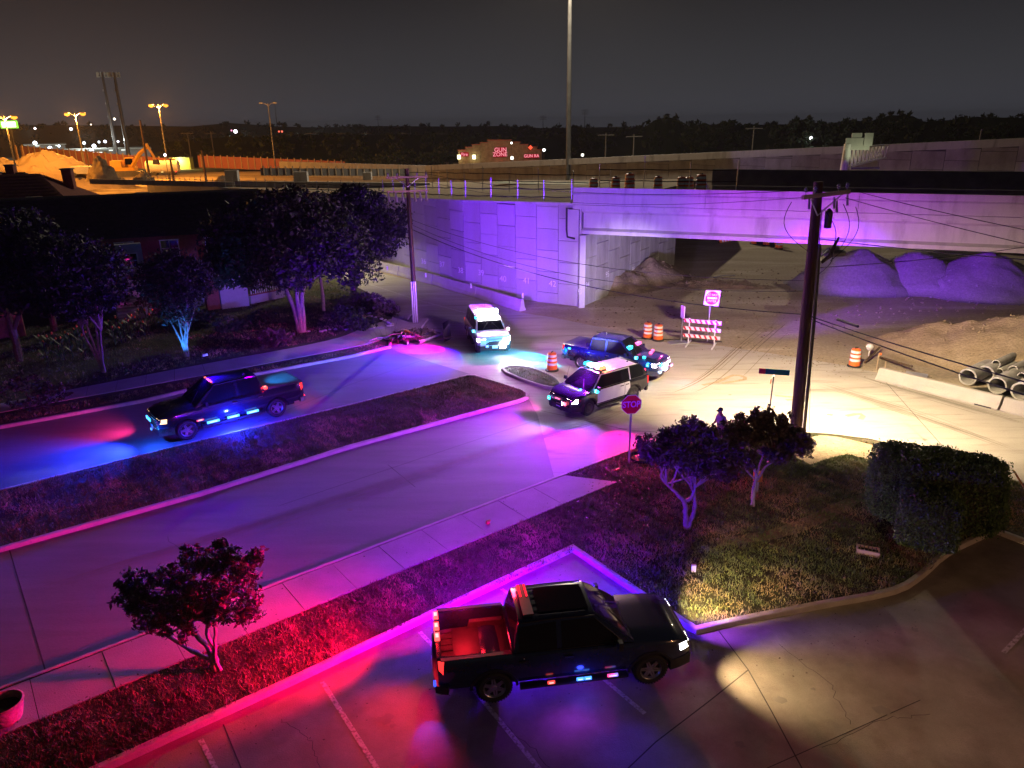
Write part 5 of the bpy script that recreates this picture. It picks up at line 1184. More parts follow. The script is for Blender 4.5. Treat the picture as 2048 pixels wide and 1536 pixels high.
railing('wire railing of thin posts standing along the top of the violet wall', [p + Vector((.1, .35)) for p in (C0 + Vector((-.8, .6)), W1, W2, W3)], [zc, 7.1, 6.95, 6.3], 2.0, 1.5)
railing('wire railing far left along the lower part of the ramp wall', [W3 + Vector((.1, .3)), W4, W5], [6.3, 5.0, 3.6], 2.8, 1.3)
railing('second wire railing set back on the ramp behind the first', [C0 + Vector((3, 9)), W1 + Vector((2, 10)), W2 + Vector((1, 13)), W3 + Vector((0, 16))], [7.0, 6.9, 6.7, 6.1], 3.2, 2.0, (1.0, 1.6))
railing('wire railing over the bridge deck beside the traffic drums', [T0 + bd * .3 + bn * 5, T0 + bd * 10 + bn * 6], [7.2, 7.2], 2.6, 2.6, (1.3, 2.1))
for px, py, h_, lab in ((465, 356, 1.8, 'concrete block standing left on the ramp'), (603, 360, 1.8, 'concrete block on the ramp above the big tree'), (735, 352, 1.2, 'small pale box on the ramp left of the transformer pole')):
    d = ray(px, py); t_ = (5.2 - CAM_H) / d.z; tag(MB().box((d.x * t_, d.y * t_, 5.2 + h_ / 2 - .6), (h_ * 1.1, 1, h_)).build('concrete_block', MT['conc']), lab, 'concrete block')
# mast arm sign gantry beyond the bridge
gd = 96; g0 = AT(1686, 352, gd); g1 = AT(1693, 292, gd)
gt = thing('sign_gantry', 'pale cantilever sign truss seen from behind above the dark parapet', 'sign gantry', (g0.x, g0.y, g0.z - 6))
def lg(px, py, d=gd): return AT(px, py, d) - Vector((g0.x, g0.y, g0.z - 6))
MB().tube([lg(1686, 352) - Vector((0, 0, 6)), lg(1686, 352), lg(1696, 288)], [.5, .45, .42], 14).build('column', MT['reflect'], gt, smooth=True)
up0, up1, lo0, lo1 = lg(1700, 297), lg(1777, 290, 105), lg(1700, 334), lg(1772, 315, 105)
tr = MB()
for k in (0, 1):
    off_ = Vector((0, k * 1.2, 0))
    tr.tube([up0 + off_, up1 + off_], .08, 6); tr.tube([lo0 + off_, lo1 + off_], .08, 6)
    for i in range(10):
        u = i / 10; v = (i + .5) / 10; w_ = (i + 1) / 10
        tr.tube([up0.lerp(up1, u) + off_, lo0.lerp(lo1, v) + off_], .045, 5); tr.tube([lo0.lerp(lo1, v) + off_, up0.lerp(up1, w_) + off_], .045, 5)
tr.build('truss', MT['reflect'], gt)
for a, b in (((1703, 266), (1722, 296)), ((1729, 266), (1745, 292))):
    A_, B_ = lg(*a), lg(*b); c = (A_ + B_) / 2; MB().box(c, (abs(B_.x - A_.x), .15, abs(A_.z - B_.z)), rz=R(-8)).build('sign_panel', MT['cream'], gt)
MB().box(lg(1715, 288), (2.6, .15, 1.3), rz=R(-8)).build('sign_panel', MT['cream'], gt)

lv = lg(1715, 312); MB().box(lv + Vector((0, -2.2, -1.2)), (3.2, .25, .2)).build('sign_luminaire', MT['grey'], gt)
lamp('s', tuple(lv + Vector((0, -2.4, -1.0))), (.95, 1, .62), 220, gt, tuple(lg(1722, 284)), 100, .8, .2, 'sign_light')
# ================================================================ street signs at the corner
s0_ = G(1258, 927, .12); ss = thing('stop_sign', 'red octagonal stop sign on a thin grey post at the lawn corner', 'stop sign', (s0_.x, s0_.y, .12), R(8))
MB().box((0, .02, 1.2), (.06, .045, 2.4)).build('post', MT['steel'], ss)
o8 = [(.405 * math.cos(PI / 8 + k * PI / 4), .405 * math.sin(PI / 8 + k * PI / 4)) for k in range(8)]
def disc8(s, y0, y1): 
    V = [(x * s, y0, z * s) for x, z in o8] + [(x * s, y1, z * s) for x, z in o8]
    return MB().add(V, [tuple(range(8)), tuple(range(15, 7, -1))] + [(i, (i + 1) % 8, 8 + (i + 1) % 8, 8 + i) for i in range(8)])
pn = disc8(1, -.012, 0).build('sign_panel', MT['reflect'], ss, loc=(0, 0, 2.42)); disc8(.95, -.018, -.0125).build('red_face', MT['redpaint'], pn)
text('STOP', .34, MT['reflect'], pn, (0, -.019, 0), (PI / 2, 0, 0), ext=.002, bold=.008, sx_=.82)
n0 = G(1534, 864, .12); ns = thing('street_name_sign', 'green street name blade above a pale crossing blade on a brown post', 'street sign', (n0.x, n0.y, .12), 0)
MB().tube([(0, 0, 0), (.03, 0, 2.45)], .03, 8).build('post', MT['dsteel'], ns)
b1 = MB().box((.03, 0, 2.66), (1.18, .012, .23), rz=R(-16), rx=0).build('name_blade', MT['green'], ns)
MB().box((.03 - .46 * math.cos(R(16)), -.012 + .46 * math.sin(R(16)), 2.66), (.24, .01, .225), rz=R(-16)).build('red_end', MT['redpaint'], b1)
b2_ = MB().box((.0, .0, 2.40), (1.0, .012, .20), rz=R(62)).build('cross_blade', MT['reflect'], ns); b2_['label'] = 'pale blade with an orange-brown end'
MB().box((-.19, -.36, 2.40), (.20, .018, .195), rz=R(62)).build('orange_end', MT['drum'], b2_)
# ================================================================ trees
def limb_tree(name, label, base, stems, blobs, nleaf, lsize, leafm, barkm='bark', group=None, clump=.3, cat='tree', twigs=10):
    """stems: list of [(x,y,z,r)...] in local space"""
    t = thing(name, label, cat, base, 0, group); tips = []
    for st_ in stems:
        pts = arc3([Vector(p[:3]) for p in st_]); rr = np.interp(np.linspace(0, 1, len(pts)), np.linspace(0, 1, len(st_)), [p[3] for p in st_])
        MB().tube([q_ + Vector((random.gauss(0, .012), random.gauss(0, .012), 0)) for q_ in pts], [r_ * random.uniform(.86, 1.16) for r_ in rr], 9).build('trunk', MT[barkm], t, smooth=True); tips.append(pts[-1]); tips.append(pts[int(len(pts) * .7)])
    mb = MB()
    for k in range(twigs * (3 if lsize < .1 else 2)):
        a = random.choice(tips); b_ = random.choice(blobs); e = Vector(b_[:3]) + Vector([random.uniform(-.7, .7) * b_[3] for _ in range(2)] + [random.uniform(-.3, .6) * b_[4]])
        m_ = (a + e) / 2 + Vector((random.uniform(-.15, .15), random.uniform(-.15, .15), random.uniform(0, .2))); mb.tube([a, m_, e], [.035 * (1 if lsize < .1 else 2), .022 * (1 if lsize < .1 else 2), .008], 5)
    mb.build('branches', MT[barkm], t)['kind'] = 'stuff'
    if lsize < .07:
        sp = []
        for k in range(46):
            b_ = random.choice(blobs); w = random.uniform(0, 2 * PI); e = random.uniform(.85, 1.15)
            sp.append((b_[0] + b_[3] * e * math.cos(w) * .9, b_[1] + b_[3] * e * math.sin(w) * .5, b_[2] + b_[4] * random.uniform(.2, 1.15), .10, .14))
        blobs = list(blobs) + sp
        V2_, F2_ = leaves(int(nleaf * .16), sp, lsize, clump=.12)
        V, F = leaves(nleaf, blobs, lsize, clump=clump); F = np.concatenate([F, F2_ + len(V)]); V = np.concatenate([V, V2_])
    else: V, F = leaves(nleaf, blobs, lsize, clump=clump)
    add_np('crown', V, F, MT[leafm], t)
    return t
def arc3(P, n=4):
    P = [P[0] * 2 - P[1]] + P + [P[-1] * 2 - P[-2]]; out = []
    for i in range(1, len(P) - 2):
        for k in range(n):
            t = k / n; a, b, c, d = P[i - 1], P[i], P[i + 1], P[i + 2]; out.append(.5 * ((2 * b) + (c - a) * t + (2 * a - 5 * b + 4 * c - d) * t * t + (3 * b - a - 3 * c + d) * t ** 3))
    out.append(P[-2]); return out
b = G(432, 1340, .12)
limb_tree('crape_myrtle', 'small tree on the verge with bare curving stems, lit red from the side', b,
          [[(0, 0, 0, .075), (-.10, .05, .55, .065), (-.42, .1, 1.1, .05), (-.30, 0, 1.75, .035)], [(.03, 0, 0, .06), (.0, .1, .5, .055), (-.10, .1, 1.0, .045), (.10, .1, 1.8, .03)],
           [(.10, 0, 0, .05), (.05, 0, .55, .045), (.14, .05, 1.15, .04), (.02, .05, 1.75, .03)], [(-.05, .05, .25, .055), (-.55, .1, .50, .05), (-1.0, .1, .88, .045), (-1.45, .15, 1.05, .03)], [(-.75, .1, .62, .03), (-.78, .1, .95, .025), (-.45, .1, 1.2, .02)]],
          [(-.95, .1, 2.0, .85, .65), (-.15, .2, 2.35, .95, .75), (.65, .1, 2.25, .75, .75), (.75, 0, 1.75, .55, .45), (-1.3, .15, 1.5, .45, .35), (-.45, 0, 1.45, .65, .3), (-1.75, .1, 1.95, .4, .3), (.3, .2, 2.95, .4, .4), (.9, .2, 2.8, .4, .4)],
          13000, .05, 'leafr', clump=.17)
b = G(1372, 1057, .12)
limb_tree('crape_myrtle', 'small tree on the corner lawn with a forked pruned trunk, left of its twin', b,
          [[(0, 0, 0, .09), (-.05, 0, .5, .08), (-.12, 0, .95, .07), (-.50, .1, 1.35, .05), (-.85, .1, 1.75, .035), (-.8, .1, 2.2, .02)], [(.05, 0, 0, .075), (.20, 0, .6, .065), (.22, .05, 1.15, .055), (.05, .1, 1.6, .035), (.15, .1, 2.1, .02)],
           [(-.1, 0, 1.0, .05), (.05, 0, 1.05, .055), (.18, 0, 1.35, .045), (.10, 0, 1.8, .03)], [(-.55, .1, 1.4, .035), (-.42, .1, 1.9, .025), (-.2, .1, 2.3, .015)]],
          [(-.75, .2, 2.65, .62, .52), (-.10, .3, 2.8, .75, .6), (.65, .2, 2.6, .68, .55), (-1.1, .2, 2.6, .4, .4), (1.2, .2, 2.45, .5, .45), (-.15, .1, 3.5, .35, .3), (-1.4, .1, 2.9, .3, .3), (.5, .2, 3.25, .35, .3), (.1, .2, 2.15, .6, .35), (.9, .1, 2.0, .5, .3), (1.65, .2, 2.3, .4, .4), (1.4, .1, 2.75, .3, .3)],
          15000, .055, 'leafr', clump=.18)
b = G(1505, 1012, .12)
limb_tree('crape_myrtle', 'small tree nearest the street sign, trunk leaning with a yellow box behind it', b,
          [[(0, 0, 0, .08), (-.02, 0, .6, .07), (.02, 0, 1.15, .055), (-.25, .05, 1.75, .035), (-.55, .1, 2.2, .02)], [(.02, 0, .9, .05), (.30, 0, 1.45, .04), (.75, .05, 1.75, .025)], [(0, 0, 1.1, .04), (.15, 0, 1.7, .03), (.2, 0, 2.2, .02)], [(0, 0, 1.0, .04), (-.3, 0, 1.35, .03), (-.35, 0, 1.9, .02)]],
          [(-.35, .2, 2.65, .62, .5), (.35, .3, 2.75, .70, .5), (.95, .2, 2.35, .55, .45), (1.5, .2, 2.05, .4, .35), (.05, .1, 3.1, .3, .25), (-.8, .2, 2.5, .35, .35), (.7, 0, 1.95, .5, .3)],
          12500, .055, 'leafr', clump=.18)
yb = G(1512, 985, .12); t = thing('utility_marker', 'small yellow utility box on a post behind the leaning trunk', 'utility box', yb, R(12)); MB().box((0, 0, .62), (.26, .18, .34)).build('box', MT['yellow'], t); MB().box((.02, 0, .25), (.07, .07, .5)).build('post', MT['steel'], t)

# trimmed hedge: inner body and leaf shell
def hedge(lab, c, d, rz, n, corner=.45, seed=0):
    t = thing('hedge', lab, 'hedge', (c[0], c[1], .1), rz, 'trimmed hedges at the corner of the lot'); V = []; F = []
    def sp(u, v):   # rounded box surface
        p = Vector((math.cos(v) * math.cos(u), math.cos(v) * math.sin(u), math.sin(v))); e = .42
        q = Vector([math.copysign(abs(k) ** e, k) for k in p]); q.x *= d[0] / 2; q.y *= d[1] / 2; q.z *= d[2] / 2
        return q * (1 + .04 * noise.noise(q * 1.3 + Vector((seed, 0, 0)))) + Vector((0, 0, d[2] / 2))
    for j in range(17):
        for i in range(36): V.append(sp(2 * PI * i / 36, -PI / 2 + PI * j / 16) * 1.0)
    for j in range(16):
        for i in range(36): F.append((j * 36 + i, j * 36 + (i + 1) % 36, (j + 1) * 36 + (i + 1) % 36, (j + 1) * 36 + i))
    V = [tuple((Vector(v) - Vector((0, 0, d[2] / 2))) * .93 + Vector((0, 0, d[2] / 2))) for v in V]
    MB().add(V, F).build('twig_core', MT['soil'], t)
    P = np.zeros((n, 3)); k = 0
    area = [d[0] * d[1], d[0] * d[2] * 2, d[1] * d[2] * 2]
    U = RNG.normal(size=(n, 3)); 
    # uniform on the box, then rounded like the core
    for i in range(n):
        r_ = random.random() * sum(area); x, y, z = (random.uniform(-1, 1) for _ in range(3))
        if r_ < area[0]: z = 1
        elif r_ < area[0] + area[1]: y = random.choice((-1, 1))
        else: x = random.choice((-1, 1))
        m = (abs(x) ** 5.5 + abs(y) ** 5.5 + abs(z) ** 5.5) ** (1 / 5.5); q = Vector((x / m * d[0] / 2, y / m * d[1] / 2, z / m * d[2] / 2))
        bump_ = 1 + .075 * noise.noise(q * 1.6 + Vector((seed, 0, 0))) + .05 * noise.noise(q * 4) + (random.uniform(.02, .10) if random.random() < .05 else 0)
        P[i] = tuple(q * bump_ * random.uniform(.93, 1.03)); P[i, 2] += d[2] / 2
    a = RNG.normal(size=(n, 3)); a[:, 2] = abs(a[:, 2]) + .2; a /= np.linalg.norm(a, axis=1)[:, None]; bb_ = np.cross(a, RNG.normal(size=(n, 3))); bb_ /= np.linalg.norm(bb_, axis=1)[:, None]
    s = (.042 * RNG.uniform(.6, 1.4, n))[:, None]
    V = np.stack([P - a * s, P + bb_ * s * .45, P + a * s, P - bb_ * s * .45], 1).reshape(-1, 3); add_np('foliage', V, np.arange(n * 4).reshape(-1, 4), MT['hedge'], t)
    return t
hedge('big long clipped hedge between the corner lawn and the bright road', (13.45, 21.15), (3.75, 1.9, 2.35), R(-25), 34000, seed=1)
hedge('smaller rounded clipped hedge standing in front of the long one', (12.55, 19.75), (1.65, 1.35, 1.75), R(-25), 13000, seed=5)
# dark mulch bed at its foot
tag(MB().sheet(arc(gp((1770, 1060), (1830, 1060), (1870, 1120), (1850, 1150), (1800, 1120)), 3), .135).build('mulch_bed', MT['mound']), kind='structure')

# large dark trees across the street
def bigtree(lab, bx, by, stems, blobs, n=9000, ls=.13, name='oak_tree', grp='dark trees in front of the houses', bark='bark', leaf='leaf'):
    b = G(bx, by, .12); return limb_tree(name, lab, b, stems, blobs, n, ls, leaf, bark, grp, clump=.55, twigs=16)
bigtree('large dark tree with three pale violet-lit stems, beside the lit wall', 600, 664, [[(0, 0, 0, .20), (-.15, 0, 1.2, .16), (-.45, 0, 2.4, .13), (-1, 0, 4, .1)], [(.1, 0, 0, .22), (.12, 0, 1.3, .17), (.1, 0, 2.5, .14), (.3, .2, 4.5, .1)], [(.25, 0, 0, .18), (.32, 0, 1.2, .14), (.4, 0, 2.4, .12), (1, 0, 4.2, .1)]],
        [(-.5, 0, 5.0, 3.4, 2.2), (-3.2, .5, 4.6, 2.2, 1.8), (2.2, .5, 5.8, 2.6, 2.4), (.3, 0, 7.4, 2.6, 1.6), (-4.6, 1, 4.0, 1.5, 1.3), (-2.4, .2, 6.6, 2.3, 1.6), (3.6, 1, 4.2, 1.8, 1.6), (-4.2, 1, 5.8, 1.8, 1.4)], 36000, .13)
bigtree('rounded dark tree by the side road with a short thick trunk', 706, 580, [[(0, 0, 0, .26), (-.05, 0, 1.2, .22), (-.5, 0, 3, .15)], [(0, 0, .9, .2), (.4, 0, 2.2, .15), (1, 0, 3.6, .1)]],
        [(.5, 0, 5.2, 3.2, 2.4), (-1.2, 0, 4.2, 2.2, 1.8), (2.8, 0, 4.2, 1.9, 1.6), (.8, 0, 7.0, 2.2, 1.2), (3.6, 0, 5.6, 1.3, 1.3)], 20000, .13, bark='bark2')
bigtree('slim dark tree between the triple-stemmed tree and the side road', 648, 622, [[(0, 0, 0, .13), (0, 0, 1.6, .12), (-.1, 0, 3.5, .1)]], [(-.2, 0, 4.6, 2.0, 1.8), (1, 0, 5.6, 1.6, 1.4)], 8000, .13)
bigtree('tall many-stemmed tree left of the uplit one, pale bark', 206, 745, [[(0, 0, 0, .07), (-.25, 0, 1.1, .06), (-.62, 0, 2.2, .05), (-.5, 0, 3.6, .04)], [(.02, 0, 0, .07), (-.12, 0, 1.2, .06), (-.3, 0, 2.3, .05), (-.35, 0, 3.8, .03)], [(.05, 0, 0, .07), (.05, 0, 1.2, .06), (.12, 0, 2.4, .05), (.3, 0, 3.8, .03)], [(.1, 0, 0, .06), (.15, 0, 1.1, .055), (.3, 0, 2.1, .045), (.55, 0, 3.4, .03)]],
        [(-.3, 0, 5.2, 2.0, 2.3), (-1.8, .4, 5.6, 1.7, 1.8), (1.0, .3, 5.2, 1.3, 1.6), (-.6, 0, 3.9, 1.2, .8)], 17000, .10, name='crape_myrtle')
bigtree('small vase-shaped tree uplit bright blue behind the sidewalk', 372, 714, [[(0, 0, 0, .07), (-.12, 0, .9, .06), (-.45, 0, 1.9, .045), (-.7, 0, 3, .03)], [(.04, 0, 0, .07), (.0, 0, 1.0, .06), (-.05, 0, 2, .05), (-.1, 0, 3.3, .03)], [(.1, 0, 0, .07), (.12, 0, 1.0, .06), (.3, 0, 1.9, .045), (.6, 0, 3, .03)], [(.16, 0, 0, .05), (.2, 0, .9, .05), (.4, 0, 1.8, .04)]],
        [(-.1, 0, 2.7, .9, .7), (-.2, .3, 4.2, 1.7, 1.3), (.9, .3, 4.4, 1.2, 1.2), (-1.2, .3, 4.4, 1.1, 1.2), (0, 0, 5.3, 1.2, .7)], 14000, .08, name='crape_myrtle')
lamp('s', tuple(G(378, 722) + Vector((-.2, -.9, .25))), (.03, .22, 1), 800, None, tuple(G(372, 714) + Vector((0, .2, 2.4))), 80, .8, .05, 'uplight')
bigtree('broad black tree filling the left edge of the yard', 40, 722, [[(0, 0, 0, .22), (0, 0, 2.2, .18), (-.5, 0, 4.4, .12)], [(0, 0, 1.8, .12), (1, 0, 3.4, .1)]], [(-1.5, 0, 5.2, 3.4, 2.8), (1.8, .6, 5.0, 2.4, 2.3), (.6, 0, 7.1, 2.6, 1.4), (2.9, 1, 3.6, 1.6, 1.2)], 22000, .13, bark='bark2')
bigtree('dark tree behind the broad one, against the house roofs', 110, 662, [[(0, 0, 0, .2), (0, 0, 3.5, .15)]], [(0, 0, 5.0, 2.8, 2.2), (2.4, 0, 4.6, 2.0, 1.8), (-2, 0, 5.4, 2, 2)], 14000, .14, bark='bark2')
# shrubs, canna bed and rounded bushes of the yard
def bush(lab, c, blobs, n, ls, leaf='leaf', grp=None, cat='bush', name='bush'):
    t = thing(name, lab, cat, c, 0, grp); V, F = leaves(n, blobs, ls, clump=.16); add_np('foliage', V, F, MT[leaf], t); MB().tube([(0, 0, -.05), (0, 0, blobs[0][2])], .03, 6).build('stem', MT['bark2'], t); return t
for i, (x, y, lab) in enumerate(((60, 815, 'rounded clipped bush at the lower left of the yard'), (455, 665, 'dark rounded bush left of the triple-stemmed tree'), (520, 650, 'dark rounded bush in front of the lit house wall'), (400, 650, 'dark bush behind the uplit tree'), (690, 640, 'low bush by the side road, right of the slim tree'), (735, 612, 'small bush at the kerb under the rounded tree'), (770, 632, 'bush beside the stone edging'), (545, 690, 'flowering shrub by the sidewalk below the three stems'), (720, 660, 'low spreading shrub behind the stone edging'))):
    g = G(x, y, .12); s = 1.0 if i else 1.5
    bush(lab, g, [(0, 0, .5 * s, .85 * s, .55 * s), (.7 * s, .3, .4 * s, .6 * s, .4 * s)], 2600, .06, 'leafr' if i in (7, 5, 6) else 'leaf', 'bushes of the yard across the street')
GC = 'tall canna plants in the yard bed'
protoC = None; kc = 0
for row, (x0, x1, y0, y1, n) in enumerate(((88, 180, 722, 705, 12), (225, 312, 690, 668, 14))):
    for i in range(n):
        u = i / (n - 1); g = G(x0 + (x1 - x0) * u, y0 + (y1 - y0) * u + random.uniform(-10, 8), .12)
        if protoC is None:
            protoC = thing('canna_plant', '', 'plant', g, 0, GC); lf = MB()
            MB().tube([(0, 0, 0), (.03, 0, 1.25)], .02, 5).build('stem', MT['leaf'], protoC)
            for k in range(9):
                w = k * 2.4; z = .15 + k * .12; d_ = Vector((math.cos(w), math.sin(w), 0)); n_2 = Vector((-d_.y, d_.x, 0)) * .07
                lf.add([Vector((0, 0, z)), Vector((0, 0, z + .18)) + d_ * .16 + n_2, Vector((0, 0, z + .34)) + d_ * .30, Vector((0, 0, z + .18)) + d_ * .16 - n_2], [(0, 1, 2, 3)])
            lf.build('leaf_fan', MT['hedge'], protoC); MB().lathe([(.01, 0), (.06, .06), (.04, .14), (.01, .18)], 6, (.03, 0, 1.25)).build('flower', MT['drum'], protoC); o = protoC
        else: o = copy_tree(protoC)
        o['label'] = 'tall leafy canna plant in the bed %s the pale many-stemmed tree' % ('left of' if row == 0 else 'right of')
        o['group'] = GC + (' left of the pale tree' if row == 0 else ' right of the pale tree')
        o.location = g; o.rotation_euler = (0, 0, random.random() * 6); o.scale = (1.1,) * 2 + (random.uniform(.8, 1.25),)
# stone edging
for i in range(46):
    u = i / 45; p = arc(gp((745, 600), (722, 615), (735, 632), (775, 648), (780, 655), (740, 662), (700, 662), (620, 668)), 8); q_ = p[int(u * (len(p) - 1))]
    r_ = random.uniform(.10, .2); z_ = MB().lathe([(.01, -.5), (.8, -.3), (1, .1), (.6, .5), (.01, .6)], 7)
    if i == 0: edg = thing('stone_edging', 'rough pale stones edging the planting bed by the far sidewalk', 'edging stones'); sp_ = z_.build('stone', MT['conc2'], edg); o = sp_
    else: o = inst(sp_, 'stone', edg)
    o.location = (q_.x + random.uniform(-.15, .15), q_.y + random.uniform(-.15, .15), .16); o.scale = (r_, r_ * random.uniform(.7, 1.2), r_ * .7); o.rotation_euler = (0, 0, random.random() * 6)

# ================================================================ heap of broken branches and boards at the crossing
hb = G(835, 682); t = thing('branch_heap', 'heap of torn branches and boards lying over the kerb by the pole', 'branch heap', (hb.x, hb.y, 0))
for i in range(46):
    w = R(38) + random.gauss(0, .45); c_ = Vector((random.gauss(0, .9), random.gauss(0, .45), random.uniform(.1, .55))); L = random.uniform(.5, 1.6); d_ = Vector((math.cos(w), math.sin(w), random.uniform(-.25, .3))) * L / 2
    (MB().box(c_, (L, random.uniform(.06, .22), .04), rz=w, rx=random.uniform(-.6, .6), ry=random.uniform(-.3, .3)) if i % 2 else MB().tube([c_ - d_, c_ + Vector((0, .05, .08)), c_ + d_], [.045, .035, .015], 6)).build('broken_branch', MT['bark2' if i % 3 else 'bark'], t)
V, F = leaves(1500, [(-.9, .2, .3, .7, .3), (.2, .2, .4, .8, .35)], .07, clump=.2); add_np('dead_leaves', V, F, MT['leafr'], t)
P = [];
for i in range(9):
    a = R(-60 + i * 17); P.append((1.35 + .75 * math.cos(a) * .9, .55 + 1.1 * math.sin(a), .35 + .35 * math.sin(i / 8 * PI)))
V = []; F = []
for i, p in enumerate(P): V += [(p[0], p[1], .02), (p[0] - .05, p[1], p[2] + .35)]
for i in range(8): F.append((2 * i, 2 * i + 1, 2 * i + 3, 2 * i + 2))
cs_ = MB().add(V, F).build('curved_panel', MT['black'], t); cs_['label'] = 'curved dark torn panel'; m_ = cs_.modifiers.new('s', 'SOLIDIFY'); m_.thickness = .04
MB().box((-.35, -.15, .55), (.9, .16, .10), rz=R(-35), ry=.25).build('broken_board', MT['drum'], t)
MB().tube([(.2, -.7, .15), (1.5, .3, .35)], [.10, .06], 8).build('broken_branch', MT['conc2'], t)

# ================================================================ small things on the lawn and walk
pb_ = G(1283, 917, .12); t = thing('tree_ring', 'round dark rubber ring with a mound of gravel beside the stop sign', 'planter ring', pb_)
MB().lathe([(.50, 0), (.52, .06), (.47, .10), (.43, .05), (.43, 0)], 28, closed=True).build('ring', MT['black'], t); MB().lathe([(.40, .01), (.2, .06), (.05, .16), (.01, .17)], 14).build('gravel_mound', MT['clay'], t)
pt = G(14, 1437, .15); t = thing('round_planter', 'wide round bowl planter with a dark inside at the left frame edge', 'planter', pt); MB().lathe([(.30, 0), (.36, .2), (.40, .42), (.42, .44), (.38, .46), (.35, .40), (.30, .10), (.01, .08)], 30).build('bowl', MT['clay'], t, smooth=True)
MB().lathe([(.33, .30), (.01, .32)], 20).build('soil', MT['soil'], t)
tr_ = G(1735, 1108, .12); t = thing('planter_box', 'small low wooden box planter lying on the lawn before the hedge', 'planter', tr_, R(-24))
for y in (-.14, .14): MB().box((0, y, .10), (.62, .04, .18)).build('side_board', MT['timber'], t)
for x in (-.29, .29): MB().box((x, 0, .10), (.04, .24, .18)).build('end_board', MT['timber'], t)
MB().box((0, 0, .07), (.54, .24, .10)).build('soil', MT['soil'], t)
for i in range(5): MB().tube([(-.2 + i * .1, 0, .1), (-.22 + i * .11, .03, .24)], .018, 5).build('stub', MT['bark2'], t)
wm = G(1387, 1143, .12); tag(MB().box((wm.x, wm.y, .22), (.12, .08, .24)).build('marker_box', MT['reflect']), 'tiny white marker box standing alone on the corner lawn', 'marker box')
for x, y, c_, lab, d_ in ((976, 1047, 'redpaint', 'crumpled red and white cup on the near sidewalk', (.12, .12, .10)), (1234, 940, 'redpaint', 'red and white wrapper on the grass by the stop sign', (.22, .10, .05)), (1310, 1176, 'hedge', 'small green scrap on the grass above the pickup', (.10, .08, .05)), (1627, 890, 'navy', 'blue scrap of plastic at the foot of the brown pole', (.3, .14, .08)), (1968, 1056, 'reflect', 'white scrap lying behind the long hedge', (.14, .14, .06)), (410, 712, 'reflect', 'white spotlight fixture on the grass by the uplit tree', (.35, .14, .12))):
    g = G(x, y, .15); bmx = MB().box((g.x, g.y, .15 + d_[2] / 2), d_, rz=random.random(), taper=.7); bmx.box((g.x + .05, g.y + .03, .15 + d_[2] * .9), (d_[0] * .5, d_[1] * .6, d_[2] * .4), rz=1.0); tag(bmx.build('litter', MT[c_]), lab, 'litter')
for x, y in ((1015, 1020), (960, 1030), (1030, 1032), (1590, 1322), (1627, 1378), (1455, 1268)):
    g = G(x, y); 
tag(MB().tube([G(1662, 893) + Vector((0, 0, .05)), G(1700, 896) + Vector((0, 0, .05)), G(1748, 904) + Vector((0, 0, .05))], .025, 6).build('plastic_tube', MT['yellow']), 'yellow plastic tube lying along the bare road edge', 'tube')

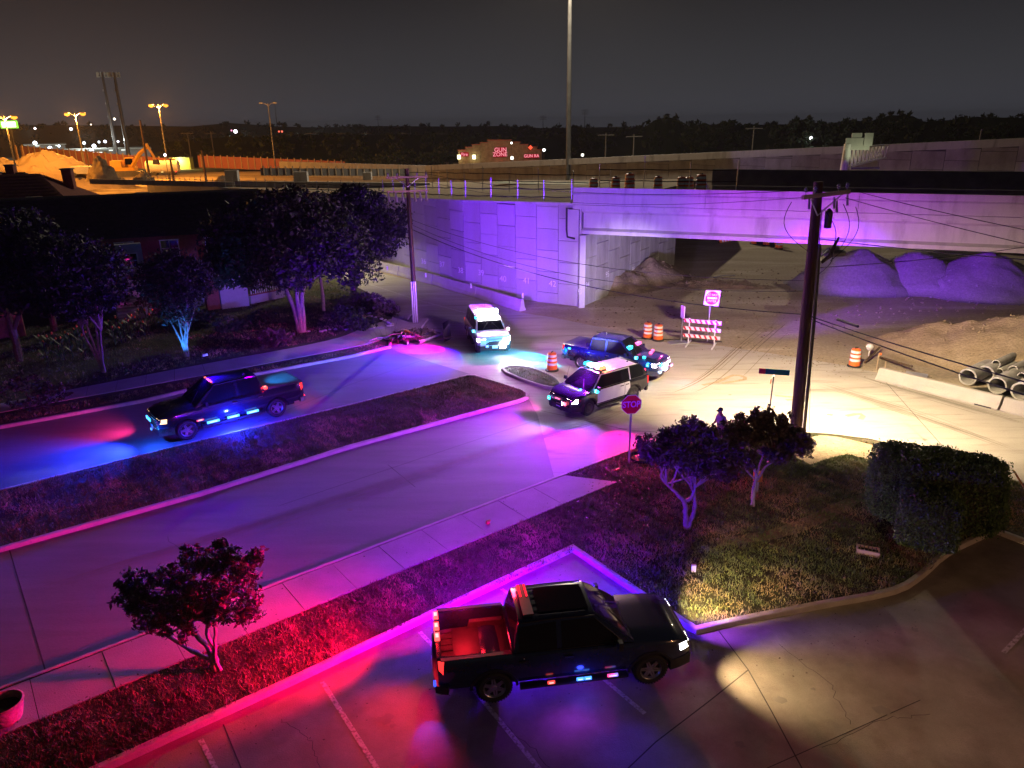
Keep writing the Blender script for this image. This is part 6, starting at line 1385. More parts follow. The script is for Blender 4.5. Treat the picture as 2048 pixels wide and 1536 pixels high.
# ================================================================ person standing at the kerb
def person(c, rz, h=1.78):
    k = h / 1.78; t = thing('person', 'man in tan shirt and dark cap at the kerb looking down at his hands', 'person', c, rz)
    def skin(name, J, E, mat, root_i=0, sub=2):
        me = bpy.data.meshes.new(name); me.from_pydata([Vector(p[:3]) * k for p in J], E, []); o = bpy.data.objects.new(name, me); COL.objects.link(o); o.parent = t
        m = o.modifiers.new('Skin', 'SKIN'); m.use_smooth_shade = True; s = o.modifiers.new('Sub', 'SUBSURF'); s.levels = s.render_levels = sub
        for i, p in enumerate(J):
            sv = me.skin_vertices[0].data[i]; r_ = p[3]; sv.radius = (r_ * k, (p[4] if len(p) > 4 else r_) * k); sv.use_root = (i == root_i)
        me.materials.append(MT[mat]); return o
    # body (faces +x)
    J = [(0, 0, .96, .13, .17), (0, 0, 1.15, .125, .165), (.0, 0, 1.34, .14, .19), (.02, 0, 1.47, .07, .10), (.05, 0, 1.54, .055), (.08, 0, 1.63, .078, .07), (.10, 0, 1.70, .088, .078),
         (0, .19, 1.43, .062), (.02, .27, 1.16, .050), (.24, .16, 1.10, .038), (.31, .10, 1.12, .030), (0, -.19, 1.43, .062), (.02, -.27, 1.16, .050), (.24, -.16, 1.12, .038), (.31, -.10, 1.14, .030),
         (0, .10, .88, .095), (.02, .11, .50, .062), (0, .12, .10, .042), (.12, .13, .045, .042), (0, -.10, .88, .095), (.02, -.12, .50, .062), (-.02, -.14, .10, .042), (.10, -.15, .045, .042)]
    Ed = [(0, 1), (1, 2), (2, 3), (3, 4), (4, 5), (5, 6), (2, 7), (7, 8), (8, 9), (9, 10), (2, 11), (11, 12), (12, 13), (13, 14), (0, 15), (15, 16), (16, 17), (17, 18), (0, 19), (19, 20), (20, 21), (21, 22)]
    skin('body', J, Ed, 'skin')
    skin('shirt', [(0, 0, .95, .145, .185), (0, 0, 1.15, .145, .185), (0, 0, 1.33, .155, .205), (.01, 0, 1.46, .09, .12), (0, .19, 1.43, .078), (.01, .25, 1.24, .068), (0, -.19, 1.43, .078), (.01, -.25, 1.24, .068)], [(0, 1), (1, 2), (2, 3), (2, 4), (4, 5), (2, 6), (6, 7)], 'shirt')
    skin('trousers', [(0, 0, .94, .14, .175), (0, .10, .84, .108), (.02, .115, .50, .078), (0, .125, .12, .062), (0, -.10, .84, .108), (.02, -.12, .50, .078), (-.02, -.14, .12, .062)], [(0, 1), (1, 2), (2, 3), (0, 4), (4, 5), (5, 6)], 'trouser')
    for s in (1, -1):
        skin('shoe', [(-.04, s * .13, .055, .045), (.08, s * .135, .05, .048), (.19, s * .14, .04, .035)], [(0, 1), (1, 2)], 'black', sub=1)
        for f in range(4): skin('finger', [(.30, s * (.09 - .012 * f), 1.12, .012), (.35, s * (.075 - .014 * f), 1.125 - .004 * f, .010), (.375 - .004 * f, s * (.04 - .010 * f), 1.12, .009)], [(0, 1), (1, 2)], 'skin', sub=1)
        skin('thumb', [(.30, s * .08, 1.14, .012), (.335, s * .05, 1.165, .010)], [(0, 1)], 'skin', sub=1)
        MB().lathe([(.001, -.01), (.02, -.008), (.024, .004), (.001, .01)], 8, (.09 * k, s * .078 * k, 1.67 * k), axis='Y').build('ear', MT['skin'], t)
    MB().add([(.165 * k, .012, 1.685 * k), (.165 * k, -.012, 1.685 * k), (.195 * k, 0, 1.645 * k), (.16 * k, 0, 1.64 * k)], [(0, 1, 2), (0, 2, 3), (1, 3, 2), (0, 3, 1)]).build('nose', MT['skin'], t)
    for s in (1, -1): MB().box((.168 * k, s * .032 * k, 1.69 * k), (.012, .022, .01)).build('eye', MT['black'], t)
    MB().box((.172 * k, 0, 1.615 * k), (.01, .04, .008)).build('mouth', MT['redpaint'], t)
    cp = MB().lathe([(.098 * k, 0), (.10 * k, .03), (.085 * k, .075), (.05 * k, .10), (.005, .108 * k)], 18, (.09 * k, 0, 1.715 * k)); cp.build('cap', MT['navy'], t, smooth=True)
    MB().box((.215 * k, 0, 1.715 * k), (.11, .14, .012), ry=.35, taper=.9).build('cap_peak', MT['navy'], t)
    MB().box((.37, 0, 1.13), (.09, .06, .02), ry=-.3).build('phone', MT['black'], t)
    MB().lathe([(.150, -.02), (.155, -.02), (.155, .03), (.150, .03)], 20, (0, 0, .965 * k), closed=True).build('belt', MT['black'], t)
    return t
pg = G(1438, 900); person((pg.x, pg.y, .02), R(205))

# fallen leaves and scraps on walk, verge, lot and street
def scatter(name, lab, poly, n, z, size, mat):
    P = np.array([[p[0], p[1]] for p in poly]); lo, hi = P.min(0), P.max(0); Q = RNG.uniform(lo, hi, (n * 3, 2)); Q = Q[inpoly(Q, poly)][:n]; n = len(Q); a = RNG.uniform(0, 2 * PI, n); s = size * RNG.uniform(.5, 1.4, n)
    V = np.zeros((n, 4, 3)); d = np.c_[np.cos(a), np.sin(a)]; e = np.c_[-np.sin(a), np.cos(a)] * .5
    for k, (u, v) in enumerate(((1, 0), (0, 1), (-1, 0), (0, -1))): V[:, k, :2] = Q + (d * u + e * v) * s[:, None]; V[:, k, 2] = z + RNG.uniform(.003, .025, n)
    return tag(add_np(name, V.reshape(-1, 3), np.arange(n * 4).reshape(-1, 4), MT[mat]), lab, kind='stuff')
scatter('fallen_leaves', 'fallen leaves on the near sidewalk', walk_cut, 260, .155, .028, 'leafr')
scatter('fallen_leaves', 'fallen leaves and scraps on the parking lot by the kerb', gp((200, 1600), (600, 1372), (880, 1238), (1145, 1112), (1392, 1276), (1800, 1200), (1900, 1130), (1960, 1200), (1450, 1420), (900, 1420)), 420, .010, .024, 'leafr')
scatter('fallen_leaves', 'fallen leaves along the gutter of the near carriageway', [near_r, near_l, near_far, near_far + Vector((-.5, .9)), near_l + Vector((-.5, .9)), near_r + Vector((-.5, .9))], 500, .016, .024, 'leafr')
scatter('lawn_weeds', 'broad weeds and dead leaves in the lawn', L2, 2600, .16, .035, 'hedge'); scatter('lawn_debris', 'pale dead leaves and paper specks in the lawn', L2, 700, .19, .026, 'clay')
scatter('verge_leaves', 'dead leaves in the verge', L1, 900, .17, .03, 'leafr')
# ================================================================ houses across the street
def house(name, lab, c, rz, L, D, hw, hr, roofm='roof', wallm='brick', hip=0.0, ov=.4):
    t = thing(name, lab, 'house', (c[0], c[1], .05), rz); MB().box((0, 0, hw / 2), (L, D, hw)).build('wall', MT[wallm], t)
    a, b = L / 2 + ov, D / 2 + ov; V = [(-a, -b, hw - .1), (a, -b, hw - .1), (a, b, hw - .1), (-a, b, hw - .1), (-a + hip, 0, hr), (a - hip, 0, hr)]
    rf = MB().add(V, [(0, 1, 5, 4), (2, 3, 4, 5), (1, 2, 5), (3, 0, 4), (3, 2, 1, 0)]).build('roof', MT[roofm], t)
    # shingle courses stand proud as thin laps on the camera-side slope
    lap = MB(); n = 14
    for i in range(n):
        u = (i + .5) / n; y = -b * (1 - u); z = hw - .1 + (hr - hw + .1) * u; xx = a - hip * u; lap.box((0, y - .02, z + .035), (2 * xx - .05, .05, .035))
    lap.build('shingle_lap', MT[roofm], rf)['kind'] = 'stuff'; return t, rf
def chimney(rf, x, y, z, h=1.6): MB().box((x, y, z + h / 2), (.9, .9, h)).build('chimney', MT['brick'], rf); MB().box((x, y, z + h + .05), (1.1, 1.1, .12)).build('chimney_cap', MT['dconc'], rf)
ha = R(19)
h1, rf = house('townhouse', 'long dark-roofed townhouse row behind the big trees', (-32.5, 62.5), ha, 22, 11, 4.8, 7.6)
chimney(rf, -6, 1.5, 6.2, 1.2); chimney(rf, 2, 2.0, 6.2, 1.2)
c_, s_ = math.cos(ha), math.sin(ha)
def win(t, x, y, z, w, h, face=-1, rz=0):
    f = MB()
    for dx, dz, ww, hh in ((0, h / 2, w + .12, .08), (0, -h / 2, w + .12, .08), (-w / 2, 0, .08, h), (w / 2, 0, .08, h), (0, 0, .04, h), (0, 0, w, .04)): f.box((x + dx, y - .03, z + dz), (ww, .08, hh))
    fr = f.build('window', MT['whitepaint'], t); MB().box((x, y + .005, z), (w, .02, h)).build('pane', MT['glass'], fr)
for x in (-8.5, -5.5, -2.2, 1.0, 4.2, 7.5):
    win(h1, x, -5.56, 3.7, 1.3, 1.3)
    if x not in (7.5,): win(h1, x, -5.56, 1.7, 1.5, 1.6)
h2, rf = house('house', 'hip-roofed house with reddish brown shingles left of the townhouse row', (-50, 76), R(12), 17, 13, 5.0, 8.6, 'roofred', 'brick', hip=5.5); chimney(rf, 5.6, 1.0, 7.0, 1.9); chimney(rf, -2, 3.5, 7.0)
h3, rf = house('house', 'low dark roof at the far left behind the broad black tree', (-58, 66), R(14), 16, 12, 4.6, 7.9, 'roof', 'brick', hip=4); chimney(rf, 4.5, 2.2, 6.6, 2.0); chimney(rf, -1.5, 2.2, 6.6, 1.7)
h4, rf = house('house', 'dark house roof behind the hip-roofed house, with grey chimneys', (-66, 92), R(12), 22, 12, 4.6, 8.0, 'roof', 'stucco', hip=4); chimney(rf, 6, 0, 7.0, 1.8); chimney(rf, 0, 0, 7.2, 1.8); chimney(rf, -6, 0, 7.2, 1.8)
# pale lit bay and low wall seen under the crowns
w0 = G(445, 622); w1 = G(500, 615); wd = (w1 - w0).to_2d().normalized(); wrz = math.atan2(wd.y, wd.x); wc = (w0 + w1) / 2
bay = thing('stucco_garden_wall', 'pale stucco bay wall glowing blue beneath the tree crown', 'wall', (wc.x, wc.y, .05), wrz)
Lb = (w1 - w0).length; MB().box((0, .5, 1.75), (Lb, 1.0, 3.5)).build('wall', MT['stucco'], bay); MB().box((-Lb / 2 - .5, .6, 1.8), (.9, 1.0, 3.4)).build('brick_pier', MT['brick'], bay)
g_ = thing('garage_door', 'pale louvred panel door left of the glowing stucco bay', 'door', tuple(G(400, 616)), wrz)
MB().box((0, .3, .75), (1.5, .06, 1.5)).build('door_panel', MT['stucco'], g_)
for k in range(9): MB().box((0, .26, .10 + k * .16), (1.46, .03, .12)).build('slat', MT['whitepaint'], g_)
f0, f1 = G(505, 612), G(572, 598); fd = (f1 - f0).to_2d(); ft = thing('balustrade', 'low walled patio fence with upright pickets right of the stucco bay', 'fence', ((f0.x + f1.x) / 2, (f0.y + f1.y) / 2, .05), math.atan2(fd.y, fd.x))
LF = fd.length; MB().box((0, .2, .35), (LF, .22, .7)).build('plinth', MT['stucco'], ft); MB().box((0, .2, .74), (LF + .1, .3, .08)).build('coping', MT['brick'], ft)
for k in range(15): MB().box((-LF / 2 + .15 + k * (LF - .3) / 14, .2, 1.3), (.06, .05, 1.05)).build('picket', MT['whitepaint'], ft)
MB().box((0, .2, 1.85), (LF, .06, .06)).build('top_rail', MT['whitepaint'], ft)
for x, y, w_, h_, m_, lab in ((283, 640, 1.6, 5.2, 'stucco', 'pinkish lit house panel seen between two dark trees'), (262, 645, 1.5, 2.2, 'stucco', 'low ribbed pale screen left of the flowering shrub'), (165, 652, .5, 1.5, 'stucco', 'thin pale blue post panel under the dark crowns'), (20, 680, 1.8, 1.6, 'brick', 'reddish lit brick pier at the left frame edge')):
    g = G(x, y); q = thing('wall_panel', lab, 'wall', (g.x, g.y, .05), wrz); MB().box((0, .3, h_ / 2), (w_, .5, h_)).build('wall', MT[m_], q)
    if h_ > 3: MB().box((0, .03, 3.0), (w_ + .05, .06, .25)).build('band', MT['brick'], q); win(q, 0, .0, 4.1, .9, 1.0)
    if lab.startswith('low'):
        for k in range(9): MB().box((0, .03, .2 + k * .22), (w_ - .1, .05, .10)).build('slat', MT['whitepaint'], q)
bush('flowering shrub with pink blossom heads in front of the dark house', G(302, 646, .12), [(0, 0, 1.2, .9, .7)], 1600, .07, 'leafr')

# ================================================================ site and city behind
tag(MB().sheet([(-330, 120), (-70, 116), (-46, 150), (20, 165), (60, 300), (-60, 330), (-420, 420)], .02).build('site_ground', MT['orange_dirt']), kind='structure')
heap('sand_heap', AT(75, 350, 208).to_2d(), 23, 9, 8.6, R(10), 'orange_dirt', 'large orange-lit sand heap behind the chimneys', 'sand heap', rough=.3, peaks=[(-.35, 0, .85, .7), (.1, 0, 1, .75), (.5, 0, .45, .5)], seed=21)
def lowwall(lab, a, b, da, db, h, mat, name='site_fence', cat='fence', posts=0, zb=None):
    A, B = AT(*a, da), AT(*b, db); c = (A + B) / 2; d = (B - A).to_2d(); L = d.length; t = thing(name, lab, cat, (c.x, c.y, 0), math.atan2(d.y, d.x)); za, zb_ = A.z, B.z
    V = [(-L / 2, -.15, za - h), (L / 2, -.15, zb_ - h), (L / 2, .15, zb_ - h), (-L / 2, .15, za - h), (-L / 2, -.15, za), (L / 2, -.15, zb_), (L / 2, .15, zb_), (-L / 2, .15, za)]
    MB().add(V, [(0, 1, 5, 4), (1, 2, 6, 5), (2, 3, 7, 6), (3, 0, 4, 7), (4, 5, 6, 7), (3, 2, 1, 0)]).build('panel', MT[mat], t)
    p0 = None
    for k in range(posts):
        u = (k + .5) / posts; x = -L / 2 + L * u; z = za + (zb_ - za) * u
        if p0 is None: p0 = MB().box((0, 0, 0), (.22, .25, h + .5)).build('post', MT['clay'], t); o = p0
        else: o = inst(p0, 'post', t)
        o.location = (x, -.3, z - h / 2 + .2)
    return t
lowwall('long rust-brown fence with pale posts across the building site', (395, 311), (690, 323), 265, 250, 3.6, 'brick', posts=22)
lowwall('rust-brown fence stretching left behind the sodium lamps', (40, 292), (350, 318), 280, 250, 3.6, 'brick', posts=26)
lowwall('dark barrier with thin posts in front of the orange strip', (520, 336), (860, 338), 170, 168, 1.5, 'dconc', 'site_barrier', 'barrier', 24)
lowwall('pale low barrier along the near edge of the orange strip', (470, 362), (860, 366), 108, 100, .8, 'conc', 'site_barrier', 'barrier', 0)
lowwall('grey low barrier behind the dark roofs', (180, 358), (470, 364), 128, 112, .7, 'conc', 'site_barrier', 'barrier', 0)
# storage sheds with pale roofs and lights
def shed(lab, a, b, d, mat='cream', h=3.5, em_=None, grp='pale-roofed storage sheds beyond the site'):
    A, B = AT(*a, d), AT(*b, d); c = (A + B) / 2; v = (B - A).to_2d(); z = max(1.0, c.z)
    t = thing('storage_shed', lab, 'shed', (c.x, c.y, 0), math.atan2(v.y, v.x), grp)
    MB().box((0, 4, z / 2), (v.length, 8, z)).build('wall', MT['grey'], t); MB().box((0, 3.5, z + .25), (v.length + 1.5, 11, .45), rx=.04).build('roof', MT[mat], t)
    if em_:
        for u in em_: MB().box((v.length * u, -.4, z - .5), (v.length * .10, .25, .5)).build('strip_light', em((.9, 1, .92), 1.4), t)
    return t
LS = [shed('long pale shed roof with two bright bays, left of the unlit lamp post', (430, 303), (530, 301), 400, em_=(-.35, -.1)), shed('long pale shed roof right of the unlit lamp post', (555, 309), (668, 315), 380, em_=(-.2, .0, .4)), shed('pale shed roof left of the dark bushes', (655, 303), (745, 302), 430, em_=(-.3, .3)), shed('greenish lit shed at the far left', (50, 289), (130, 290), 520, em_=(-.2, .3)), shed('wide pale shed roof behind the lit lamp posts', (130, 296), (300, 301), 450, em_=(-.4, .0, .2)), shed('lower pale shed roof among bright lamps', (110, 301), (215, 306), 400, em_=(-.1, .35)), shed('small shed right of the second mast', (745, 306), (812, 305), 420, em_=(.3,))]
for px, py, d, P in ((70, 285, 500, 9000), (170, 295, 430, 9000), (190, 292, 460, 8000), (250, 300, 420, 6000), (500, 298, 380, 9000), (640, 300, 360, 9000), (700, 297, 400, 6000)): lamp('p', tuple(AT(px, py, d) + Vector((0, -4, 5))), (.9, 1, .92), P, size=.3)
k = 0
for px, py, d, c, r, lab in ((70, 286, 470, (.8, .9, 1), 1.6, 'white yard lamp above the greenish shed'), (100, 296, 440, (.75, .85, 1), 1.5, 'white yard lamp among the sheds, third from left'), (118, 292, 440, (.75, .85, 1), .9, 'small white yard lamp'), (168, 286, 430, (.8, .9, 1), 1.1, 'white yard lamp right of the second sodium lamp'), (188, 292, 420, (.8, .9, 1), 1.5, 'bright white lamp over the wide shed'), (184, 303, 400, (.75, .85, 1), 1.6, 'bright lamp low over the pale shed'), (198, 284, 470, (.8, .9, 1), .9, 'small lamp left of the first tall mast'), (210, 283, 470, (.8, .85, 1), 1.2, 'white lamp at the foot of the first tall mast'), (236, 283, 470, (.9, .9, 1), .9, 'white lamp between the masts and the site'), (70, 257, 700, (1, .8, .8), 1.3, 'faint distant lamp on the dark hillside'), (142, 258, 700, (.8, .85, 1), 1.8, 'distant bluish lamp on the dark hillside'), (182, 249, 800, (1, .8, .6), .9, 'tiny warm lamp near the treeline'), (229, 238, 800, (1, .9, .7), 1.6, 'lit window of a mast building above the treeline'), (330, 310, 215, (.9, .95, 1), .55, 'white lamp on the nearest sodium lamp pole'), (471, 263, 600, (.95, .9, 1), 2.2, 'white and pink sign light among dark trees'), (463, 261, 600, (1, .3, .5), 1.0, 'pink light beside the white one'), (558, 263, 600, (1, .12, .06), 1.1, 'left of two small red lights right of the unlit post'), (564, 263, 600, (1, .15, .08), 1.2, 'right of two small red lights right of the unlit post'), (1023, 286, 205, (1, .98, .85), .42, 'white lamp under the red neon letters'), (1089, 301, 215, (.95, 1, 1), .0, ''), (1166, 311, 215, (1, .95, .8), .0, ''), (940, 296, 260, (.9, 1, .95), .42, 'small lamp left of the shop'), (1024, 316, 205, (1, .97, .82), .7, 'bright white wall lamp right of the red neon'), (1088, 300, 260, (.95, 1, 1), .8, 'white lamp right of the shop roof'), (1165, 310, 180, (1, .95, .8), .5, 'low bright lamp on the highway wall right of the mast'), (1622, 276, 300, (.9, .92, 1), .9, 'white street light glowing before the right treeline'), (1148, 300, 500, (.4, .6, 1), .3, 'faint bluish light right of the shop'), (1086, 272, 700, (1, .05, .05), .5, 'tiny red beacon light above the shop')):
    if not lab: continue
    p = AT(px, py, d); s = thing('distant_lamp', lab, 'lamp', (p.x, p.y, p.z))
    MB().lathe([(.01, -1), (.7, -.7), (1, 0), (.7, .7), (.01, 1)], 10).build('globe', em(c, 6), s).scale = (r * .62,) * 3; MB().tube([(0, 0, -r), (0, 0, -min(p.z, 9))], .09, 5).build('pole', MT['dsteel'], s)
lamp('p', tuple(AT(1622, 272, 296)), (.9, .92, 1), 500, size=.3)
# green-lit sign and yellow-lit booth
gs = AT(18, 249, 260); t = thing('lit_sign', 'white sign board edged in green light under the leftmost lamp', 'sign', gs, R(-8)); MB().box((0, 0, 0), (5.2, .4, 2.0)).build('frame', em((.25, .9, .05), 2.5), t); MB().box((.1, -.25, 0), (4.2, .1, 1.4)).build('sign_panel', em((.95, 1, .85), 3), t); MB().box((0, 0, -8), (.5, .5, 14)).build('post', MT['dsteel'], t)
yb_ = AT(364, 325, 292); t = thing('site_cabin', 'small site cabin wall glowing yellow-green right of the white tank', 'cabin', (yb_.x, yb_.y, 0)); MB().box((0, 0, 1.9), (6.8, 3, 3.8)).build('wall', pmat('yellow_lit_wall', (.55, .55, .12), (.65, .65, .2)), t); MB().box((0, -.2, 3.9), (7.2, 3.6, .2)).build('roof', MT['grey'], t)  # yellow lamp light is put into the cabin wall colour
lamp('p', (yb_.x, yb_.y - 3.0, 2.8), (1, 1, .35), 1500, size=.2)
tk = AT(326, 336, 222); t = thing('tank_trailer', 'round-backed white tank trailer parked by the excavator', 'trailer', (tk.x, tk.y, tk.z - 1.4), R(8)); MB().tube([(-4, 0, 1.8), (4, 0, 1.8)], 1.5, 16).build('tank', MT['cream'], t, smooth=True); MB().box((0, 0, .4), (8, 1.6, .3)).build('chassis', MT['dsteel'], t)
for x in (-3, -2, 2.6): MB().lathe([(.5, -.9), (.5, .9)], 12, (x, 0, 0), axis='Y').build('wheel', MT['rubber'], t)
for x, c in ((-3.2, (1, .7, .2)), (0, (1, .7, .2)), (3.4, (1, .05, .03))): MB().box((x, -1.2, .45), (.5, .1, .15)).build('marker_light', em(c, 8), t)
# excavator
ex = AT(255, 353, 204); t = thing('excavator', 'yellow tracked excavator with its boom raised on the building site', 'excavator', (ex.x, ex.y, ex.z), R(12)); t.scale = (1.5,) * 3
for y in (-1.1, 1.1):
    pr2 = [(2.0 * math.cos(a) * .5 + (1.4 if math.cos(a) > 0 else -1.4), .45 + .45 * math.sin(a)) for a in np.linspace(0, 2 * PI, 20, endpoint=False)]
    V = [(x, y - .25, z) for x, z in pr2] + [(x, y + .25, z) for x, z in pr2]; n = 20; MB().add(V, [(i, (i + 1) % n, n + (i + 1) % n, n + i) for i in range(n)] + [tuple(range(n)), tuple(range(n, 2 * n))]).build('track', MT['dsteel'], t)
MB().box((-.3, 0, 1.15), (3.6, 2.4, .5)).build('platform', MT['yellow'], t); MB().box((-1.2, .1, 1.9), (1.7, 2.2, 1.1), taper=.9).build('engine_cover', MT['yellow'], t)
cb = MB().box((.5, .65, 2.1), (1.4, 1.0, 1.5), taper=.85).build('cab', MT['yellow'], t); MB().box((.55, .13, 2.25), (1.1, .04, .9)).build('window', MT['glass'], cb)
MB().tube([(1.0, -.3, 1.5), (2.4, -.3, 3.4), (3.9, -.3, 4.6)], [.28, .34, .22], 6).build('boom', MT['yellow'], t); MB().tube([(3.6, -.3, 4.9), (4.6, -.3, 2.6)], [.24, .16], 6).build('stick', MT['yellow'], t); MB().tube([(1.4, -.3, 1.9), (2.6, -.3, 3.1)], .09, 6).build('hydraulic_ram', MT['chrome'], t)
MB().add([(4.3, -.8, 2.5), (4.9, -.8, 2.5), (5.1, -.8, 1.7), (4.2, -.8, 1.8), (4.3, .2, 2.5), (4.9, .2, 2.5), (5.1, .2, 1.7), (4.2, .2, 1.8)], [(0, 1, 2, 3), (4, 5, 6, 7), (0, 1, 5, 4), (1, 2, 6, 5), (2, 3, 7, 6)]).build('bucket', MT['dsteel'], t)
for i, (px, py, s) in enumerate(((196, 352, 1.2), (206, 350, 1.6), (222, 356, 1.0), (286, 352, 1.1), (446, 357, 1.0))):
    p = AT(px, py, 180); heap('spoil_heap', p.to_2d(), 2.2 * s, 1.8 * s, 2.6 * s if i < 2 else 1.6 * s, 0, 'mound', ['tall rough spoil heap left of the excavator', 'tallest spoil heap beside the excavator tracks', 'small spoil heap in front of the excavator', 'spoil heap right of the excavator', 'spoil heap by the concrete block on the ramp'][i], 'spoil heap', rough=.8, seed=30 + i, n=28, z0=max(0, p.z - 1))
# cell masts
def mast(lab, a, b, d, r):
    A, B = AT(*a, d), AT(*b, d); t = thing('cell_tower', lab, 'mast', (B.x, B.y, 0), 0, 'cell towers on the left'); MB().tube([(0, 0, 0), (0, 0, A.z)], [r * 1.5, r * .8], 12).build('pole', MT['dsteel'], t, smooth=True)
    MB().lathe([(2.2, -.1), (2.2, .1), (1.9, .1), (1.9, -.1)], 12, (0, 0, A.z - 1.5), closed=True).build('platform', MT['dsteel'], t)
    for k in range(9): w = 2 * PI * k / 9; MB().box((2.3 * math.cos(w), 2.3 * math.sin(w), A.z - 1), (.45, .35, 2.2), rz=w).build('antenna', MT['cream'], t)
    for z in (.5, .65, .8): MB().box((-r, 0, A.z * z), (.9, .4, .9)).build('dish', MT['grey'], t)
mast('left of the two tall cell masts, standing slightly higher', (206, 145), (232, 300), 430, .62); mast('right of the two tall cell masts, slightly thicker', (231, 145), (256, 305), 415, .7)
def tpole(px, py, d, lab, grp='distant wooden power poles'):
    p = AT(px, py, d); t = thing('power_pole', lab, 'power pole', (p.x, p.y, 0), 0, grp); MB().tube([(0, 0, 0), (0, 0, p.z + .6)], [.22, .15], 8).build('pole', MT['dconc'], t); MB().box((0, -.2, p.z), (4.4, .2, .25)).build('cross_arm', MT['dconc'], t); return p
pp = [tpole(px, 267, 300 + i * 12, 'distant wooden power pole, %s from the left in the row beyond the sheds' % ['first', 'second', 'third', 'fourth', 'fifth', 'sixth', 'seventh'][i]) for i, px in enumerate((375, 422, 621, 682, 733, 805, 884))]
for px, py, lab in ((1212, 270, 'pole rising behind the highway wall right of the tall mast'), (1508, 257, 'pole with a small transformer before the right treeline'), (1268, 273, 'short pole with a white box right of the tall mast')): pp.append(tpole(px, py, 210, lab))
for i, (a, b) in enumerate(zip(pp[2:7], pp[3:7])): wire('thin line between distant power poles, span %s' % ['one', 'two', 'three', 'four'][i], a + Vector((1.8, 0, .2)), b + Vector((1.8, 0, .2)), 1.5, .05, group='lines between the distant power poles')
for px, py, d, h in ((1170, 218, 700, 9), (755, 230, 800, 10), (549, 205, 700, 0), (1086, 230, 700, 8), (820, 248, 500, 0), (1964, 258, 130, 0)):
    p = AT(px, py, d); t = thing('radio_mast', ['thin lattice pylon right of the tall mast on the skyline', 'thin mast on the skyline above the sheds', 'faint pylon behind the unlit lamp post', 'red-lit radio mast above the shop', 'thin mast right of the power poles', 'slim pointed pole above the right end of the highway wall'][[1170, 755, 549, 1086, 820, 1964].index(px)], 'mast', (p.x, p.y, 0)); MB().tube([(0, 0, 0), (0, 0, p.z)], [.5 if d > 400 else .2, .12], 6).build('pole', MT['dsteel'], t)
    if h:
        for z in (.0, .06, .12): MB().box((0, 0, p.z * (1 - z) - 1), (6, .3, .3)).build('cross_arm', MT['dsteel'], t)

# shop with stepped roofline and red neon
sd = 240; base = AT(1000, 322, sd); t = thing('shop_building', 'tan stepped-gable shop building with red neon letters reading GUN ZONE', 'shop', (base.x, base.y, 0), R(4))
zb_ = base.z; steps = [(928, 918, 302), (940, 302, 302), (0, 0, 0)]
edges = [(916, 301), (931, 301), (944, 295), (960, 290), (975, 286), (990, 281), (1008, 281), (1022, 285), (1040, 290), (1056, 295), (1074, 300), (1084, 305)]
for (x0, y0), (x1, y1) in zip(edges, edges[1:]):
    y = min(y0, y1) if x0 < 1000 else min(y0, y1); A, B = AT(x0, y, sd), AT(x1, y, sd)
    MB().box(((A.x + B.x) / 2 - base.x, 0 - (x0 % 2) * .01, A.z / 2), ((B - A).to_2d().length + .0, .8 + .04 * (x0 % 3), A.z)).build('wall', MT['mound'], t); MB().box(((A.x + B.x) / 2 - base.x, -.1, A.z + .12), ((B - A).to_2d().length + .3, 1.1, .25)).build('parapet_cap', MT['brick'], t)
MB().box((1, 7, zb_ / 2), (24, 13, zb_ + 1)).build('hall', MT['dconc'], t)
def neon(s, px, py, size, back, bw, bh, first=0):
    p = AT(px, py, sd - 1); l = loc2((base.x, base.y), R(4), p); bk_ = MB().box((l.x, l.y + .15, l.z), (bw, .12, bh)).build('neon_board', em((1, .0, .04), .32), t)
    text(s, size, em((1, .30, .36), 1.1), bk_, (l.x, l.y - .05, l.z), (PI / 2, 0, 0), 'neon_letters', .03, bold=.02); lamp('p', (l.x, l.y - 1.2, l.z), (1, .02, .06), 60, t, size=.2)
neon('GUN', 1001, 300, 1.75, 0, 3.6, 1.5); neon('ZONE', 1000, 309, 1.65, 0, 4.0, 1.5); neon('Fire', 929, 309, 1.3, 0, 2.6, 1.2); neon('GUN RA', 1063, 312, 1.25, 0, 4.6, 1.1)
dm = AT(1061, 295, sd - 1); l = loc2((base.x, base.y), R(4), dm); MB().box(l, (1.0, .1, 1.0), ry=R(45)).build('diamond_sign', em((1, .08, .03), 1.6), t)
for px in (918, 948): p = AT(px, 314, sd - 1.2); l = loc2((base.x, base.y), R(4), p); MB().box(l, (1.0, .2, 1.2)).build('wall_lamp', em((1, .95, .5), 5), t); lamp('p', (l.x, l.y - .8, l.z), (1, .9, .35), 120, t, size=.1)
lamp('p', tuple(base + Vector((0, -9, 1.5))), (1, .55, .2), 300, size=.4)

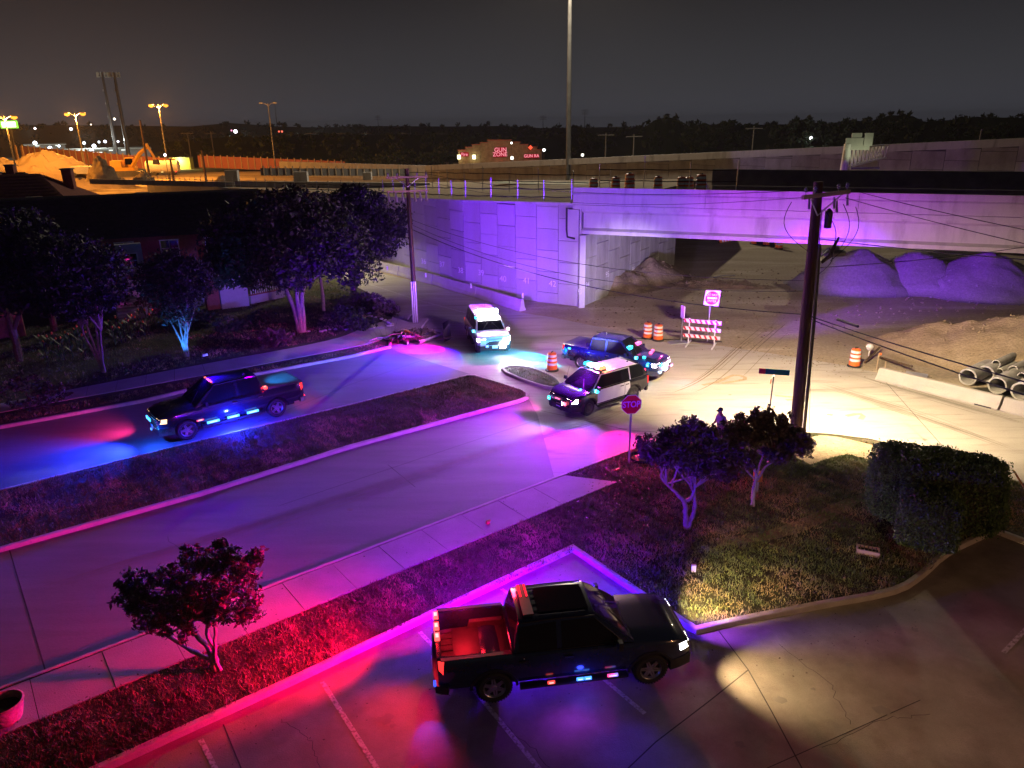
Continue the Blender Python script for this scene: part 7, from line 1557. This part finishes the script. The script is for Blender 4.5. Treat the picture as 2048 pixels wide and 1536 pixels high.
# distant woods: masses of crowns with an uneven skyline
def wood(name, lab, x0, x1, ylist, d, thick, n, ls, mat='leaf'):
    blobs = []
    for i in range(int((x1 - x0) / 13)):
        px = x0 + 13 * (i + .5); y = np.interp(px, [p[0] for p in ylist], [p[1] for p in ylist]) + random.uniform(-1, 4.5); dd = d * random.uniform(.92, 1.12); p = AT(px, y, dd); r = d * random.uniform(.009, .016)
        blobs.append((p.x, p.y, p.z - r * .8, r, r * .8)); blobs.append((p.x + random.uniform(-r, r), p.y - r, max(2, p.z - r * 2.2), r * 1.3, r))
    V, F = leaves(n, blobs, ls, clump=d * .004); o = add_np(name, V, F, MT[mat]); return tag(o, lab, kind='stuff')
def bank(name, lab, ys, d, h0=-3, thick=20, mat='leaf'):   # rolling wooded ground under the crowns
    V = []; n = len(ys)
    for px, py in ys: p = AT(px, py, d); V.append((p.x, p.y, p.z)); 
    for px, py in ys: p = AT(px, py, d - thick); V.append((p.x, p.y, h0))
    for px, py in ys: p = AT(px, py, d + thick * 3); V.append((p.x, p.y, h0))
    F = [(i, i + 1, n + i + 1, n + i) for i in range(n - 1)] + [(i, 2 * n + i, 2 * n + i + 1, i + 1) for i in range(n - 1)]
    return tag(MB().add(V, F).build(name, MT[mat]), lab, kind='structure')
yA = [(-300, 252), (0, 244), (200, 245), (380, 247), (460, 240), (560, 247), (640, 249), (760, 246), (900, 247), (1000, 246), (1080, 250), (1160, 250), (1240, 250), (1400, 245), (2400, 235)]
bank('wooded_hills', 'far wooded hills along the skyline', [(x, y + 6) for x, y in yA], 900, thick=90); wood('distant_wood', 'distant wood along the whole skyline', -300, 2400, yA, 860, 40, 60000, 1.6)
yB = [(330, 276), (420, 268), (640, 262), (900, 262), (1000, 268), (1200, 262), (1290, 246), (1310, 232), (1335, 226), (1358, 231), (1370, 246), (1412, 238), (1425, 244), (1450, 234), (1480, 245), (1560, 246), (1600, 233), (1625, 236), (1660, 244), (1700, 232), (1740, 236), (1780, 222), (1825, 224), (1850, 236), (1900, 232), (1960, 226), (2048, 228), (2300, 224)]
bank('wooded_bank', 'dark wooded bank behind the highway', [(x, y + 8) for x, y in yB], 330, thick=40); wood('wood_edge', 'dark wood edge behind the highway with rounded crowns', 330, 2300, yB, 318, 20, 70000, .62)
yC = [(690, 318), (720, 312), (760, 308), (800, 303), (850, 306), (890, 312), (915, 318)]
wood('bush_belt', 'dark bushes between sheds and shop', 690, 915, yC, 270, 10, 9000, .4)
p = AT(0, 280, 600); 
# parked site vehicles far left, simple street props on the ramp
for px, py, c_, lab in ((165, 338, 'grey', 'grey site van far left by the rust-brown fence'),):
    p = AT(px, py, 200); t = thing('site_van', lab, 'van', (p.x, p.y, max(0, p.z - 1.5)), R(20)); MB().box((0, 0, 1.3), (5, 2, 1.6), taper=.93).build('body', MT[c_], t); MB().box((2.9, 0, .95), (1.0, 1.9, .9), taper=.85).build('bonnet', MT[c_], t); MB().box((1.9, -.98, 1.6), (1, .05, .5)).build('window', MT['glass'], t)
    for x in (-1.6, 2.4):
        for y in (-.9, .9): MB().lathe([(.38, -.12), (.38, .12)], 12, (x, y, .4), axis='Y').build('wheel', MT['rubber'], t)

# unseen lamp outside the view, assumed from the warm light on the lot
wl = thing('wall_lamp', 'unseen lamp on a pole beside the parking lot', 'lamp', (15.5, 3.0, 0)); MB().tube([(0, 0, 0), (0, 0, 5.6)], .07, 8).build('pole', MT['steel'], wl); MB().box((-.2, 0, 5.65), (.5, .3, .14)).build('lamp_head', MT['grey'], wl)
lamp('s', (-.25, 0, 5.45), (1, .46, .22), 1500, wl, (-6.8, 13.5, 0), 98, .9, .12, 'lot_light')

# ---------------------------------------------------------------- thin fog box added for a glow round the lamps
def glow_haze(x0, x1, y0, y1, z0, z1, dens):
    V = [(x, y, z) for z in (z0, z1) for y in (y0, y1) for x in (x0, x1)]
    m = bpy.data.materials.new('glow_haze'); m.use_nodes = True; t = m.node_tree; t.nodes.clear()
    o = _n(t, 'ShaderNodeOutputMaterial'); v = _n(t, 'ShaderNodeVolumePrincipled'); v.inputs['Density'].default_value = dens; v.inputs['Color'].default_value = (.9, .9, .9, 1); v.inputs['Anisotropy'].default_value = 0.0
    t.links.new(v.outputs[0], o.inputs['Volume'])
    ob = MB().add(V, [(0, 2, 3, 1), (4, 5, 7, 6), (0, 1, 5, 4), (1, 3, 7, 5), (3, 2, 6, 7), (2, 0, 4, 6)]).build('glow_haze', m); tag(ob, kind='stuff'); return ob
glow_haze(-2600, 2600, -80, 4600, -60, 50, .00012)
